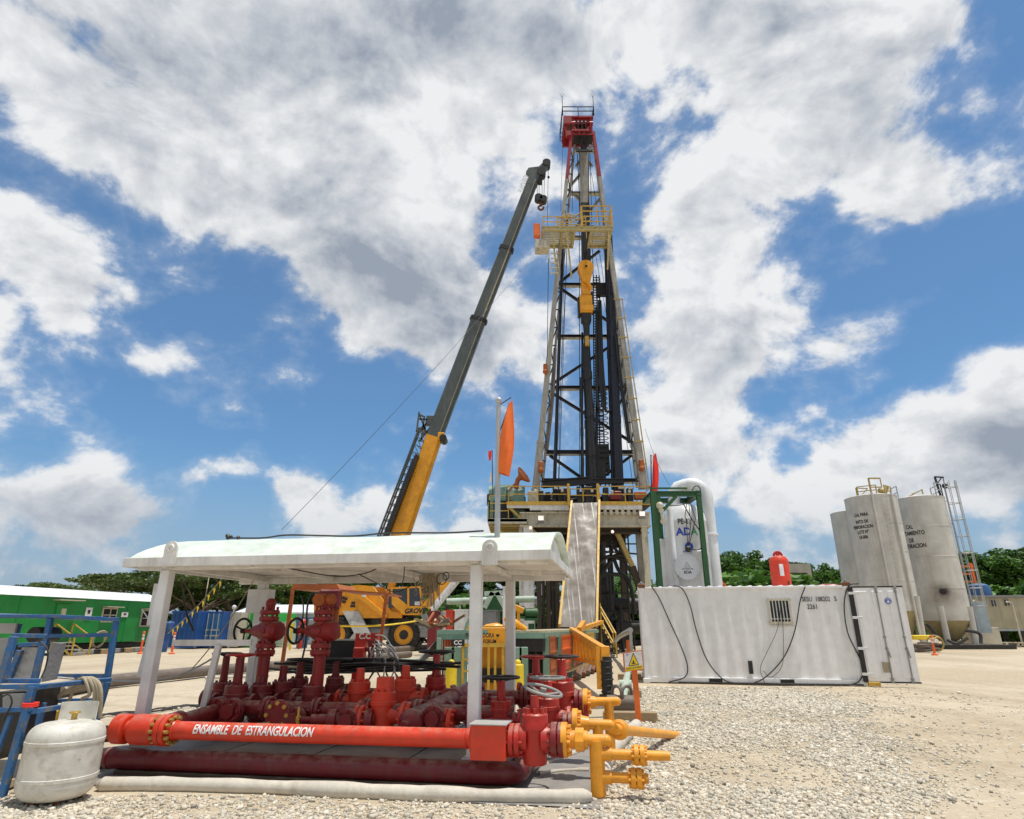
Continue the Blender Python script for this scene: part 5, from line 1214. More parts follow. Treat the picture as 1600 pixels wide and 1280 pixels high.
    m.ibar((x0, Y0, zb), (x1, Y0, zb - .0), .22, .34); m.ibar((x0, Y0 + 2.3, zb), (xm - .8, Y0 + 2.3, zb), .2, .3); m.ibar((xm + .5, Y0 + 2.3, zb), (x1, Y0 + 2.3, zb), .2, .3)
    for x in (x0 + .1, x0 + 1.6, xm - .8, xm + .5, x1 - .1): m.ibar((x, Y0, zb), (x, Y0 + 2.4, zb), .18, .3)
    for xs, xe in ((x0 + .2, xm - .9), (xm + .6, x1 - .2)):
        n = 9
        for i in range(n): y = Y0 + .25 + i * .24; m.bar((xs, y, zb + .04), (xe, y, zb + .04), .13, .05)
    for x in (x0 + .2, x0 + 1.3): m.bar((x + .6, Y0 + .1, zb - .1), (x + 1.1, YM, zb - 3.0), .12)
    m.bar((x1 - .3, Y0 + .1, zb - .1), (x1 - .2, YM, zb - 2.2), .12)
    rb_ = m.build('racking_board', 'board', RIG)
    m = MB(); rail(m, [(x0 + .1, Y0, zb + .17), (x0 + 2.3, Y0 + .1, zb + .17)], .95, .03, 1, 1.1); rail(m, [(x0 + 1.4, Y0 + 1.5, zb + .2), (x0 + 3.6, Y0 + 1.5, zb + .2)], 1.9, .03, 2, 1.1); rail(m, [(xm - .2, Y0, zb + .17), (x1, Y0, zb + .17)], 1.9, .035, 3, 1.2); rail(m, [(x1, Y0, zb + .17), (x1, Y0 + 2.3, zb + .17)], 1.9, .03, 3, 1.2)
    m.bar((xm - .25, Y0, zb), (xm - .25, Y0, zb + 2.0), .14); m.bar((x1 - .05, Y0, zb), (x1 - .05, Y0, zb + 1.9), .1); m.build('board_rail', 'yellow', rb_)
    m = MB(); m.box((x0 - .35, Y0 + .3, zb + .0), (.5, .5, 1.1), 0, .03); m.build('climbing_device', 'orange', rb_)
    m = MB(); m.box((x0 + .05, Y0 + .5, zb - 1.3), (1.1, 1.0, .7), 0, .03); m.build('lower_box', 'cream', rb_)
    m = MB()
    for i in range(5): z = zb - 1.8 - i * .42; m.bar((x0 + .7, Y0 + .6, z), (x0 + 1.3, Y0 + .6, z), .08)
    for x in (x0 + .7, x0 + 1.35): m.bar((x - .2, Y0 + .6, zb - 1.5), (x, Y0 + .6, zb - 3.7), .07)
    m.build('board_ladder', 'cream', rb_)
    m = MB(); rr = random.Random(8)
    for i in range(7): q = V((x0 + 1.6 + rr.uniform(-.3, .9), Y0 + .1, zb + .5 + rr.uniform(0, .7))); m.tube(smooth_pts([q, q + V((.5, .1, .35)), q + V((1.0, 0, .1)), q + V((1.5, .1, .45))]), .05, 6)
    m.build('tied_tarpaulin', 'rope', rb_)
    m = MB(); m.box((xm + .6, Y0 + .6, zb + .45), (.5, .4, .5), 0, .08); m.build('blue_drum', 'blue', rb_)
    # racked drill pipe
    for (px0, px1, pt, Y, n, rad, mat) in ((953, 966, 372, 42.6, 4, .14, 'pipe_blue'), (949, 960, 378, 43.3, 3, .13, 'pipe_blue'), (918, 921, 395, 43.2, 1, .22, 'black'), (917, 926, 540, 42.7, 2, .24, 'black'), (911, 912, 590, 42.4, 1, .1, 'black')):
        for i in range(n):
            a = A(px1 + (1 if n == 1 else i * 2.2 * (5 / n)) - 2, 770, Y); b = A(px0 + i * 1.4 * (4 / n) - 3, pt - i % 2 * 4, Y); m = MB(); m.cyl(a, b, rad, seg=12)
            d = (b - a)
            for k in range(1, 4): q = a + d * (k / 3.9); m.cyl(q - d.normalized() * .3, q + d.normalized() * .3, rad * 1.18, seg=12)
            m.build('drill_pipe', mat, RIG)
    for a, b, r in (((866, 766), (879, 385), .13), ((909, 762), (910, 520), .09), ((931, 766), (934, 520), .12)):
        m = MB(); m.cyl(A(*a, 43.4), A(*b, 43.4), r, seg=10); m.build('standpipe', 'pipe_blue', RIG)
    # ladder and cable tray up the back
    m = MB(); a, b = A(929, 760, 44.0), A(927, 430, 44.0); a2, b2 = A(946, 760, 44.0), A(936, 430, 44.0)
    for p_, q_ in ((a, b), (a2, b2), (lerp(a, a2, .55), lerp(b, b2, .55))): m.bar(p_, q_, .09)
    for i in range(75): t = i / 75; m.bar(lerp(a, b, t), lerp(a2, b2, t), .06)
    for i in range(20): t = i / 45; q = lerp(lerp(a, b, t), lerp(a2, b2, t), .8); m.torus(q - V((0, .35, 0)), EZ, .42, .035, 12, 5)
    m.build('ladder', 'dark_steel', RIG)
    m = MB(); m.box(A(942, 716, 43.6), (.9, .5, 2.0)); m.box(A(938, 735, 43.5), (.7, .6, 1.2)); m.build('cable_box', 'dark_steel', RIG); m = MB(); m.box(A(940, 455, 43.8), (.9, .4, .9)); m.build('cable_box', 'dark_steel', RIG)
    for pts in ([(938, 470), (941, 560), (945, 620), (944, 638), (936, 638), (932, 610), (932, 480)], [(966, 470), (972, 540), (978, 590), (976, 615), (966, 634)], [(935, 500), (938, 600), (946, 640), (955, 642)], [(936, 470), (937, 540), (940, 580), (941, 636)]):
        m = MB(); m.tube(smooth_pts([A(*q, 43.0) for q in pts]), .10, 8); m.build('rotary_hose', 'hose', RIG)
    # travelling block and top drive
    c = A(915, 424, 42.3); m = MB(); pts = []
    for i in range(21):
        a = R(-30 + 240 * i / 20); pts.append(c + V((math.cos(a) * .62, -.35, math.sin(a) * .62 + .2)))
    pts += [c + V((-.28, -.35, -1.15)), c + V((.28, -.35, -1.15))]
    m.prism(pts, V((0, .7, 0))); m.cyl(c + V((0, -.42, .2)), c + V((0, -.34, .2)), .16); tb = m.build('travelling_block', 'crane_yellow', RIG)
    m = MB(); m.cyl(c + V((0, -.44, .2)), c + V((0, -.40, .2)), .10, seg=12); m.build('block_pin', 'black', tb)
    m = MB(); q = A(915, 452, 42.3); m.box(q, (.7, .6, 1.3), 0, .06); m.tube(smooth_pts([q + V((-.2, -.4, .6)), q + V((.2, -.5, .2)), q + V((.4, -.4, -.3))]), .12, 8); q2 = A(915, 478, 42.3); m.box(q2, (.95, .8, 1.5), 0, .05); m.box(q2 + V((.05, -.05, -.35)), (1.0, .85, .5), 0, .05); td = m.build('top_drive', 'crane_yellow', RIG)
    m = MB(); q3 = A(916, 505, 42.3); m.box(q3 + V((0, 0, .4)), (.75, .7, .7), 0, .06); m.lathe([(.1, -1.3), (.22, -1.0), (.26, -.2), (.34, 0), (.34, .5)], q3, EZ, 14); m.box(q2 + V((-.5, .1, -.1)), (.2, .6, 1.6), 0, .03); m.box(q2 + V((.55, .1, .3)), (.2, .6, 1.8), 0, .03); m.build('pipe_handler', 'dark_steel', td)
    m = MB(); m.cyl(q3 - EZ * 1.1, q3 - EZ * 1.9, .16); m.build('quill', 'yellow', td)
    # drilling lines and tugger cables
    for i, (a, b, Y, r) in enumerate((((902, 240), (911, 410), 42.3, .035), ((920, 240), (919, 410), 42.3, .035), ((905, 236), (906, 765), 44, .03), ((922, 240), (927, 440), 44, .03), ((890, 262), (873, 765), 43, .025), ((882, 395), (872, 765), 44.4, .02), ((886, 395), (868, 765), 44.4, .02), ((930, 395), (985, 700), 44, .02), ((937, 395), (990, 765), 44, .02), ((924, 270), (944, 395), 43, .02), ((895, 262), (894, 330), 43, .025), ((857, 404), (855, 560), 40.5, .025), ((881, 180), (876, 330), 41.4, .015))):
        m = MB(); m.tube([A(*a, Y), A(*b, Y)], r, 5, False); m.build('wire_line', 'dark_steel', RIG)
    # lamps and pulleys on legs
    for px, py in ((852, 575), (845, 728), (1002, 725)):
        m = MB(); q = A(px, py, YM - .3); m.box(q, (.3, .3, .6), 0, .06); m.ball(q + V((0, -.1, -.35)), .2, 10, 6); m.build('tugger_sheave', 'rust_orange', RIG)
    m = MB()
    a = on(Rb, Rt, 470); b = on(Rb, Rt, 762)
    m.bar(a + V((.35, -.2, 0)), b + V((.35, -.2, 0)), .07)
    for i in range(10): q = lerp(a, b, i / 9); m.bar(q + V((-.3, -.25, 0)), q + V((.4, -.25, 0)), .07)
    m.build('leg_cable_tray', 'dull_yellow', RIG)
    m = MB(); a = on(Rb, Rt, 520); b = on(Rb, Rt, 690); m.tube(smooth_pts([a + V((-.4, .3, 0)), lerp(a, b, .4) + V((-.5, .3, 0)), b + V((-.5, .3, 0))]), .13, 8); m.build('leg_hose', 'hose', RIG)
    m = MB(); a = on(Lb, Lt, 540); b = on(Lb, Lt, 700); m.tube(smooth_pts([a + V((.4, .5, 0)), lerp(a, b, .5) + V((.55, .5, 0)), b + V((.5, .5, 0))]), .13, 8); m.build('leg_hose', 'old_pipe', RIG)
rig_mast()
def rig_floor():
    A = at; xl, xr = A(792, 786, YF).x, A(1018, 786, YF).x
    m = MB(); m.box(((xl + xr) / 2, YF + 5, ZF - .06), (xr - xl, 10, .12)); m.build('drill_floor', 'brown', RIG)
    m = MB(); xa, xb = A(889, 786, YF).x, A(937, 786, YF).x
    m.bar((xl, YF - .03, ZF - .02), (xa, YF - .03, ZF - .02), .06, .22); m.bar((xb, YF - .03, ZF - .02), (xr, YF - .03, ZF - .02), .06, .22); m.build('toe_board', 'yellow', RIG)
    m = MB(); rail(m, [(xl, YF, ZF + .05), (xa, YF, ZF + .05)], 1.05, .028, 1, 1.7); rail(m, [(xb, YF, ZF + .05), (xr, YF, ZF + .05)], 1.05, .028, 1, 1.5); rail(m, [(xl, YF, ZF), (xl, YF + 6, ZF)], 1.05, .028, 1, 1.7); rail(m, [(xr, YF, ZF), (xr, YF + 8, ZF)], 1.05, .028, 1, 1.7)
    rail(m, [(xa, YF + .6, ZF + .2), (xb, YF + .6, ZF + .2)], .85, .03, 1, 1.0); m.build('floor_rail', 'yellow', RIG)
    for x in (xa - .02, xb - .1):
        m = MB(); m.bar((x, YF - .1, ZF - .2), (x, YF - .1, ZF + 1.25), .16); m.build('gate_post', 'yellow', RIG)
    # skirting and girders below the floor
    z = lambda py: A(900, py, YF).z
    m = MB(); x4 = A(828, 800, YF).x
    m.box(((x4 + xa) / 2, YF + .1, (z(789) + z(797)) / 2), (xa - x4, .16, z(789) - z(797))); m.box(((xb + A(1004, 800, YF).x) / 2, YF + .1, (z(788) + z(796)) / 2), (A(1004, 800, YF).x - xb, .16, z(788) - z(796))); m.box((xl + .9, YF + .15, z(791)), (1.8, .2, .2)); m.build('floor_skirt', 'white', RIG)
    m = MB(); xs = A(846, 800, YF).x; xs2 = A(812, 815, YF).x
    m.ibar((xs2, YF + .45, (z(801) + z(821)) / 2), (xr - .1, YF + .45, (z(801) + z(821)) / 2), .6, z(799) - z(822), .08); m.box(((xs + xa) / 2, YF + .4, z(798)), (xa - xs, .3, .22)); m.build('front_girder', 'cream', RIG)
    m = MB()
    for i in range(7): x = xb + .35 + i * .38; m.box((x, YF + .25, z(799.5)), (.2, .3, .34))
    m.build('girder_stiffener', 'cream', RIG)
    m = MB(); m.ibar((xs2 + .2, YF + .8, z(827)), (xr - .2, YF + .8, z(827)), .5, .36, .06)
    for i in range(6): y = YF + 2 + i * 1.5; m.ibar((xl + 1.4, y, ZF - .5), (xr - .2, y, ZF - .5), .3, .7)
    for x in (xl + 1.6, 2.2, 4.4, 6.4, xr - .5): m.ibar((x, YF + .6, ZF - 1.0), (x, YF + 9.5, ZF - 1.0), .3, .5)
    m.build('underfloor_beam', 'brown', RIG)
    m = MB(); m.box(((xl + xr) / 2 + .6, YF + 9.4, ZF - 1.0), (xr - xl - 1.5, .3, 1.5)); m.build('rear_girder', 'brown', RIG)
    # columns
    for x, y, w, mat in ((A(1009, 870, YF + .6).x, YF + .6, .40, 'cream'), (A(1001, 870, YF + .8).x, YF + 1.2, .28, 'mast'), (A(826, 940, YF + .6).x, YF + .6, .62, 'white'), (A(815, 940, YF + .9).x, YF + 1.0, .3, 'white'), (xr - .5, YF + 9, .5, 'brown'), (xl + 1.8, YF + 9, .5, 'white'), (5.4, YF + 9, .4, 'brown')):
        m = MB(); m.ibar((x, y, .0), (x, y, ZF - 1.4), w, w, w * .12, up=V((0, 1, 0))); m.box((x, y, .06), (w * 1.8, w * 1.8, .12)); m.build('column', mat, RIG)
    for a, b, w, mat in ((A(962, 828, YF + 1), A(988, 885, YF + 1), .4, 'dull_yellow'), (A(988, 885, YF + 1.02), A(1006, 940, YF + 1.02), .4, 'brown'), (A(852, 905, YF + 1), A(838, 945, YF + 1), .35, 'white'), (A(940, 826, YF + 8), A(1000, 915, YF + 8), .3, 'dark_steel'), (A(872, 900, YF + 3), A(862, 985, YF + 3), .3, 'dark_steel'), (A(858, 900, YF + 3.4), A(868, 985, YF + 3.4), .25, 'brown')):
        m = MB(); m.bar(a, b, w, w * .7, b=.01); m.build('substructure_brace', mat, RIG)
    # blow out preventer stack and pipes below the floor
    bx = A(950, 900, YF + 4).x; m = MB(); c = V((bx - .4, YF + 4.5, 0))
    m.lathe([(1.0, .2), (1.0, .5), (.5, .55), (.5, 1.0), (.8, 1.05), (.8, 2.1), (.5, 2.15), (.5, 2.5), (.85, 2.55), (.85, 3.6), (.6, 3.65), (.7, 4.4), (.65, 4.9), (.4, 5.0), (.4, 7.2)], c, EZ, 20)
    for z_, w in ((1.5, 2.4), (3.0, 2.6)): m.cyl(c + V((-w, 0, z_)), c + V((w, 0, z_)), .42, seg=14)
    m.build('blowout_preventer', 'dark_steel', RIG)
    m = MB(); rr = random.Random(5)
    for i in range(7):
        x = rr.uniform(4.8, 8.6); y = YF + rr.uniform(2, 7); m.cyl((x, y, 0), (x, y, rr.uniform(3, ZF - .6)), rr.uniform(.05, .12), seg=8)
    for i in range(9):
        z_ = rr.uniform(1.5, 6.5); y = YF + rr.uniform(2, 8); m.bar((rr.uniform(3.2, 5.4), y, z_), (rr.uniform(6.5, 9), y, z_ + rr.uniform(-.3, .3)), .1)
    m.bar(A(938, 850, YF + 2), A(1003, 850, YF + 2), .08); m.build('pipework', 'dark_steel', RIG)
    for pts in ([(936, 880), (950, 870), (965, 872), (985, 880), (992, 900)], [(936, 905), (948, 885), (962, 868), (978, 872), (990, 888)], [(958, 868), (966, 890), (985, 915), (992, 960)], [(940, 900), (950, 897), (975, 900), (985, 910)]):
        m = MB(); m.tube(smooth_pts([A(*q, YF + 2.2) for q in pts]), .13, 8); m.build('choke_hose', 'hose', RIG)
    m = MB(); q = A(955, 860, YF + 2); m.tube([q, q + EZ * 1.6], .025, 5); m.ball(q, .16, 8, 6, (1, 1, 1.8)); m.build('hook', 'dark_steel', RIG)
    m = MB()
    for i in range(4):
        for j in range(3): m.box((3.9 + j * 1.7 + .2 * i, YF + 3 + i * 1.2, .8 + .2 * j), (1.0, .7, 1.2 + .3 * (i % 2)), .1 * i, .03)
    m.build('cellar_equipment', 'dark_steel', RIG)
    # machinery on the floor
    m = MB(); rr = random.Random(9)
    for i in range(60):
        x = rr.uniform(xl + 1.6, xr - .6); h = rr.uniform(.5, 1.35); m.box((x, YF + rr.uniform(1, 3), ZF + h / 2), (rr.uniform(.15, .5), .4, h), 0, .03)
    for i in range(9): m.box((xl + 2.6 + i * .72, YF + 3.4, ZF + .55), (.70, .8, 1.0 + .25 * (i % 3)), 0, .03)
    m.box(((xa + xb) / 2, YF + 2.5, ZF + .45), (2.4, 1.4, .9), 0, .05); m.build('floor_machinery', 'dark_steel', RIG)
    m = MB(); m.ibar(A(848, 757, YF + 1.4), A(922, 751, YF + 1.4), .4, .5, .06); m.ibar(A(925, 752, YF + 1.4), A(975, 752, YF + 1.4), .3, .35, .06); m.build('mast_base_beam', 'black', RIG)
    m = MB(); m.box(A(965, 775, YF + 1), (.5, .4, .6), 0, .05); m.box(A(957, 777, YF + 1), (.4, .4, .4), 0, .05); m.build('red_tool', 'dark_red', RIG)
    m = MB(); m.box(A(1000, 775, YF + 1.2), (.8, .5, .5), 0, .05); m.build('orange_box', 'rust_orange', RIG)
    m = MB()
    for i in range(10): x = rr.uniform(xl + 1.5, xr - 1); m.box((x, YF + .9, ZF + rr.uniform(.9, 1.25)), (.18, .15, .2), 0, .02)
    m.build('floor_controls', 'cream', RIG)
    # lamps
    for px, py in ((845, 811), (1003, 804)):
        m = MB(); q = A(px, py, YF - .3); m.box(q, (.42, .22, .42), 0, .03); m.bar(q - EZ * .25 - V((.25, 0, 0)), q - EZ * .25 + V((.25, 0, 0)), .08); lm = m.build('floodlight', 'grey', RIG)
        m = MB(); m.box(q + V((0, -.12, .03)), (.34, .02, .26)); m.build('lens', 'lamp_glow', lm)
    for px, py in ((829, 825), (957, 831)):
        m = MB(); m.ball(A(px, py, YF - .1), .1, 10, 6); m.build('work_lamp', 'lamp_glow', RIG)
    # left wing with machine house
    zw = A(800, 812, YF).z; wl = A(765, 812, YF + 1).x; m = MB(); m.box(((wl + xl) / 2 + .6, YF + 2.5, zw), (xl - wl + 1.4, 4.5, .18)); m.box(((wl + xl) / 2 + .6, YF + .3, zw - .05), (xl - wl + 1.4, .1, .34)); m.build('side_platform', 'cream', RIG)
    m = MB()
    for i in range(7): y = YF + .5 + i * .7; m.ibar((wl, y, zw - .25), (xl + 1.4, y, zw - .25), .18, .3)
    m.bar((wl + .3, YF + .5, zw - .3), (xl + 1.9, YF + 1.5, zw - 2.6), .16); m.bar((xl + .1, YF + .2, ZF - .2), (xl + 2.0, YF + .6, zw - .9), .16); m.bar((wl + .2, YF + 2.5, zw - .3), (xl + 1.9, YF + 2.5, zw - 2.4), .16); m.build('platform_bracket', 'dull_yellow', RIG)
    m = MB(); rail(m, [(wl, YF + .2, zw + .1), (xl + .1, YF + .2, zw + .1)], 1.5, .03, 2, 1.0); rail(m, [(wl, YF + .2, zw + .1), (wl, YF + 4.5, zw + .1)], 1.2, .03, 1, 1.5); m.build('platform_rail', 'yellow', RIG)
    m = MB(); c = V(((wl + xl) / 2 + .55, YF + 3, zw + 1.0)); m.box(c, (2.6, 2.6, 1.9), 0, .12); m.lathe([(1.1, -1.25), (1.2, 0), (1.1, 1.25)], c + EZ * .75, V((1, 0, 0)), 18); m.build('drawworks', 'sage', RIG)
    m = MB(); m.box(c + V((-.25, -1.34, -.1)), (1.3, .08, 1.3)); m.cyl(c + V((-1.35, -.9, .7)), c + V((-1.1, -.9, .7)), .4); m.build('drawworks_panel', 'black', RIG)
    m = MB(); m.box(c + V((1.75, -2.3, .6)), (.7, .3, .8), 0, .03); m.bar(c + V((1.5, -2.5, .9)), c + V((2.0, -2.5, .3)), .04); m.build('control_panel', 'beige', RIG)
    # orange hoist bowl standing on the machine house
    m = MB(); b = A(806, 763, YF + 1.5); tp = A(816, 744, YF + 1.5); d = V((.8, -.35, .55)).normalized(); m.lathe([(.12, -.5), (.2, -.2), (.55, .05), (.62, .12), (.62, .2)], tp, d, 18); m.tube([tp - d * .4, b], .16, 8); m.bar(tp - d * .2, b + V((-.5, 0, -.2)), .1); m.build('hoist_bowl', 'rust_orange', RIG)
rig_floor()
def ramp():
    a0, a1 = at(893, 786, YF - .4), at(936, 785, YF - .4); b0, b1 = atz(874, 978, 1.55), atz(932, 977, 1.55)
    Yb_ = 34.2; b0 = at(874, 978, Yb_); b1 = at(932, 978, Yb_); b0.z = b1.z = 1.5; b0 = V((xat(874, Yb_, 1.5), Yb_, 1.5)); b1 = V((xat(932, Yb_, 1.5), Yb_, 1.5))
    t = thing('pipe_ramp', 'scuffed steel pipe ramp with yellow edges sloping from the rig floor to the catwalk', 'ramp', (b0 + b1) / 2)
    m = MB(); n = 12; dn = ((a0 - b0).cross(b1 - b0)).normalized()
    if dn.y > 0: dn = -dn
    for i in range(n + 1):
        for j in range(7):
            p = b0.lerp(b1, j / 6).lerp(a0.lerp(a1, j / 6), i / n); m.v.append(p + dn * (.06 * noise.noise(p * .7)))
    for i in range(n):
        for j in range(6): k = i * 7 + j; m.f.append((k, k + 1, k + 8, k + 7))
    k = len(m.v); m.v += [p - dn * .2 for p in m.v]; m.f += [tuple(k + q for q in reversed(f)) for f in m.f[:]]
    m.build('ramp_plate', 'ramp_scuffed', t)
    for p, q in ((b0, a0), (b1, a1)):
        m = MB(); m.bar(p + dn * .1, q + dn * .1, .14, .3, b=.01, up=dn); m.build('side_rail', 'yellow', t)
    m = MB()
    for i in range(1, 6): p, q = b0.lerp(a0, i / 6), b1.lerp(a1, i / 6); m.bar(p - dn * .3, q - dn * .3, .2)
    m.bar(b0.lerp(a0, .55) - dn * .2, V((b0.lerp(a0, .55).x, b0.lerp(a0, .55).y + .6, 0)), .2); m.bar(b1.lerp(a1, .55) - dn * .2, V((b1.lerp(a1, .55).x, b1.lerp(a1, .55).y + .6, 0)), .2); m.build('ramp_frame', 'brown', t)
    # stair with yellow rail to the right of the ramp
    s = thing('rig_stair', 'yellow railed steel stair right of the ramp foot', 'stair', at(958, 1000, 36)); m = MB(); p = at(938, 948, 37); q = at(962, 990, 35)
    for o in (0, .9): m.bar(p + V((0, o, 0)), q + V((0, o, 0)), .07); m.bar(p + V((0, o, -.75)), q + V((0, o, -.75)), .07); m.bar(q + V((0, o, 0)), V((q.x, q.y + o, 0)), .07); m.bar(p + V((0, o, .2)), V((p.x, p.y + o, .0)), .07)
    m.build('hand_rail', 'yellow', s); m = MB()
    for i in range(7): c = p.lerp(q, i / 6) - EZ * 1.0; m.box(c + V((0, .45, 0)), (.3, .9, .05))
    m.build('step', 'brown', s)
ramp()
# flags near the rig
def windsock(pb, pt, Y, poles, cloth, mat, label, name='windsock', r=.035, base=None):
    b = at(*pb, Y) if base is None else base; tp = at(*pt, Y); tp.x = b.x + (tp.x - b.x); t = thing(name, label, 'windsock', b)
    m = MB(); m.cyl(b, tp, r, r * .85, 12); m.ball(tp, r * 1.3, 8, 6); m.build('pole', poles, t)
    m = MB(); a = [at(px, py, Y - .02) for px, py in cloth[0]]; c = [at(px, py, Y - .02) for px, py in cloth[1]]; n = len(a); K = 7
    sp_a, sp_c = smooth_pts(a, 5), smooth_pts(c, 5); rows = len(sp_a); dep = (sp_c[0] - sp_a[0]).length
    for i in range(rows):
        w = (sp_c[i] - sp_a[i]).length
        for j in range(K * 2):
            ang = 2 * math.pi * j / (K * 2); q = sp_a[i].lerp(sp_c[i], .5 - .5 * math.cos(ang)); fold = .10 * w * math.sin(3 * ang + i * .3)
            m.v.append(q + V((0, math.sin(ang) * w * .28 + fold, 0)))
    W = K * 2
    for i in range(rows - 1):
        for j in range(W): m.f.append((i * W + j, i * W + (j + 1) % W, (i + 1) * W + (j + 1) % W, (i + 1) * W + j))
    m.build('sock', mat, t)
    m = MB(); m.tube([tp - EZ * r * 2, (sp_a[0] + sp_c[0]) / 2 + EZ * .06], r * .2, 5); m.tube([tp - EZ * r * 14, sp_a[0]], r * .2, 5); m.build('swivel_wire', 'dark_steel', t)
    return t
Yp = (S0 + EY * .35 + EX * .25).y
windsock((777, 848), (779, 626), Yp, 'galv', ([(796, 630), (788, 652), (781, 690), (779, 738)], [(801, 626), (803, 660), (803, 700), (796, 745)]), 'cloth_orange', 'orange windsock hanging limp on a grey pole fixed to the canopy roof', r=.034, base=at(777, 838, Yp) - EZ * .05)
windsock((770, 772), (769, 704), 41, 'dark_steel', ([(763, 705), (763, 712), (764, 720)], [(768, 705), (768, 712), (767, 719)]), 'cloth_red', 'tiny red windsock on a thin pole far behind the orange one', r=.03, base=at(770, 775, 41))
windsock((1018, 768), (1017, 712), 39.5, 'dark_steel', ([(1021, 712), (1020, 730), (1019, 755), (1016, 792)], [(1025, 708), (1029, 735), (1028, 765), (1024, 794)]), 'cloth_red', 'long red windsock hanging at the right end of the rig floor', r=.04, base=at(1018, 775, 39.5))
m = MB(); q = [at(766, 740, 41), at(764, 756, 41), at(770, 752, 41), at(769, 738, 41)]; m.prism(q, V((0, .05, 0))); single(m, 'rag', 'cloth_white', 'small white rag hanging under the tiny red windsock', 'rag')
for (a, b, Y0_, Y1_, lab) in (((843, 388), (440, 828), 40, 30, 'thin guy wire running left from the racking board'), ((1008, 670), (1046, 758), 42, 30, 'thin guy wire running right from the mast leg')):
    m = MB(); m.tube(sag(at(*a, Y0_), at(*b, Y1_), .4), .012, 5); single(m, 'guy_wire', 'dark_steel', lab, 'wire')
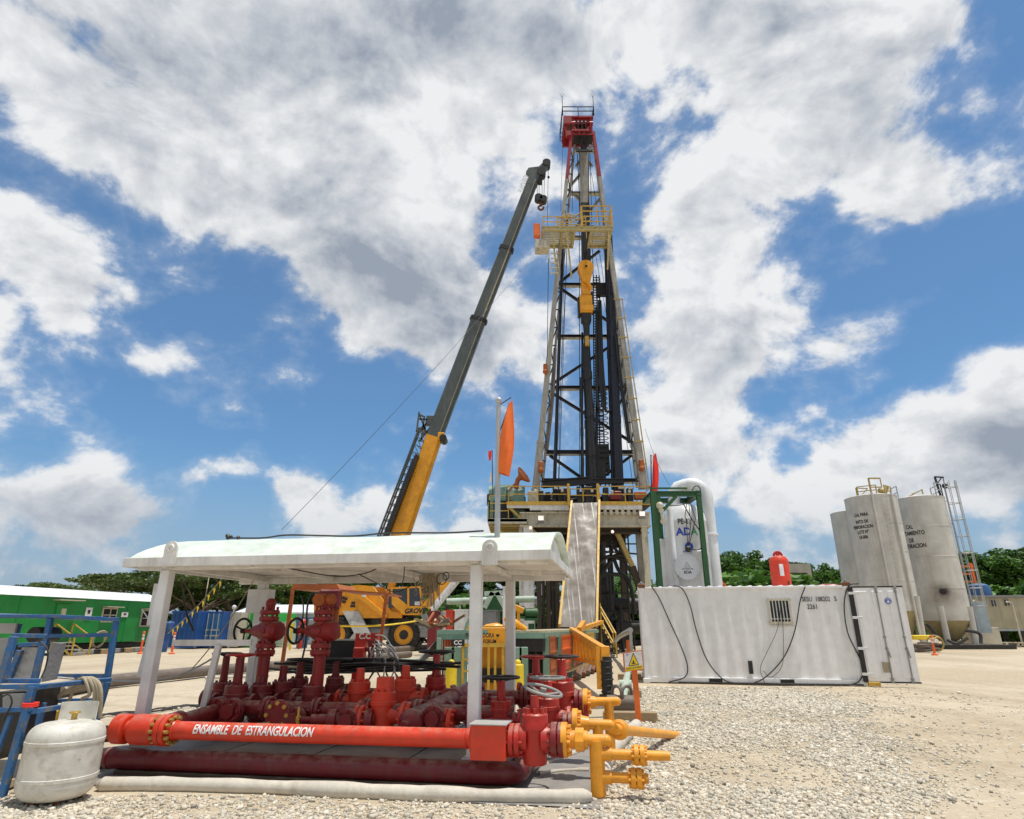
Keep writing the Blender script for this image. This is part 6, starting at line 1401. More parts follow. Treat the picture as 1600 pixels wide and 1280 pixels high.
# ================================================================== mobile crane
def crane():
    Y = 44.0; A = lambda px, py, y=Y: at(px, py, y); b = A(590, 1010); t = thing('mobile_crane', 'yellow rough terrain crane with its long dark boom raised', 'crane', V((b.x, Y + 1.3, 0)))
    z = lambda py: A(600, py).z; x = lambda px, py=980: A(px, py).x
    # wheels
    wr = 1.02
    for px in (527, 632):
        for yy in (Y, Y + 2.4):
            c = V((x(px, 990), yy, wr)); m = MB(); m.lathe([(wr * .55, -.34), (wr * .9, -.34), (wr, -.24), (wr, .24), (wr * .9, .34), (wr * .55, .34)], c, V((0, 1, 0)), 40, cap=False)
            for i in range(26):
                a = 2 * math.pi * i / 26
                for s in (-1, 1): p = c + V((math.cos(a + s * .06) * wr, s * .17, math.sin(a + s * .06) * wr)); m.box(p, (.09, .3, .12), 0, 0, (V((math.cos(a), 0, math.sin(a))), V((s * .3 * -math.sin(a), .95, s * .3 * math.cos(a))).normalized(), V((-math.sin(a), 0, math.cos(a)))))
            w = m.build('wheel', 'tyre', t); m = MB(); m.lathe([(.10, -.26), (.30, -.26), (.34, -.20), (.50, -.24), (.58, -.35), (.62, -.35), (.62, -.28)] if yy == Y else [(.2, .2), (.6, .3)], c, V((0, 1, 0)), 30); m.build('rim', 'crane_yellow', w); m = MB(); m.cyl(c - V((0, .31, 0)), c - V((0, .2, 0)), .3, seg=20); m.build('hub', 'dark_steel', w)
    m = MB(); m.box((x(580), Y + 1.2, 1.45), (x(690) - x(490), 1.6, .7), 0, .04); m.box((x(500), Y + 1.2, 1.5), (1.6, 2.6, 1.0), 0, .05); m.box((x(672), Y + 1.2, 1.3), (2.2, 2.6, .9), 0, .05)
    m.cyl(V((x(560), Y + .3, 1.1)), V((x(610), Y + .3, 1.1)), .42, seg=16); m.build('chassis', 'grey', t)
    for px in (527, 632):
        m = MB(); m.torus(V((x(px, 990), Y - .05, wr)), V((0, 1, 0)), wr * 1.18, .09, 18, 6, R(20) + math.pi, R(160) + math.pi); m.torus(V((x(px, 990), Y + .3, wr)), V((0, 1, 0)), wr * 1.18, .12, 18, 6, R(20), R(160)); m.build('mudguard', 'dark_steel', t)
    m = MB(); q = [A(535, 955, Y - .5), A(560, 955, Y - .5), A(578, 989, Y - .7), A(553, 989, Y - .7)]; m.prism(q, V((0, .25, 0))); m.prism([A(553, 989, Y - .7), A(579, 989, Y - .7), A(570, 1006, Y - .6), A(540, 1006, Y - .6)], V((0, .3, 0))); m.build('deck_panel', 'grey_light', t)
    m = MB(); m.cyl(V((x(588), Y + 1.2, 1.7)), V((x(588), Y + 1.2, 2.3)), 1.3, seg=30); m.build('slew_ring', 'dark_steel', t)
    # superstructure
    m = MB(); P2 = lambda l: [A(px, py, Y - .35) for px, py in l]
    m.prism(P2([(512, 925), (530, 918), (560, 914), (582, 916), (598, 938), (612, 955), (628, 958), (628, 966), (560, 966), (512, 952)]), V((0, .5, 0))); m.prism([p + V((0, 2.2, 0)) for p in P2([(512, 925), (560, 914), (590, 914), (612, 955), (628, 966), (560, 966), (512, 952)])], V((0, .5, 0)))
    m.box((x(530, 940), Y + 1, z(940)), (3.4, 2.0, 1.2), 0, .05); m.box((x(584, 945), Y + .9, z(955)), (4.6, 2.2, .5), 0, .03)
    m.bar(A(562, 930, Y - .45), A(604, 965, Y - .45), .5, .3); m.box(A(520, 936, Y - .5), (1.6, .2, .9), 0, .04)
    m.build('superstructure', 'crane_yellow', t)
    m = MB(); rr = random.Random(2)
    for i in range(12): m.box(A(rr.uniform(515, 552), rr.uniform(930, 948), Y - .7), (.25, .1, .18), rr.random())
    m.build('engine_grille', 'dark_steel', t)
    # cab
    m = MB(); cf = [(612, 962), (660, 962), (660, 944), (657, 918), (638, 916), (614, 918)]
    cab = [(610, 930), (616, 918), (638, 916), (656, 917), (660, 944), (654, 962), (628, 962)]
    m.prism([A(px, py, Y - 1.0) for px, py in [(612, 918), (656, 916), (657, 918.5), (612, 920.5)]], V((0, 1.3, 0)))
    m.prism([A(px, py, Y - 1.0) for px, py in [(612, 926), (638, 947), (660, 947), (655, 961), (630, 961), (612, 944)]], V((0, 1.3, 0)))
    for a, b_ in (((612, 918), (612, 930)), ((638, 917), (638, 948)), ((656, 917), (660, 947))): m.bar(A(*a, Y - 1.0), A(*b_, Y - 1.0), .12); m.bar(A(*a, Y + .25), A(*b_, Y + .25), .12)
    cb = m.build('cab', 'crane_yellow', t)
    m = MB(); m.prism([A(px, py, Y - .95) for px, py in [(613, 920), (637, 918), (637, 946), (613, 928)]], V((0, .04, 0))); m.prism([A(px, py, Y - .95) for px, py in [(639, 918), (656, 918), (659, 946), (639, 946)]], V((0, .04, 0))); m.box(A(634, 935, Y - .3), (2.2, .6, 1.2)); m.build('window', 'glass', cb)
    m = MB(); m.prism([A(px, py, Y - .99) for px, py in [(648, 940), (656, 940), (656, 946), (648, 946)]], V((0, .02, 0))); m.prism([A(px, py, Y - .9) for px, py in [(566, 928), (572, 928), (572, 933), (566, 933)]], V((0, .02, 0))); m.build('paper_notice', 'cloth_white', cb)
    lettering('GROVE', .42, 'black_letter', cb, A(648, 955, Y - 1.012), V((1, 0, .02)), EZ, bold=.02, shear=.25)
    m = MB(); rail(m, [A(660, 951, Y - .2), A(680, 950, Y - .2), A(680, 950, Y + 1.6)], .95, .035, 1, .8); m.build('cab_rail', 'crane_yellow', t)
    # boom
    dirv = (A(838, 262) - A(602, 882)).normalized(); up = V((-dirv.z, 0, dirv.x)); up = up if up.z > 0 else -up
    def section(a, b_, w0, h0, mat, name, w1=None, h1=None):
        p, q = A(*a), A(*b_); p.y = q.y = Y + .9; m = MB(); w1 = w1 or w0; h1 = h1 or h0; vs = []
        for c, w, h in ((p, w0, h0), (q, w1, h1)):
            k = w * .25
            vs += [c + V((0, -w / 2, 0)) - up * (h / 2 - k), c + V((0, -w / 2, 0)) + up * (h / 2 - k * .5), c + V((0, -w / 2 + k, 0)) + up * h / 2, c + V((0, w / 2 - k, 0)) + up * h / 2, c + V((0, w / 2, 0)) + up * (h / 2 - k * .5), c + V((0, w / 2, 0)) - up * (h / 2 - k), c + V((0, w / 2 - k, 0)) - up * h / 2, c + V((0, -w / 2 + k, 0)) - up * h / 2]
        m.add(vs, [tuple(range(8)), tuple(range(15, 7, -1))] + [(i, (i + 1) % 8, 8 + (i + 1) % 8, 8 + i) for i in range(8)]); return m
    m = section((598, 905), (676, 678), .85, 1.35, '', '', .8, 1.25); m.prism([A(604, 830, Y + .5), A(633, 838, Y + .5), A(640, 815, Y + .5), A(648, 780, Y + .5), A(632, 770, Y + .5)], V((0, .8, 0))); m.box(A(690, 684, Y + .9), (.5, .9, .6), .0, .05); bo = m.build('boom_base', 'crane_yellow', t)
    m = MB(); c = A(692, 684, Y + .4); m.cyl(c, c + V((0, 1.0, 0)), .28); m.build('boom_collar', 'dark_steel', bo)
    secs = (((672, 690), (748, 490), 1.15, 1.22), ((744, 500), (792, 378), 1.02, 1.08), ((788, 388), (833, 272), .92, .98))
    for i, (a, b_, w, h) in enumerate(secs):
        m = section(a, b_, w * .66, h, '', ''); s = m.build('boom_section', 'boom', t)
        if i < 2:
            p = A(*b_); q = A(b_[0] - 2, b_[1] + 6); m = section((b_[0] - 2, b_[1] + 5), (b_[0], b_[1]), w * .78, h * 1.16, '', ''); m.build('section_collar', 'dark_steel', s)
        m = MB(); p, q = A(*a), A(*b_); m.bar(p + V((0, .55, 0)) - up * (h * .28), q + V((0, .55, 0)) - up * (h * .28), .04, .1); m.build('wear_strip', 'rope', s)
    m = section((830, 280), (838, 260), .62, 1.0, '', '', .6, 1.15); m.prism([A(822, 268, Y + .6), A(826, 262, Y + .6), A(842, 260, Y + .6), A(853, 249, Y + .6), A(858, 250, Y + .6), A(858, 257, Y + .6), A(846, 270, Y + .6), A(838, 280, Y + .6)], V((0, .6, 0))); hd = m.build('boom_head', 'boom', t)
    m = MB(); c = A(854, 254, Y + .6); m.cyl(c - V((0, .1, 0)), c + V((0, .7, 0)), .36, seg=18); c = A(846, 268, Y + .6); m.cyl(c - V((0, .1, 0)), c + V((0, .7, 0)), .4, seg=18); c = A(844, 280, Y + .8); m.box(c, (.35, .4, 1.0)); m.build('head_sheave', 'dark_steel', hd)
    p = A(818, 292, Y + .9) - V((0, .36, 0)); lettering('GROVE', .6, 'white_letter', hd, p, -dirv, up, bold=.015)
    m = MB(); hk = A(845, 312, Y + .9)
    for i, dx in enumerate((-.3, -.15, .12, .28)): m.tube([A(839 + i * 4, 272, Y + .9), hk + V((dx, 0, .3))], .022, 5, False)
    m.tube([A(857, 252, Y + .9), A(855, 352, Y + .9)], .022, 5, False); m.ball(A(857, 277, Y + .9), .12, 8, 6); m.build('hoist_rope', 'dark_steel', t)
    m = MB(); m.box(hk, (.62, .4, .62), 0, .12); m.cyl(hk + V((-.2, -.3, .1)), hk + V((-.2, .3, .1)), .34, seg=18); m.cyl(hk + V((.22, -.3, -.05)), hk + V((.22, .3, -.05)), .32, seg=18); hb = m.build('hook_block', 'black', t)
    m = MB(); m.cyl(hk - EZ * .3, hk - EZ * .65, .13); m.torus(hk - EZ * .85, V((0, 1, 0)), .22, .09, 18, 8, R(-200), R(90)); m.build('hook', 'rust', hb)
    # luffing cylinder
    m = MB(); m.cyl(A(606, 935, Y + .9), A(634, 842, Y + .9), .26, seg=16); m.build('lift_cylinder', 'crane_yellow', t); m = MB(); m.cyl(A(634, 842, Y + .9), A(638, 826, Y + .9), .16, seg=14); m.build('cylinder_rod', 'galv', t)
    # lattice jib stowed beside the boom
    m = MB(); a0, a1 = A(590, 838, Y + .6), A(655, 668, Y + .6); b0, b1 = A(612, 838, Y + .6), A(664, 688, Y + .6); a2, b2 = a0 + V((0, .7, 0)), b0 + V((0, .7, 0)); a3, b3 = a1 + V((0, .5, 0)), b1 + V((0, .5, 0))
    for p, q in ((a0, a1), (b0, b1), (a2, a3), (b2, b3)): m.tube([p, q], .07, 8)
    n = 14
    for i in range(n):
        u, v = i / n, (i + 1) / n; L1 = lambda p, q, k: p.lerp(q, k)
        m.bar(L1(a0, a1, u), L1(b0, b1, (u + v) / 2), .05); m.bar(L1(b0, b1, (u + v) / 2), L1(a0, a1, v), .05); m.bar(L1(a2, a3, u), L1(b2, b3, v), .05); m.bar(L1(a0, a1, u), L1(a2, a3, u), .05); m.bar(L1(b0, b1, u), L1(b2, b3, v), .05)
    m.build('lattice_jib', 'boom', t)
    m = MB(); m.tube([A(602, 838, Y + .5), A(648, 718, Y + .5)], .2, 8); m.bar(A(604, 838, Y + .2), A(652, 712, Y + .2), .28, .5); m.build('jib_tube', 'dark_steel', t)
    m = MB()
    for a, b_ in (((655, 644), (651, 675)), ((655, 648), (664, 652)), ((655, 655), (668, 656)), ((668, 650), (662, 680)), ((656, 650), (672, 690)), ((672, 652), (685, 660)), ((685, 658), (668, 676)), ((650, 675), (670, 660)), ((650, 680), (664, 668)), ((655, 690), (672, 668)), ((663, 652), (658, 690))): m.bar(A(*a, Y + .7), A(*b_, Y + .7), .12)
    m.box(A(675, 658, Y + .9), (.8, .5, .7)); m.build('jib_head', 'boom', t)
crane()
# barricade tape
m = MB(); m.bar(at(505, 977, 41), at(600, 977, 41), .01, .1, up=V((0, 1, 0))); m.tube(sag(at(505, 976, 41), at(668, 967, 41), .25), .05, 4); single(m, 'barrier_tape', 'sign_yellow', 'yellow barrier tape strung in front of the crane wheels', 'tape')
# ================================================================== small canopy and choke console behind the manifold
def control_hood():
    Y = 10.6; A = lambda px, py, y=Y: at(px, py, y); t = thing('instrument_hood', 'rust orange sheet hood on thin legs behind the left standpipe', 'hood', A(530, 1040))
    m = MB(); m.prism([A(455, 921), A(532, 923), A(526, 912.5), A(458, 912.5)], V((0, .02, 0)) + V((0, 1.1, .02))); m.prism([A(532, 921), A(612, 927), A(612, 929), A(532, 924)], V((0, 1.0, 0))); m.build('roof', 'rust_orange', t)
    for a, b in (((458, 920), (440, 1045)), ((531, 922), (518, 1040)), ((527, 922), (507, 1045)), ((604, 928), (594, 1010))):
        m = MB(); m.bar(A(*a), A(*b), .05); m.build('leg', 'rust_orange', t)
    m = MB(); m.tube(smooth_pts([A(470, 1040), A(478, 1000), A(480, 950), (A(488, 928)), A(505, 928)]), .016, 6); m.tube(smooth_pts([A(470, 1000), A(474, 950), A(470, 930)]), .012, 6); m.build('cable', 'hose', t)
    m = MB(); m.box(A(516, 936), (.34, .2, .3), 0, .03); m.build('gauge_box', 'maroon', t)
    Y2 = 10.2; B = lambda px, py, y=Y2: at(px, py, y); t = thing('choke_console', 'red choke console arm lettered C.C above black hoses', 'console', B(565, 1070))
    m = MB(); m.prism([B(556, 990), B(590, 989), B(589, 1000), B(572, 1004), B(562, 1036), B(550, 1034)], V((0, .22, 0))); m.box(B(560, 1050), (.16, .2, .7), 0, .01); cs = m.build('console_body', 'red', t)
    lettering('C.C', .11, 'white_letter', cs, B(570, 994.5) - V((0, .003, 0)), V((1, 0, 0)), EZ, bold=.004)
    m = MB(); m.box(B(535, 1025, 10.5), (.5, .3, .5), 0, .02); m.build('console_box', 'black', t)
    m = MB(); rr = random.Random(6)
    for i in range(14):
        a = B(rr.uniform(575, 592), rr.uniform(992, 1025)); b = B(rr.uniform(560, 640), rr.uniform(1030, 1062)); m.tube(smooth_pts([a, a.lerp(b, .4) + V((rr.uniform(-.05, .2), -.1, .1)), b]), .011, 6)
    m.build('hydraulic_lines', 'galv', t)
    m = MB(); m.cyl(B(580, 1000), B(580, 1035), .05); m.ball(B(590, 1005), .05); m.box(B(578, 1015), (.18, .1, .06)); m.build('valve_block', 'dark_red', t)
control_hood()
# ================================================================== catwalk and sage machine skids
def catwalk():
    Yn = 16.6; zt = 1.42; nl, nr = V((xat(784, Yn, zt), Yn, zt)), V((xat(849, Yn, zt), Yn, zt)); fl, fr = V((xat(874, 34, zt), 34, zt)), V((xat(934, 34, zt), 34, zt))
    t = thing('catwalk', 'long plank-topped pipe catwalk with orange side doors running to the ramp', 'catwalk', (nl + nr) / 2 - EZ * zt)
    m = MB()
    for i in range(7):
        a, b = nl.lerp(nr, i / 7), nl.lerp(nr, (i + .9) / 7); c, d = fl.lerp(fr, (i + .9) / 7), fl.lerp(fr, i / 7); m.prism([a, b, c, d], EZ * -.05)
    m.build('deck', 'plank', t)
    m = MB(); m.bar(nl - EZ * .12, nr - EZ * .12, .1, .14); m.bar(nr - EZ * .12, fr - EZ * .12, .1, .14); m.bar(nl - EZ * .12, fl - EZ * .12, .1, .14); m.build('deck_edge', 'sage', t)
    d = (fr - nr).normalized(); lat = V((d.y, -d.x, 0))
    for k, s in enumerate((.02, .15, .32, .55, .85)):
        for e0, e1 in ((nr, fr), (nl, fl)):
            p = e0.lerp(e1, s); m = MB(); m.ibar(V((p.x, p.y, 0)), p - EZ * .15, .16, .2, up=V((0, 1, 0))); m.build('post', 'sage', t)
    for k, (s0, s1, mat) in enumerate(((.035, .10, 'rust_orange'), (.17, .30, 'orange'), (.34, .52, 'rust_orange'), (.57, .82, 'yellow'))):
        p, q = nr.lerp(fr, s0), nr.lerp(fr, s1); m = MB(); zc = EZ * .55
        m.bar(p - EZ * .68 + lat * .03, q - EZ * .68 + lat * .03, .04, 1.0); m.bar(p - EZ * .18 + lat * .04, q - EZ * .18 + lat * .04, .05, .06); m.bar(p - EZ * .55 + lat * .06, q - EZ * .55 + lat * .06, .05, .05); m.bar(p - EZ * .95 + lat * .04, q - EZ * .95 + lat * .04, .05, .06)
        for u in (0, 1): r_ = p.lerp(q, u); m.bar(r_ - EZ * .15 + lat * .05, r_ - EZ * 1.0 + lat * .05, .05)
        m.build('side_panel', mat, t)
    m = MB(); m.prism([nl - EZ * .2, nr - EZ * .2, fr - EZ * .2, fl - EZ * .2], EZ * -.3); m.box((nl + nr) / 2 + d * 2 - EZ * .8, (.9, 2.0, .8), -.15); m.build('underframe', 'dark_steel', t)
    m = MB()
    for i in range(4): p = nl.lerp(nr, .2 + i * .2) + d * .1; m.bar(V((p.x, p.y, .1)), p - EZ * .2, .05)
    m.build('front_bar', 'dark_steel', t)
    # folding truss arm on the right
    a = at(893, 985, 22.5); b = at(945, 1018, 15.6); t = thing('pipe_loader', 'yellow lattice pipe arm hinged to the catwalk, resting on a black-footed post', 'pipe arm', V((b.x, b.y, 0)))
    m = MB(); m.bar(a, b, .16, .2, b=.01); a2, b2 = a - EZ * .85, b - EZ * .32; m.bar(a2, b2, .1, .1)
    n = 9
    for i in range(n): u, v = i / n, (i + .5) / n; m.bar(a.lerp(b, u), a2.lerp(b2, v), .07); m.bar(a2.lerp(b2, v), a.lerp(b, (i + 1) / n), .07)
    m.build('truss', 'yellow_pipe', t); m = MB(); m.bar(b + V((0, 0, .12)), V((b.x, b.y, .75)), .2, .2, b=.01, up=V((0, 1, 0))); m.bar(b - V((.16, 0, -.1)), V((b.x - .16, b.y, .15)), .1); m.build('post', 'yellow_pipe', t)
    m = MB(); p = V((b.x + .02, b.y - .02, 0)); m.cyl(p, p + EZ * .85, .13, seg=16); m.cyl(p, p + EZ * .04, .2, seg=16)
    for i in range(6): m.torus(p + EZ * (.1 + i * .13), EZ, .135, .02, 16, 6)
    m.build('foot', 'black', t)
    m = MB(); m.bar(at(905, 984, 23), at(912, 973, 24), .16); m.bar(at(898, 986, 24), at(940, 972, 30), .2, .15); single(m, 'yellow_beam', 'yellow_pipe', 'short yellow beam lying on the catwalk edge behind the pipe arm', 'beam')
    # sage green skid left of it
    Ys = 15.4; A = lambda px, py, y=Ys: at(px, py, y)
    t = thing('sage_skid', 'sage green steel skid frame with yellow bars left of the catwalk', 'skid', A(735, 1090)); z0 = .02; zt2 = A(720, 988).z
    X = lambda px: A(px, 1040).x
    m = MB(); m.box(((X(681) + X(762)) / 2, Ys + .9, zt2), (X(762) - X(681), 1.9, .10)); m.bar((X(681), Ys, zt2 - .1), (X(790), Ys, zt2 - .1), .08, .12); m.build('top', 'sage', t)
    for px, w in ((686, .10), (703, .22), (714, .24), (726, .14), (808, .22), (818, .20)):
        m = MB(); p = X(px); h = zt2 - .12 if px < 700 else zt2 - .32; m.bar((p, Ys - .15, z0), (p, Ys - .15, h), w, .12, up=V((0, 1, 0)), b=.008); m.build('post', 'sage', t)
    m = MB()
    for i in range(8): p = X(683 + i * 4.2); m.bar((p, Ys + .1, .3), (p, Ys + .1, zt2 - .15), .045)
    m.build('front_grille', 'rust_orange', t)
    m = MB(); zr = A(740, 1008).z; m.bar((X(722), Ys - .2, zr), (X(790), Ys - .2, zr), .06, .08)
    for px in (724, 735, 752, 764, 774, 786): m.bar((X(px), Ys - .2, .1), (X(px), Ys - .2, zr), .055)
    for py in (1030, 1048): m.bar((X(722), Ys - .2, A(730, py).z), (X(735), Ys - .2, A(730, py).z), .04)
    m.build('guard_rail', 'yellow', t)
    m = MB(); m.box(((X(750) + X(792)) / 2, Ys + .5, .75), (X(792) - X(750), .7, 1.35), 0, .03); m.box((X(770), Ys + .1, 1.28), (.62, .3, .42), 0, .01); yt = m.build('yellow_tank', 'crane_yellow', t)
    lettering('PERFORADORA', .145, 'black_letter', yt, V((X(772), Ys - .053, A(765, 993).z)), V((1, 0, 0)), EZ, bold=.003, sx=.66, align='RIGHT'); lettering('FORUM', .12, 'black_letter', yt, V((X(765), Ys - .053, A(765, 1002.5).z)), V((1, 0, 0)), EZ, bold=.003, sx=.75)
    k = MB(); c = V((X(777.5), Ys - .053, A(776, 993).z)); pts = []
    for i in range(20): a = 2 * math.pi * i / 20; pts.append(c + V((.045 * math.sin(a) ** 3, 0, .04 * (.81 * math.cos(a) - .31 * math.cos(2 * a) - .12 * math.cos(3 * a)))))
    k.prism(pts, V((0, -.002, 0))); k.build('heart_mark', 'black_letter', yt)
    m = MB(); c = V((X(716), Ys - .30, A(713, 1004).z)); m.box(c + V((0, .05, 0)), (.3, .06, .14)); pl = m.build('plate', 'dark_steel', t); lettering('CC', .13, 'white_letter', pl, c + V((0, .017, 0)), V((1, 0, 0)), EZ, bold=.004)
    m = MB(); m.box(((X(730) + X(800)) / 2, Ys + 1.2, .7), (X(800) - X(730), .8, 1.2)); m.box((X(770), Ys + .2, .45), (.5, .4, .3)); m.build('inner_machine', 'dark_steel', t)
    for px in (708, 809):
        m = MB(); p = V((X(px), Ys - .45, 0)); m.cyl(p, p + EZ * .72, .13, seg=16, c=.02); m.ball(p + EZ * .75, .07); m.build('buffer', 'sign_yellow', t)
    m = MB(); m.prism([A(728, 982), A(734, 972), A(732, 965), A(727, 975), A(724, 988)], V((0, .2, 0))); m.build('green_flap', 'sage', t)
    # sloped grey plate left of the skid
    m = MB(); m.prism([at(682, 1000, 15.8), at(682, 1018, 15.8), at(620, 1066, 14.6), at(640, 1050, 14.6)], V((0, .06, 0))); single(m, 'sloped_plate', 'grey', 'grey sloping steel plate against the left side of the sage skid', 'plate')
    # yellow humps, junk on top
    m = MB(); c = at(770, 978, 17.5); m.box(at(765, 982, 17.5), (1.3, .5, .12)); m.lathe([(.08, -.35), (.16, -.15), (.17, .12), (.08, .32)], c - EZ * .1, V((1, 0, .1)), 16); m.lathe([(.07, -.3), (.12, 0), (.06, .35)], at(804, 974, 17.5), V((1, 0, -.5)), 14); single(m, 'yellow_winch', 'crane_yellow', 'humped yellow winch on top of the sage skid', 'winch')
    rr = random.Random(12)
    for i in range(5):
        m = MB()
        for k in range(4): a = at(rr.uniform(668, 712), rr.uniform(972, 984), 17.2); m.bar(a, a + V((rr.uniform(-.5, .5), rr.uniform(-.3, .3), rr.uniform(.02, .25))), .05)
        single(m, 'scrap_timber', ('rust', 'wood', 'plank', 'old_pipe', 'rust_orange')[i], ('rusty bars in the junk heap on the sage skid', 'brown battens in the junk heap on the sage skid', 'pale battens in the junk heap on the sage skid', 'dark pipes in the junk heap on the sage skid', 'orange bars in the junk heap on the sage skid')[i], 'scrap')
    for i in range(6):
        m = MB(); a = gnd(898 + i * 7, 1065 - i * 3); b = gnd(912 + i * 5, 1036); a.z = b.z = .09; m.cyl(a, b, .07, seg=12); single(m, 'loose_pipe', 'old_pipe' if i % 2 else 'rust', 'short loose pipe lying in the row beside the pipe arm foot', 'pipe', group='loose pipes by the pipe arm')
    m = MB(); m.bar(gnd(868, 1062) + EZ * .1, at(915, 1038, 17) , .14, .04); single(m, 'broken_plank', 'plank', 'pale plank leaning over the loose pipes by the pipe arm', 'plank')
catwalk()
# ================================================================== clutter between crane and ramp
def clutter():
    A = at
    def blk(px0, px1, py0, py1, Y, dep, name, mat, label, cat, b=.02):
        p, q = A(px0, py1, Y), A(px1, py0, Y); m = MB(); zb = min(p.z, q.z); zb = 0 if py1 > 985 else zb; m.box(((p.x + q.x) / 2, Y + dep / 2, (zb + q.z) / 2), (q.x - p.x, dep, q.z - zb), -.1, b)
        for i in range(1, int((q.x - p.x) / .5)): m.box((p.x + i * .5, Y - .02, (zb + q.z) / 2), (.06, .05, (q.z - zb) * .94), -.1)
        m.box(((p.x + q.x) / 2, Y + dep / 2, q.z + .02), (q.x - p.x + .08, dep + .08, .06), -.1)
        return single(m, name, mat, label, cat)
    blk(698, 711, 955, 990, 30, 1.5, 'red_panel_box', 'orange_red', 'bright red upright panel box behind the junk heap', 'box')
    blk(712, 734, 954, 990, 29.5, 1.5, 'ribbed_cabinet', 'white', 'white ribbed panels right of the bright red box', 'panel')
    blk(734, 741, 924, 990, 29, .5, 'white_locker', 'white', 'tall narrow white locker beside the front right canopy post', 'locker')
    blk(755, 778, 955, 990, 30.5, 1.5, 'grey_tank', 'grey', 'grey tank between the two right canopy posts', 'tank')
    blk(670, 684, 956, 990, 33, 1.5, 'dark_red_bin', 'dark_red', 'dark red bin behind the junk heap left of the white tank', 'bin')
    blk(683, 698, 957, 990, 34, 2, 'white_tank', 'white', 'white tank between the dark red bin and the bright red box', 'tank')
    blk(786, 790, 918, 990, 28, .4, 'white_pole', 'white', 'white square pole just left of the back right canopy post', 'pole')
    m = MB(); p = A(770, 948, 31); q = [A(757, 953, 31), A(790, 953, 31), A(778, 927, 31), A(766, 927, 31)]; m.prism(q, V((0, 2.2, 0))); m.bar(A(757, 953, 31), A(757, 990, 31), .1); m.bar(A(789, 953, 31), A(789, 990, 31), .1); single(m, 'green_hopper', 'frame_green', 'green sloped hopper seen between the two right canopy posts', 'hopper')
    m = MB()
    for a, b in (((757, 928), (794, 926)), ((776, 926), (800, 970)), ((770, 926), (757, 950))): m.bar(A(*a, 30.5), A(*b, 30.5), .22)
    single(m, 'hopper_frame', 'pale_green', 'pale green A-frame over the green hopper', 'frame')
    m = MB(); m.cyl(A(698, 940, 33), A(835, 936, 33), .16, seg=12); m.bar(A(719, 940, 33), A(719, 990, 33), .07); m.bar(A(738, 900, 33), A(738, 990, 33), .1); single(m, 'pale_pipe', 'pale_green', 'pale horizontal pipe on stands in front of the dark trees', 'pipe')
    # white and yellow conveyor / boom rest
    t = thing('conveyor', 'white and yellow inclined conveyor ladder right of the crane cab', 'conveyor', A(690, 1000, 36)); m = MB(); m.bar(A(676, 953, 36), A(722, 897, 36), .5, .35, b=.02)
    for i in range(11): p = A(676, 953, 35.7).lerp(A(722, 897, 35.7), i / 11); m.box(p, (.16, .1, .2))
    m.build('belt', 'white', t); m = MB(); m.bar(A(668, 950, 36.6), A(712, 897, 36.6), .4, .3); m.bar(A(662, 946, 36.6), A(705, 897, 36.6), .2, .15); m.build('side_beam', 'crane_yellow', t); m = MB(); m.bar(A(680, 948, 36.4), V((A(680, 948, 36.4).x, 36.4, 0)), .2); m.bar(A(700, 925, 36.4), V((A(700, 925, 36.4).x, 36.4, 0)), .2); m.build('leg', 'dark_steel', t)
    m = MB(); m.bar(A(660, 975, 38), A(688, 1000, 38), .9, .5); m.bar(A(662, 960, 38), A(672, 985, 38), .3); single(m, 'outrigger_pad', 'grey', 'grey sloped outrigger box right of the front crane wheel', 'outrigger')
    for px, py, mat, lab in ((810, 955, 'frame_green', 'dark green drum on the ramp-side machinery'), (830, 958, 'frame_green', 'dark green motor left of the ramp')):
        m = MB(); c = A(px, py, 33); m.lathe([(.16, -.35), (.24, -.3), (.24, .3), (.16, .35)], c, V((1, .1, 0)), 18); m.box(c - EZ * .3, (.7, .5, .12)); m.bar(c - EZ * .5, V((c.x, c.y, 0)), .3); single(m, 'green_motor', mat, lab, 'motor')
    m = MB(); m.bar(A(802, 948, 29), A(818, 955, 29), .3, .25, b=.03); m.bar(A(810, 952, 29), V((A(810, 952, 29).x, 29, 0)), .14); single(m, 'yellow_jack', 'crane_yellow', 'yellow angled jack arm behind the back right canopy post', 'jack')
    for i in range(5):
        px = 842 + i * 7; m = MB(); p = A(px, 905, 38.5); m.tube([V((p.x, 38.5, 0)), p, p + EZ * 1.5], .09 if i % 2 else .14, 8); single(m, 'riser_pipe', 'dark_steel' if i % 2 else 'brown', 'dark riser pipe in the row left of the ramp', 'pipe', group='riser pipes left of the ramp')
    # along the sand by the container
    m = MB(); a, b = gnd(940, 1014), gnd(1003, 1008); a.z = b.z = .25; m.cyl(a, b, .22, seg=14); single(m, 'black_pipe', 'dark_steel', 'black pipe lying on the sand left of the container corner', 'pipe')
    m = MB(); a, b = gnd(935, 1010), gnd(1003, 1003); a.z = b.z = .5; m.cyl(a, b, .16, seg=14); single(m, 'grey_pipe', 'grey_light', 'pale pipe stacked behind the black pipe near the container corner', 'pipe')
    m = MB(); a = gnd(955, 1020); b = gnd(978, 985); a.z = .3; b = at(985, 985, 24); m.tube(smooth_pts([a, a.lerp(b, .5) + EZ * .15, b]), .1, 10); m.bar(b, V((b.x, b.y, 0)), .1); single(m, 'bent_pipe', 'grey_light', 'pale bent pipe rising from the sand right of the catwalk', 'pipe')
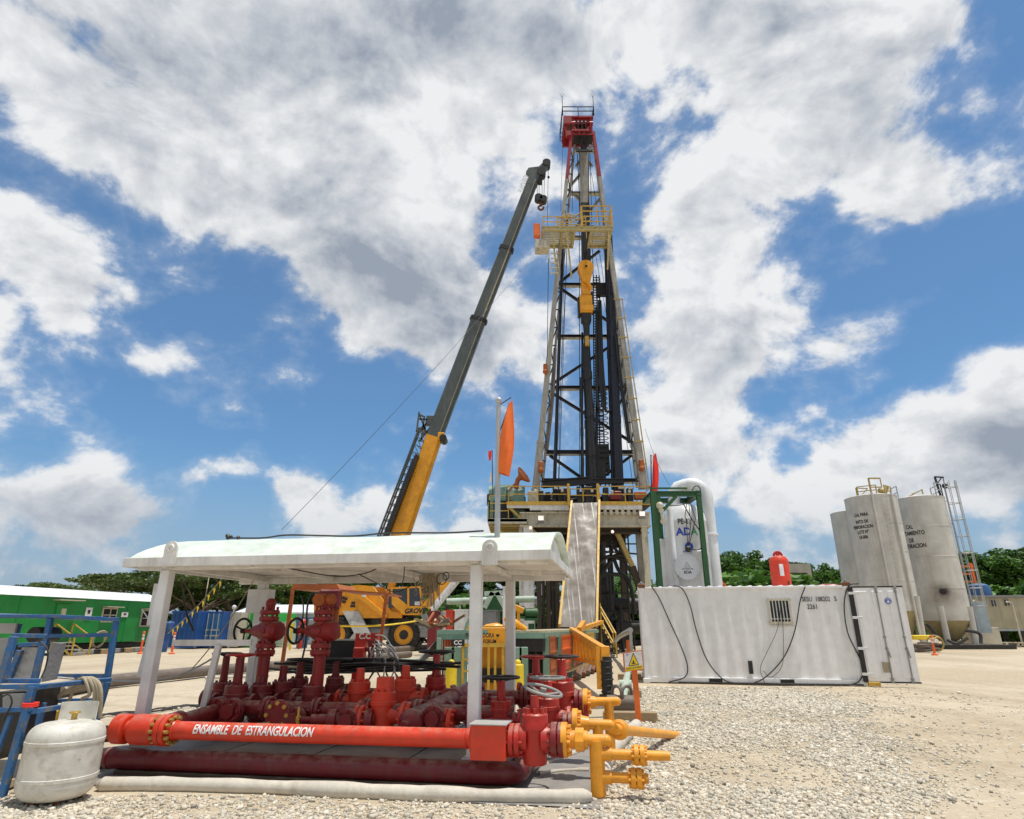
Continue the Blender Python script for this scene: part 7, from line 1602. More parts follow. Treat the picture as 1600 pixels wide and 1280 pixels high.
    t = thing('green_drag_line', 'weathered pale green steel arm lying on timbers beside the warning sign', 'steel arm', gnd(975, 1120)); a, b = gnd(972, 1118), gnd(986, 1050); a.z, b.z = .16, .42; m = MB(); m.tube([a, a.lerp(b, .35), a.lerp(b, .7), b], [.07, .09, .07, .1], 10); m.cyl(a.lerp(b, .3) - EX * .14, a.lerp(b, .3) + EX * .14, .1); m.cyl(a.lerp(b, .75) - EX * .16, a.lerp(b, .75) + EX * .16, .1); m.build('arm', 'pale_green', t)
    m = MB(); c = a + V((0, -.05, .05)); m.cyl(c - EX * .26, c + EX * .26, .13, seg=14); m.torus(c + EZ * .16 - EX * .08, EX + EY, .12, .03, 16, 6); m.torus(c + EZ * .16 + EX * .1, EX - EY, .12, .03, 16, 6); m.build('shackle', 'old_pipe', t)
    for px, py, w, lab in ((985, 1128, .9, 'rusty timber under the lower end of the green steel arm'), (992, 1090, .3, 'small brown block beside the green steel arm'), (984, 1062, .7, 'brown timber under the upper end of the green steel arm')):
        m = MB(); c = gnd(px, py); m.box(c + EZ * .08, (w, .16, .16), -.1, .015); single(m, 'timber', 'wood', lab, 'timber')
    m = MB(); m.box(gnd(990, 1056) + EZ * .3, (.35, .2, .14), 0, .02); single(m, 'orange_block', 'rust_orange', 'orange block on the timber behind the warning sign', 'block')
    lay_pipe([(910, 1122), (950, 1120), (968, 1118)], .07, 'galv', 'speckled grey pipe lying behind the yellow risers', z=.2)
    # warning sign
    Ys = gnd(1084, 1135).y; t = thing('warning_sign', 'white and yellow warning triangle sign on a leaning orange post', 'sign', gnd(1084, 1135)); m = MB(); b = gnd(1084, 1135); b.z = -.05; tp = at(990, 1020, Ys); tp = at(991, 1045, Ys); m.bar(b, at(992, 1040, Ys), .09, .06, b=.004, up=V((0, 1, 0)))
    t.location = (gnd(999, 1137).x, gnd(999, 1137).y, 0); WM[t.name] = Matrix.Translation(t.location); Ys = t.location.y
    m = MB(); m.bar(V((t.location.x, Ys, -.05)), at(991, 1045, Ys), .085, .05, b=.004, up=V((0, 1, 0))); m.build('post', 'orange', t)
    m = MB(); bp = [at(975, 1021, Ys - .04), at(1002, 1017, Ys - .04), at(1005, 1045, Ys - .04), at(977, 1049, Ys - .04)]; m.prism([bp[0] + V((-.015, .012, .012)), bp[1] + V((.012, .012, .012)), bp[2] + V((.012, .012, -.012)), bp[3] + V((-.015, .012, -.012))], V((0, .03, 0))); m.build('sign_frame', 'orange', t)
    m = MB(); m.prism(bp, V((0, -.004, 0))); sg = m.build('sign_board', 'sign_white', t)
    r = (bp[1] - bp[0]).normalized(); u = (bp[0] - bp[3]).normalized(); f = V((0, -.0065, 0)); c = (bp[0] + bp[1] + bp[2] + bp[3]) / 4; w = (bp[1] - bp[0]).length
    m = MB(); tri = [c + f + r * w * .28 - u * w * .22, c + f - r * w * .28 - u * w * .22, c + f + r * w * .02 + u * w * .42]; m.prism(tri, V((0, -.001, 0))); m.prism([c + f - r * w * .48 - u * w * .26, c + f + r * w * .48 - u * w * .26, c + f + r * w * .48 - u * w * .47, c + f - r * w * .48 - u * w * .47], V((0, -.001, 0))); m.build('sign_symbol', 'sign_yellow', sg)
    m = MB(); f2 = f + V((0, -.002, 0))
    for i in range(3): m.bar(tri[i] - V((0, .001, 0)), tri[(i + 1) % 3] - V((0, .001, 0)), .010, .001, up=V((0, 1, 0)))
    m.box(c + f2 - u * w * .12, (w * .22, .001, w * .05)); m.cyl(c + f2 - u * w * .02, c + f2 - u * w * .02 + V((0, -.001, 0)), w * .045, seg=12); m.box(c + f2 - u * w * .07, (w * .06, .001, w * .1)); m.build('sign_lines', 'black_letter', sg)
    lettering('PELIGRO ALTA PRESION', w * .105, 'black_letter', sg, c + f2 - u * w * .365, r, u, bold=.0008, sx=.80); lettering('PS', w * .1, 'blue_letter', sg, c + f2 - r * w * .34 + u * w * .37, r, u, bold=.001, shear=.3)
    # orange delineators
    def delin(c, h, label):
        t = thing('delineator', label, 'delineator', c, group='orange delineator posts'); m = MB(); m.lathe([(.17, 0), (.17, .06), (.065, .10), (.06, h - .12), (.075, h - .1), (.075, h), (.02, h + .02)], c, EZ, 14); m.build('post_tube', 'delineator', t); m = MB(); m.cyl(c + EZ * h * .62, c + EZ * h * .74, .068, seg=14); m.cyl(c + EZ * h * .8, c + EZ * h * .88, .068, seg=14); m.build('band', 'cloth_white', t); return t
    g = gnd(1461, 1024); delin(V((g.x, g.y, 0)), 1.05, 'orange delineator post beside the hose coil at the silo foot')
    for px, lab in ((170, 'orange delineator post nearest the yellow stair of the green trailer'), (219, 'orange delineator post in front of the right end of the green trailer'), (268, 'orange delineator post right of the left canopy post')): g = gnd(px, 1022); delin(V((g.x, g.y, 0)), 1.25 if px < 260 else 1.2, lab)
    g = gnd(1002, 1013); m = MB(); c = at(981, 1012, 26); m.bar(V((c.x, 26, 0)), at(981, 1000, 26), .12); single(m, 'orange_stake', 'orange', 'short orange stake standing behind the warning sign', 'stake')
    t = thing('hose_coil', 'coil of grey and green hose on the sand by the silo delineator', 'hose coil', gnd(1448, 1020)); m = MB(); c = gnd(1446, 1020)
    for i in range(5): m.torus(c + V((rnd.uniform(-.3, .3), 0, .12 + .1 * i)), V((.1 * rnd.random(), .1, 1)), .55, .06, 22, 6)
    m.build('hose', 'old_pipe', t); m = MB(); m.torus(c + V((.8, .1, .55)), V((.3, 1, 0)), .45, .05, 20, 6); m.torus(c + V((.9, .0, .5)), V((-.3, 1, .1)), .4, .05, 20, 6); m.build('yellow_hose', 'dull_yellow', t)
clutter()
# ================================================================== left side buildings
def left_side():
    A = at
    # green trailer
    p0 = V((-23.9, 44.5, 0)); d = V((-3.0, -12.6, 0)).normalized(); n = V((-d.y, d.x, 0)); n = n if n.x < 0 else -n; L_ = 26.0; W_ = 3.0; z0, z1 = .62, 3.1
    rz = math.atan2(d.y, d.x); t = thing('green_trailer', 'long green site office trailer with white roof at the left', 'trailer', p0 + d * L_ / 2, rz)
    g = lambda s, o, z: p0 + d * s + n * o + EZ * z
    m = MB(); m.box(g(L_ / 2, W_ / 2, (z0 + z1) / 2), (L_, W_, z1 - z0), rz, .02)
    for s in (3.0, 10.2, 17): m.box(g(s, -.01, (z0 + z1) / 2), (.06, .03, z1 - z0 - .1), rz)
    m.build('body', 'green', t)
    m = MB(); e = [g(-.15, -.2, z1), g(-.15, W_ / 2, z1 + .55), g(-.15, W_ + .2, z1)]; m.prism(e + [], d * (L_ + .3)); m.build('roof', 'trailer_roof', t)
    m = MB(); m.box(g(L_ / 2, W_ / 2, .42), (L_ - .6, W_ - .4, .3), rz)
    for s in (2, 5, 9, 14, 19): m.box(g(s, W_ / 2, .15), (.4, W_ - .6, .3), rz)
    m.build('chassis', 'black', t)
    def S(px):            # position along the wall for a photo column
        dd = ray(px, 960); a, b = dd.x / dd.y, 0; return (a * p0.y - p0.x) / (d.x - a * d.y)
    for px, w, zc, h, kind in ((233, 1.3, 2.05, .95, 'w'), (170, 1.0, 2.2, .75, 'w')):
        s = S(px); m = MB(); m.box(g(s, -.03, zc), (w + .1, .08, h + .1), rz); fr_ = m.build('window', 'beige', t); m = MB(); m.box(g(s, -.06, zc), (w - .06, .05, h - .06), rz); m.build('pane', 'glass', fr_); m = MB(); m.box(g(s, -.09, zc), (w, .05, .05), rz); m.box(g(s, -.09, zc), (.05, .05, h), rz); m.build('window_bars', 'beige', fr_); m = MB(); m.box(g(s, -.25, zc + h / 2 + .1), (w + .25, .45, .05), rz); m.build('awning', 'beige', fr_)
    s = S(97); m = MB(); m.box(g(s, -.03, 1.75), (.95, .06, 2.0), rz); dr = m.build('door', 'green', t); m = MB(); m.box(g(s, -.07, 2.3), (.3, .03, .4), rz); m.build('door_window', 'cream', dr); m = MB(); m.box(g(s, -.3, 2.95), (1.6, .6, .05), rz); m.build('awning', 'beige', t)
    for px, zc, w, h in ((137, 2.3, .45, .6), (194, 2.25, .5, .3)):
        m = MB(); m.box(g(S(px), -.04, zc), (w, .03, h), rz); nt_ = m.build('notice', 'sign_white', t); m = MB(); m.box(g(S(px), -.06, zc + h * .1), (w * .4, .01, h * .35), rz); m.build('notice_mark', 'black_letter', nt_)
    m = MB(); a = g(S(216), -.2, 2.6); m.bar(a, g(S(236) , -1.3, .7), .07); m.build('awning_prop', 'galv', t)
    m = MB(); b = g(S(238), 0.6, .65) - d * 1.0; m.box(g(.02, -.1, 1.6), (.3, .2, 1.9), rz); m.build('corner_cabinet', 'grey', t)
    # yellow stair
    s = S(100); t2 = thing('access_stair', 'small steel stair with yellow handrails at the green trailer door', 'stair', g(s, -1.2, 0), rz); m = MB()
    for o in (-.55, .55): m.bar(g(s + o, -.2, 1.7), g(s + o, -1.7, .95), .06); m.bar(g(s + o, -1.7, .95), g(s + o, -1.7, .0), .06); m.bar(g(s + o, -.2, 1.7), g(s + o, -.2, .0), .06); m.bar(g(s + o, -.2, .75), g(s + o, -1.7, .05), .06)
    m.build('handrail', 'yellow', t2); m = MB()
    for i in range(4): m.box(g(s, -.35 - i * .38, .68 - i * .18), (1.1, .3, .04), rz)
    m.build('tread', 'galv', t2)
    m = MB()
    for i in range(5): m.torus(g(S(152), -.5, .75 + i * .02), n + V((0, 0, .1 * i)), .38 + .03 * i, .035, 20, 6)
    single(m, 'hose_coil', 'rope', 'pale hose coil hanging on the green trailer wall beside the stair', 'hose coil')
    m = MB(); c = gnd(249, 1019); m.lathe([(.40, 0), (.42, .05), (.45, .5), (.42, 1.1), (.36, 1.15), (.36, 1.3)], V((c.x, c.y, 0)), EZ, 22); m.box(V((c.x + .1, c.y, 1.6)), (.9, .7, .5), 0, .1); single(m, 'blue_drum', 'blue_box', 'blue plastic drum at the right end of the green trailer', 'drum')
    for i in range(7):
        m = MB(); c = g(S(130 + i * 14), -.6, .15); m.box(c, (rnd.uniform(.5, 1.2), .4, .25), rz + rnd.uniform(-.3, .3), .03); single(m, 'scrap_block', ('grey', 'dark_steel', 'wood')[i % 3], 'low scrap block on the ground along the green trailer', 'scrap', group='scrap along the green trailer')
    # far container row
    def cont(px0, px1, pt, pb, Y, dep, mat, label, doors=None, rz_=-.12):
        a, b = at(px0, pb, Y), at(px1, pb, Y); z_ = at(px0, pt, Y).z; c = V(((a.x + b.x) / 2, Y + dep / 2, 0)); t = thing('cargo_container', label, 'container', c, rz_); w = b.x - a.x; M = Matrix.Translation(c) @ Matrix.Rotation(rz_, 4, 'Z'); Q = lambda x, y, z: M @ V((x, y, z)); ex = M.to_3x3() @ V((1, 0, 0)); ey = M.to_3x3() @ V((0, 1, 0)); ax = (ex, ey, EZ)
        m = MB(); m.obox(Q(0, 0, z_ / 2 + .08), ax, (w / 2, dep / 2, z_ / 2 - .06), .02)
        k = int(w / .35)
        for i in range(k): m.obox(Q(-w / 2 + (i + .5) * w / k, -dep / 2, z_ / 2 + .08), ax, (.09, .03, z_ / 2 - .2))
        m.obox(Q(0, -dep / 2, z_ - .05), ax, (w / 2, .05, .07)); m.obox(Q(0, -dep / 2, .15), ax, (w / 2, .05, .07)); m.build('body', mat, t)
        if doors:
            for s in (-1, 1): 
                m = MB(); m.obox(Q(s * w * .24, -dep / 2 - .05, z_ / 2 + .08), ax, (w * .23, .03, z_ / 2 - .25), .01)
                dd = m.build('door', doors, t); m = MB()
                for q in (.12, .36): m.bar(Q(s * w * q, -dep / 2 - .11, .3), Q(s * w * q, -dep / 2 - .11, z_ - .1), .05)
                for q in (.9, 1.3): m.obox(Q(s * w * .24, -dep / 2 - .1, q), ax, (w * .2, .02, .05))
                m.build('locking_bar', 'grey_light', dd)
        return t
    cont(266, 312, 955, 1010, 48, 6, 'blue_box', 'deep blue ribbed container left in the far row')
    cont(313, 350, 956, 1009, 49, 6, 'blue_box', 'blue container with paler double doors in the far row', 'blue_door')
    cont(352, 379, 957, 1008, 50, 6, 'beige', 'beige container between the blue and green ones', 'beige')
    cont(380, 412, 957, 1007, 51, 6, 'green_box', 'bright green container at the right of the far row', 'green_box')
    cont(424, 445, 972, 1006, 52, 2, 'pale_green', 'pale green cabinet behind the left back canopy post', 'pale_green')
    # long blue-grey shed behind
    Yb_ = 60; a, b = at(368, 1000, Yb_), at(560, 1000, Yb_); z_ = at(400, 957, Yb_).z; t = thing('long_shed', 'long pale blue-grey shed with white roof behind the containers and crane', 'shed', V(((a.x + b.x) / 2, Yb_ + 4, 0))); m = MB(); m.box(((a.x + b.x) / 2, Yb_ + 4, z_ / 2), (b.x - a.x, 8, z_))
    for i in range(30): m.box((a.x + (i + .5) * (b.x - a.x) / 30, Yb_ - .02, z_ / 2), (.1, .05, z_ - .1))
    m.build('wall', 'blue_grey', t); m = MB(); zr = at(400, 945, Yb_ + 4).z; m.prism([(a.x - .3, Yb_ - .4, z_), (a.x - .3, Yb_ + 4, zr), (a.x - .3, Yb_ + 8.4, z_), (a.x - .3, Yb_ + 8.4, z_ - .12), (a.x - .3, Yb_ - .4, z_ - .12)], V((b.x - a.x + .6, 0, 0))); m.build('roof', 'trailer_roof', t)
    m = MB(); c = at(366, 949, 50); m.ball(c, .17); m.bar(c, V((c.x, c.y, 0)), .08); single(m, 'white_globe_lamp', 'cloth_white', 'white round lamp on a post above the beige and green containers', 'lamp')
    # bin, canister, posts behind the side wheel
    m = MB(); c = at(474, 985, 50); m.lathe([(.48, -.6), (.55, .3), (.62, .85), (.66, .9), (.66, 1.05), (.5, 1.05)], V((c.x, 50, 1.15)), EZ, 22); m.cyl(V((c.x, 50, 0)), V((c.x, 50, .6)), .4); single(m, 'blue_bin', 'blue', 'blue tub beside the pale shed, above the red canister', 'tub')
    m = MB(); c = at(472, 985, 49); m.lathe([(.32, -.2), (.35, .0), (.35, .35), (.2, .5), (.18, .55), (.26, .6), (.26, .8), (.1, .95)], V((c.x, 49, 1.15)), EZ, 18); m.cyl(V((c.x, 49, 0)), V((c.x, 49, 1.0)), .12); single(m, 'red_canister', 'orange_red', 'red rounded canister on a stand in front of the blue tub', 'canister')
    m = MB(); c = at(467, 1008, 48); m.cyl(V((c.x, 48, 0)), V((c.x, 48, .35)), .07); m.ball(V((c.x, 48, .42)), .2, 10, 6); single(m, 'red_hydrant', 'red', 'small red hydrant on the sand below the left-hand standpipe wheel', 'hydrant')
    m = MB(); c = at(455, 995, 46); m.bar(V((c.x, 46, 0)), at(457, 966, 46), .12); m.box(at(456, 979, 45.9), (.3, .1, .35)); single(m, 'marker_post', 'sign_yellow', 'marker post with a yellow tag behind the right side handwheel', 'post')
    # flagged rope
    t = thing('bunting_rope', 'sagging rope with yellow pennants in front of the far containers', 'bunting', at(320, 960, 30)); pts = sag(at(262, 990, 30), at(352, 898, 26), .15, 11); m = MB(); m.tube(pts, .012, 5); m.build('rope', 'rope', t)
    for i, p in enumerate(pts[1:-1]):
        m = MB(); m.prism([p, p + V((.09, 0, 0)), p + V((.05, 0, -.26))], V((0, .01, 0))); m.build('pennant', 'sign_yellow', t)
    for a, b, lab in (((328, 893), (317, 955), 'thin pale line hanging behind the left canopy post'), ((408, 885), (300, 1045), 'thin wire slanting from the canopy beam to the left brace')):
        m = MB(); m.tube(sag(at(*a, 9.5), at(*b, 9.0), .12), .008, 5); single(m, 'wire', 'rope', lab, 'wire')
    m = MB(); m.tube(smooth_pts([at(70, 1057, 7.4), at(170, 1064, 7.8), at(260, 1060, 8.0), at(330, 1030, 8.3), at(352, 1000, 8.5)]), .012, 6); single(m, 'wire', 'galv', 'grey wire slung from the blue frame rail to the left canopy brace', 'wire')
left_side()
# ================================================================== right side
def right_side():
    Yt = 53; a = at(1527, 985, Yt); d = V((math.cos(-.1), math.sin(-.1) * 2.2, 0)).normalized(); rz = math.atan2(d.y, d.x); z0 = at(1540, 982, Yt).z; z1 = at(1535, 934, Yt).z; L_ = 16; n = V((-d.y, d.x, 0)); p0 = V((a.x, Yt, 0)); g = lambda s, o, z: p0 + d * s + n * o + EZ * z
    t = thing('beige_office', 'beige site office trailer on stilts at the right edge', 'trailer', g(L_ / 2, 1.5, 0), rz); m = MB(); m.box(g(L_ / 2, 1.5, (z0 + z1) / 2), (L_, 3, z1 - z0), rz, .02)
    for i in range(12): m.box(g(.7 + i * 1.3, -.01, (z0 + z1) / 2), (.03, .02, z1 - z0 - .05), rz)
    m.build('body', 'trailer_beige', t); m = MB(); m.box(g(L_ / 2, 1.5, z1 + .08), (L_ + .4, 3.5, .16), rz); m.build('roof', 'grey', t); m = MB(); m.box(g(L_ / 2, .2, z0 - .1), (L_, .2, .2), rz); m.build('floor_beam', 'blue_grey', t)
    m = MB()
    for s in (.8, 3.2, 6): 
        for o in (.2, 2.8): m.box(g(s, o, (z0 - .2) / 2), (.3, .3, z0 - .2), rz)
    m.build('stilt', 'dark_steel', t)
    for s, w, zc, h in ((1.6, .35, z1 - .45, .5), (2.55, .35, z1 - .40, .5), (4.9, 1.3, z1 - 1.1, .9), (6.6, 1.3, z1 - 1.1, .9)):
        m = MB(); m.box(g(s, -.03, zc), (w + .1, .06, h + .1), rz); w_ = m.build('window', 'beige', t); m = MB(); m.box(g(s, -.06, zc), (w, .04, h), rz); m.build('pane', 'glass', w_); m = MB()
        for k in range(3 if w > 1 else 1): m.box(g(s - w / 2 + (k + .5) * w / (3 if w > 1 else 1), -.09, zc), (.04, .03, h), rz)
        m.build('mullion', 'beige', w_)
    for s, top in ((.35, z1 - .35), (2.7, z1 - .45)):
        m = MB(); p = g(s, -.5, 0); m.tube([p + EZ * .1, p + EZ * top, p + EZ * (top + .08) - d * .25, p + EZ * (top + .06) - d * .4], .07, 8); single(m, 'vent_pipe', 'cream', ('pale pipe with a bent top at the left end of the beige office', 'pale pipe with a bent top below the small windows of the beige office')[s > 1], 'pipe')
    m = MB(); c = g(2.2, 3.2, z1 + .2); m.lathe([(.85, 0), (.9, .3), (.8, .9), (.5, 1.05), (.2, 1.1)], c, EZ, 20); single(m, 'water_tank', 'blue', 'blue water tank behind the beige office roof', 'water tank', base=c) ; bpy.data.objects['water_tank'].active_material.name
    m = MB(); c = g(1.5, -.8, .35); m.bar(c - d * 1.2, c + d * 1.4, .1); m.bar(c, c - EZ * .35, .12); m.bar(c + d * .8, V((c.x + .8, c.y, 0)), .12); single(m, 'pipe_rack', 'cream', 'low pale pipe rail on the sand before the beige office', 'pipe rail')
    # open barn behind the container
    Yb_ = 62; x = lambda px: at(px, 905, Yb_).x; z = lambda py: at(1200, py, Yb_).z; t = thing('open_barn', 'low dark open-sided barn with grey roof behind the red tank', 'barn', V(((x(1160) + x(1270)) / 2, Yb_ + 5, 0)))
    m = MB(); m.prism([(x(1160), Yb_, z(916)), (x(1188), Yb_, z(900)), (x(1226), Yb_, z(895)), (x(1262), Yb_, z(895)), (x(1270), Yb_, z(903)), (x(1270), Yb_, z(908)), (x(1226), Yb_, z(903)), (x(1186), Yb_, z(906)), (x(1160), Yb_, z(921))], V((0, 10, 0))); m.build('roof', 'brown', t)
    m = MB()
    for px in (1165, 1186, 1205, 1228, 1248, 1268): m.bar((x(px), Yb_ + .3, 0), (x(px), Yb_ + .3, z(906)), .18); m.bar((x(px), Yb_ + 9, 0), (x(px), Yb_ + 9, z(906)), .18)
    m.build('post', 'dark_steel', t); m = MB(); m.box((x(1258), Yb_ + 3, z(914)), (2.4, 4, z(904) * .7)); m.build('inner_wall', 'beige', t)
    m = MB(); m.box(at(1294, 917, 40), (.9, .8, .3), 0, .05); m.bar(at(1292, 917, 40) - V((0, 0, 3.8)), at(1292, 917, 40), .2); single(m, 'red_machine', 'red', 'small red machine top showing over the container right of the barn', 'machine')
    t = thing('orange_stair', 'orange handrails of a stair behind the right end of the separator', 'stair', at(1135, 1000, 33)); m = MB()
    for o in (0, 1.1): a, b = at(1122, 902, 33) + V((0, o, 0)), at(1143, 916, 33) + V((0, o, -.4)); m.bar(a, b, .09); m.bar(a - EZ * .45, b - EZ * .45, .07); m.bar(a, V((a.x, a.y, 0)), .08); m.bar(b, V((b.x, b.y, 0)), .08); m.bar(a.lerp(b, .5), a.lerp(b, .5) - EZ * .6, .07)
    m.build('hand_rail', 'orange', t)
    m = MB()
    for k in range(3): m.bar(at(1495, 885 + k * 12, 56), at(1520, 885 + k * 12, 56), .15)
    m.bar(at(1497, 880, 56), V((at(1497, 880, 56).x, 56, 0)), .2); m.bar(at(1516, 880, 56), V((at(1516, 880, 56).x, 56, 0)), .2); single(m, 'orange_gate', 'orange', 'orange barred frame behind the ladder cage of the widest silo', 'frame')
right_side()
# ================================================================== trees
def tree_proto(name, label, kind, seed):
    rr = random.Random(seed); nr = np.random.default_rng(seed); t = thing(name, label, 'tree', (0, 0, 0))
    m = MB(); clumps = []; mat = 'leaf'
    if kind == 'flat':                       # spreading crown in layers, height 8
        H = 8.0; m.tube(smooth_pts([V((0, 0, 0)), V((.1, 0, 1.8)), V((-.1, .1, 3.2))]), [.26 - .006 * i for i in range(13)], 8)
        for i in range(9):
            a = i * 2.4 + rr.random(); L_ = rr.uniform(2.2, 4.4); e = V((math.cos(a) * L_, math.sin(a) * L_, rr.uniform(4.8, 7.4))); m.tube(smooth_pts([V((-.1, .1, 3.0)), e * .5 + V((0, 0, 1.6)), e], 5), [.14 - .011 * k for k in range(11)], 6)
            for k in range(6): clumps.append((e + V((rr.uniform(-1.3, 1.3), rr.uniform(-1.3, 1.3), rr.uniform(-.3, .5))), V((1.15, 1.15, .34)) * rr.uniform(.6, 1.1)))
        for i in range(8): clumps.append((V((rr.uniform(-2.4, 2.4), rr.uniform(-2.4, 2.4), rr.uniform(6.0, 7.8))), V((1.2, 1.2, .4)) * rr.uniform(.6, 1.0)))
        n, ls, mat = 9000, .13, 'leaf_olive'
    elif kind == 'round':
        m.tube(smooth_pts([V((0, 0, 0)), V((.1, 0, 2)), V((0, .1, 4.2)), V((.1, .1, 6.5))]), [.28 - .010 * i for i in range(19)], 8)
        for i in range(34):
            a = rr.uniform(0, 6.28); u = rr.random(); z = 2.6 + 5.6 * u; rad = 3.0 * math.sqrt(max(.05, 1 - ((u - .42) / .62) ** 2)) * rr.uniform(.35, 1.05); c = V((math.cos(a) * rad, math.sin(a) * rad, z)); clumps.append((c, V((1, 1, .75)) * rr.uniform(.6, 1.25)))
            if i % 2 == 0: m.tube([V((0, .05, min(z - .8, 6))), c * .6 + V((0, 0, z * .38)), c], [.10, .06, .02], 5)
        n, ls, mat = 8500, .17, 'leaf'
    elif kind == 'tall':
        m.tube(smooth_pts([V((0, 0, 0)), V((.2, 0, 3)), V((0, .2, 7)), V((.1, 0, 10))]), [.3 - .012 * i for i in range(19)], 8)
        for i in range(40):
            a = rr.uniform(0, 6.28); u = rr.random(); z = 2.2 + 8.6 * u; rad = 2.7 * math.sqrt(max(.04, 1 - ((u - .5) / .6) ** 2)) * rr.uniform(.4, 1.1); c = V((math.cos(a) * rad, math.sin(a) * rad, z)); clumps.append((c, V((1, 1, .7)) * rr.uniform(.6, 1.2)))
            if i % 2 == 0: m.tube([V((.1, .05, z * .8)), c * .6 + V((0, 0, z * .37)), c], [.1, .06, .02], 5)
        n, ls, mat = 9500, .18, 'leaf_dark'
    elif kind == 'bush':
        for i in range(7): a = rr.uniform(0, 6.28); e = V((math.cos(a) * 1.0, math.sin(a) * 1.0, rr.uniform(1.2, 2.4))); m.tube([V((0, 0, 0)), e * .6, e], [.06, .04, .015], 5)
        for i in range(16): a = rr.uniform(0, 6.28); q = rr.uniform(0, 1.5); clumps.append((V((math.cos(a) * q, math.sin(a) * q, rr.uniform(.5, 2.6))), V((.8, .8, .65)) * rr.uniform(.6, 1.1)))
        n, ls, mat = 5000, .13, 'leaf'
    elif kind == 'bare':
        def br(p, d, L_, r, k):
            q = p + d * L_; m.tube([p, (p + q) / 2 + V((rr.uniform(-.1, .1), rr.uniform(-.1, .1), 0)), q], [r, r * .8, r * .6], 5)
            if k:
                for _ in range(3): e = (d + V((rr.uniform(-.7, .7), rr.uniform(-.7, .7), rr.uniform(-.2, .4)))).normalized(); br(q, e, L_ * .72, r * .55, k - 1)
        br(V((0, 0, 0)), V((0, 0, 1)), 2.6, .16, 5); clumps = [(V((0, 0, 5)), V((2, 2, 1.5)))]; n, ls, mat = 260, .1, 'leaf_olive'
    m.build('trunk', 'bark', t)
    if kind == 'palm': pass
    W = np.array([c[1].x * c[1].y for c in clumps]); W /= W.sum(); idx = nr.choice(len(clumps), n, p=W)
    C = np.array([tuple(c[0]) for c in clumps])[idx]; S_ = np.array([tuple(c[1]) for c in clumps])[idx]
    u = nr.normal(size=(n, 3)); u /= np.linalg.norm(u, axis=1)[:, None]; r_ = nr.random(n) ** .45; P_ = C + u * r_[:, None] * S_
    nn = nr.normal(size=(n, 3)) + np.array([0, 0, .7]); nn /= np.linalg.norm(nn, axis=1)[:, None]; tt = np.cross(nn, nr.normal(size=(n, 3))); tt /= np.linalg.norm(tt, axis=1)[:, None]; bb = np.cross(nn, tt)
    L1 = ls * nr.uniform(.7, 1.5, n)[:, None]; L2 = L1 * .55
    vs = np.stack([P_ - tt * L1, P_ - bb * L2 + nn * L2 * .2, P_ + tt * L1, P_ + bb * L2 + nn * L2 * .2], 1).reshape(-1, 3); F = np.arange(n * 4).reshape(-1, 4)
    me = bpy.data.meshes.new('crown'); me.vertices.add(n * 4); me.vertices.foreach_set('co', vs.ravel()); me.loops.add(n * 4); me.loops.foreach_set('vertex_index', F.ravel()); me.polygons.add(n); me.polygons.foreach_set('loop_start', np.arange(n) * 4); me.polygons.foreach_set('loop_total', np.full(n, 4)); me.update(); me.materials.append(MATS[mat])
    o = bpy.data.objects.new('crown', me); COL.objects.link(o); o.parent = t
    return t
def palm_proto():
    rr = random.Random(3); t = thing('palm_tree', 'feathery palm behind the substructure opening', 'tree'); m = MB(); m.tube(smooth_pts([V((0, 0, 0)), V((.1, 0, 2)), V((0, .1, 4.5))]), [.18 - .004 * i for i in range(13)], 8); m.build('trunk', 'bark', t); m = MB()
    for i in range(16):
        a = i * 2.4; L_ = rr.uniform(1.8, 2.6); up = rr.uniform(.4, 1.4); pts = [V((math.cos(a) * L_ * s, math.sin(a) * L_ * s, 4.5 + up * math.sin(s * 2.4) * 1.1 - s * s * 1.0)) for s in (0, .2, .4, .6, .8, 1)]; sd_ = V((-math.sin(a), math.cos(a), 0))
        for p, q in zip(pts, pts[1:]):
            for k in range(4):
                c = p.lerp(q, k / 4); d = (q - p).normalized()
                for s in (-1, 1): e = c + sd_ * s * .5 + d * .3 - EZ * .2; m.add([c, c + d * .1, e + d * .04, e], [(0, 1, 2, 3)])
    m.build('crown', 'leaf', t); return t
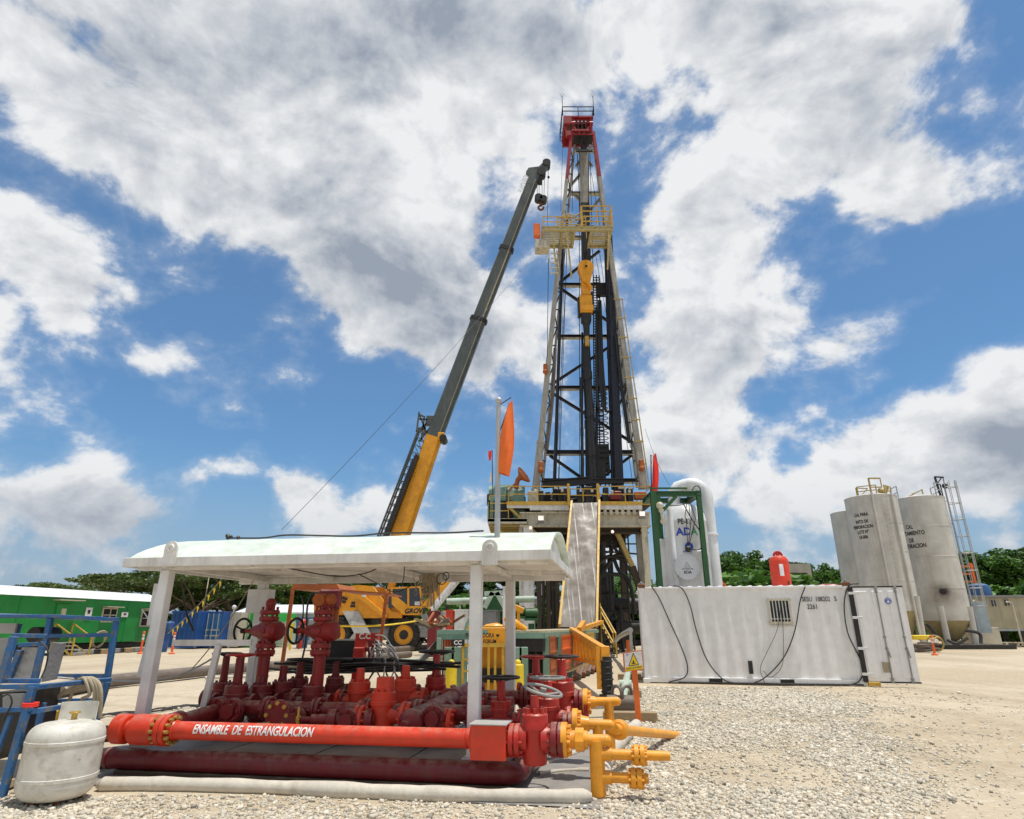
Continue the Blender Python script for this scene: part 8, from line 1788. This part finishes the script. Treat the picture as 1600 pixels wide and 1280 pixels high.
def trees():
    PR = {k: tree_proto(n, l, k, s) for k, n, l, s in (('flat', 'spreading_tree', 'x', 11), ('round', 'broadleaf_tree', 'x', 22), ('tall', 'tall_tree', 'x', 33), ('bush', 'bush', 'x', 44), ('bare', 'bare_tree', 'x', 55))}
    PR['palm'] = palm_proto(); used = set()
    base_h = {'flat': 8.1, 'round': 9.0, 'tall': 11.4, 'bush': 3.1, 'bare': 7.8, 'palm': 6.0}
    grp = {'flat': 'spreading trees behind the site', 'round': 'broadleaf trees behind the site', 'tall': 'tall trees behind the site', 'bush': 'bushes behind the site', 'bare': 'bare trees', 'palm': 'palms behind the site'}
    def put(k, px, top, Y, label, wide=1.0, rz=None):
        p = at(px, top, Y); s = p.z / base_h[k]; rz = rnd.uniform(0, 6.28) if rz is None else rz; loc_ = (p.x, Y, -.05); sc = (s * wide, s * wide, s)
        if k not in used:
            used.add(k); o = PR[k]; o.location = loc_; o.rotation_euler = (0, 0, rz); o.scale = sc; o['label'] = label
        else: o = dup(PR[k], loc_, rz, label, sc)
        o['group'] = grp[k]
    L_ = [('flat', 62, 913, 95, 'small flat-topped tree showing over the middle of the green trailer roof', 1.4), ('flat', 122, 910, 92, 'flat-topped tree over the green trailer roof, second from the left', 1.5), ('bare', 168, 905, 88, 'leafless grey tree left of the big spreading tree', 1.0),
          ('flat', 205, 896, 80, 'big spreading tree behind the right end of the green trailer', 1.45), ('flat', 262, 892, 78, 'spreading tree behind the left canopy post', 1.5), ('flat', 322, 886, 76, 'spreading tree behind the deep blue container', 1.5), ('round', 292, 905, 84, 'rounded tree between the two spreading trees left of the canopy opening', 1.35), ('flat', 376, 890, 78, 'spreading tree above the beige container', 1.5), ('round', 345, 910, 86, 'rounded tree behind the blue double-door container', 1.4), ('tall', 412, 892, 80, 'dark tall tree right of the left back canopy post', 1.4),
          ('tall', 452, 900, 84, 'dark tree behind the left side handwheels', 1.5), ('round', 492, 898, 84, 'rounded tree above the pale shed', 1.5), ('tall', 545, 898, 86, 'dark tall tree left of the crane superstructure', 1.5), ('tall', 600, 895, 86, 'dark tall tree behind the crane superstructure', 1.6), ('tall', 652, 893, 84, 'dark tall tree behind the crane cab', 1.6), ('tall', 700, 890, 82, 'dark tall tree behind the conveyor', 1.7), ('tall', 748, 888, 80, 'dark tall tree behind the front right canopy post', 1.7), ('tall', 795, 890, 80, 'dark tall tree behind the back right canopy post', 1.7), ('tall', 845, 892, 80, 'dark tall tree left of the pipe ramp', 1.6),
          ('bush', 725, 925, 66, 'dark bush behind the pale horizontal pipe', 1.6), ('bush', 690, 930, 68, 'dark bush behind the conveyor foot', 1.6), ('bush', 830, 930, 66, 'bush behind the white substructure column', 1.5),
          ('palm', 966, 886, 62, 'feathery palm behind the substructure opening', 1.3), ('bush', 945, 905, 58, 'bright bush left in the substructure opening', 1.5), ('bush', 975, 908, 60, 'bright bush right in the substructure opening', 1.6), ('round', 955, 898, 72, 'rounded tree deep behind the substructure opening', 1.4), ('round', 995, 890, 74, 'rounded tree behind the right substructure column', 1.3),
          ('round', 1132, 860, 74, 'rounded tree right beside the separator pipe', 1.15), ('round', 1165, 854, 76, 'highest rounded tree between separator and red tank', 1.2), ('round', 1194, 866, 80, 'rounded tree just left of the red tank', 1.1), ('bush', 1150, 885, 64, 'bush below the trees right of the separator', 2.0), ('flat', 1242, 879, 90, 'spreading tree right of the red tank', 1.2), ('round', 1275, 874, 84, 'rounded tree left of the plain grey silo', 1.0), ('round', 1303, 876, 86, 'rounded tree touching the plain grey silo edge', 1.0), ('bush', 1288, 892, 72, 'bush at the foot of the trees left of the silos', 2.0),
          ('tall', 1505, 858, 74, 'tall tree behind the silo ladder cage', 1.2), ('round', 1530, 852, 72, 'bright rounded tree right of the ladder cage', 1.3), ('round', 1562, 862, 74, 'rounded tree above the left half of the beige office', 1.3), ('tall', 1588, 850, 70, 'tall tree above the beige office at the photo edge', 1.2), ('round', 1618, 850, 72, 'rounded tree cut by the right photo edge', 1.2), ('tall', 1545, 878, 80, 'dark tree behind the blue water tank', 1.3), ('bush', 1520, 915, 60, 'bush between the ladder cage and the beige office', 1.6), ('bush', 1580, 905, 62, 'bush behind the beige office roof', 1.8),
          ('round', 1410, 905, 95, 'rounded tree hidden low between the silos', 1.3)]
    for a in L_: put(*a)
trees()
def hedge():
    m = MB(); r = random.Random(4)
    for i in range(5200):
        x = r.uniform(-75, 75); z = r.uniform(0, 1) ** 1.3 * (3.2 + 1.0 * noise.noise(V((x * .12, 0, 0)))); y = 104 + r.uniform(0, 5); c = V((x, y, z)); d = V((r.uniform(-1, 1), r.uniform(-.4, .4), r.uniform(-1, 1))).normalized() * .55; e = d.cross(V((r.uniform(-.3, .3), 1, r.uniform(-.3, .3)))).normalized() * .35; m.add([c - d, c - e, c + d, c + e], [(0, 1, 2, 3)])
    o = m.build('undergrowth', 'leaf_dark', smooth=False); tag(o, 'dark undergrowth far behind the whole yard', 'undergrowth', kind='stuff')
hedge()
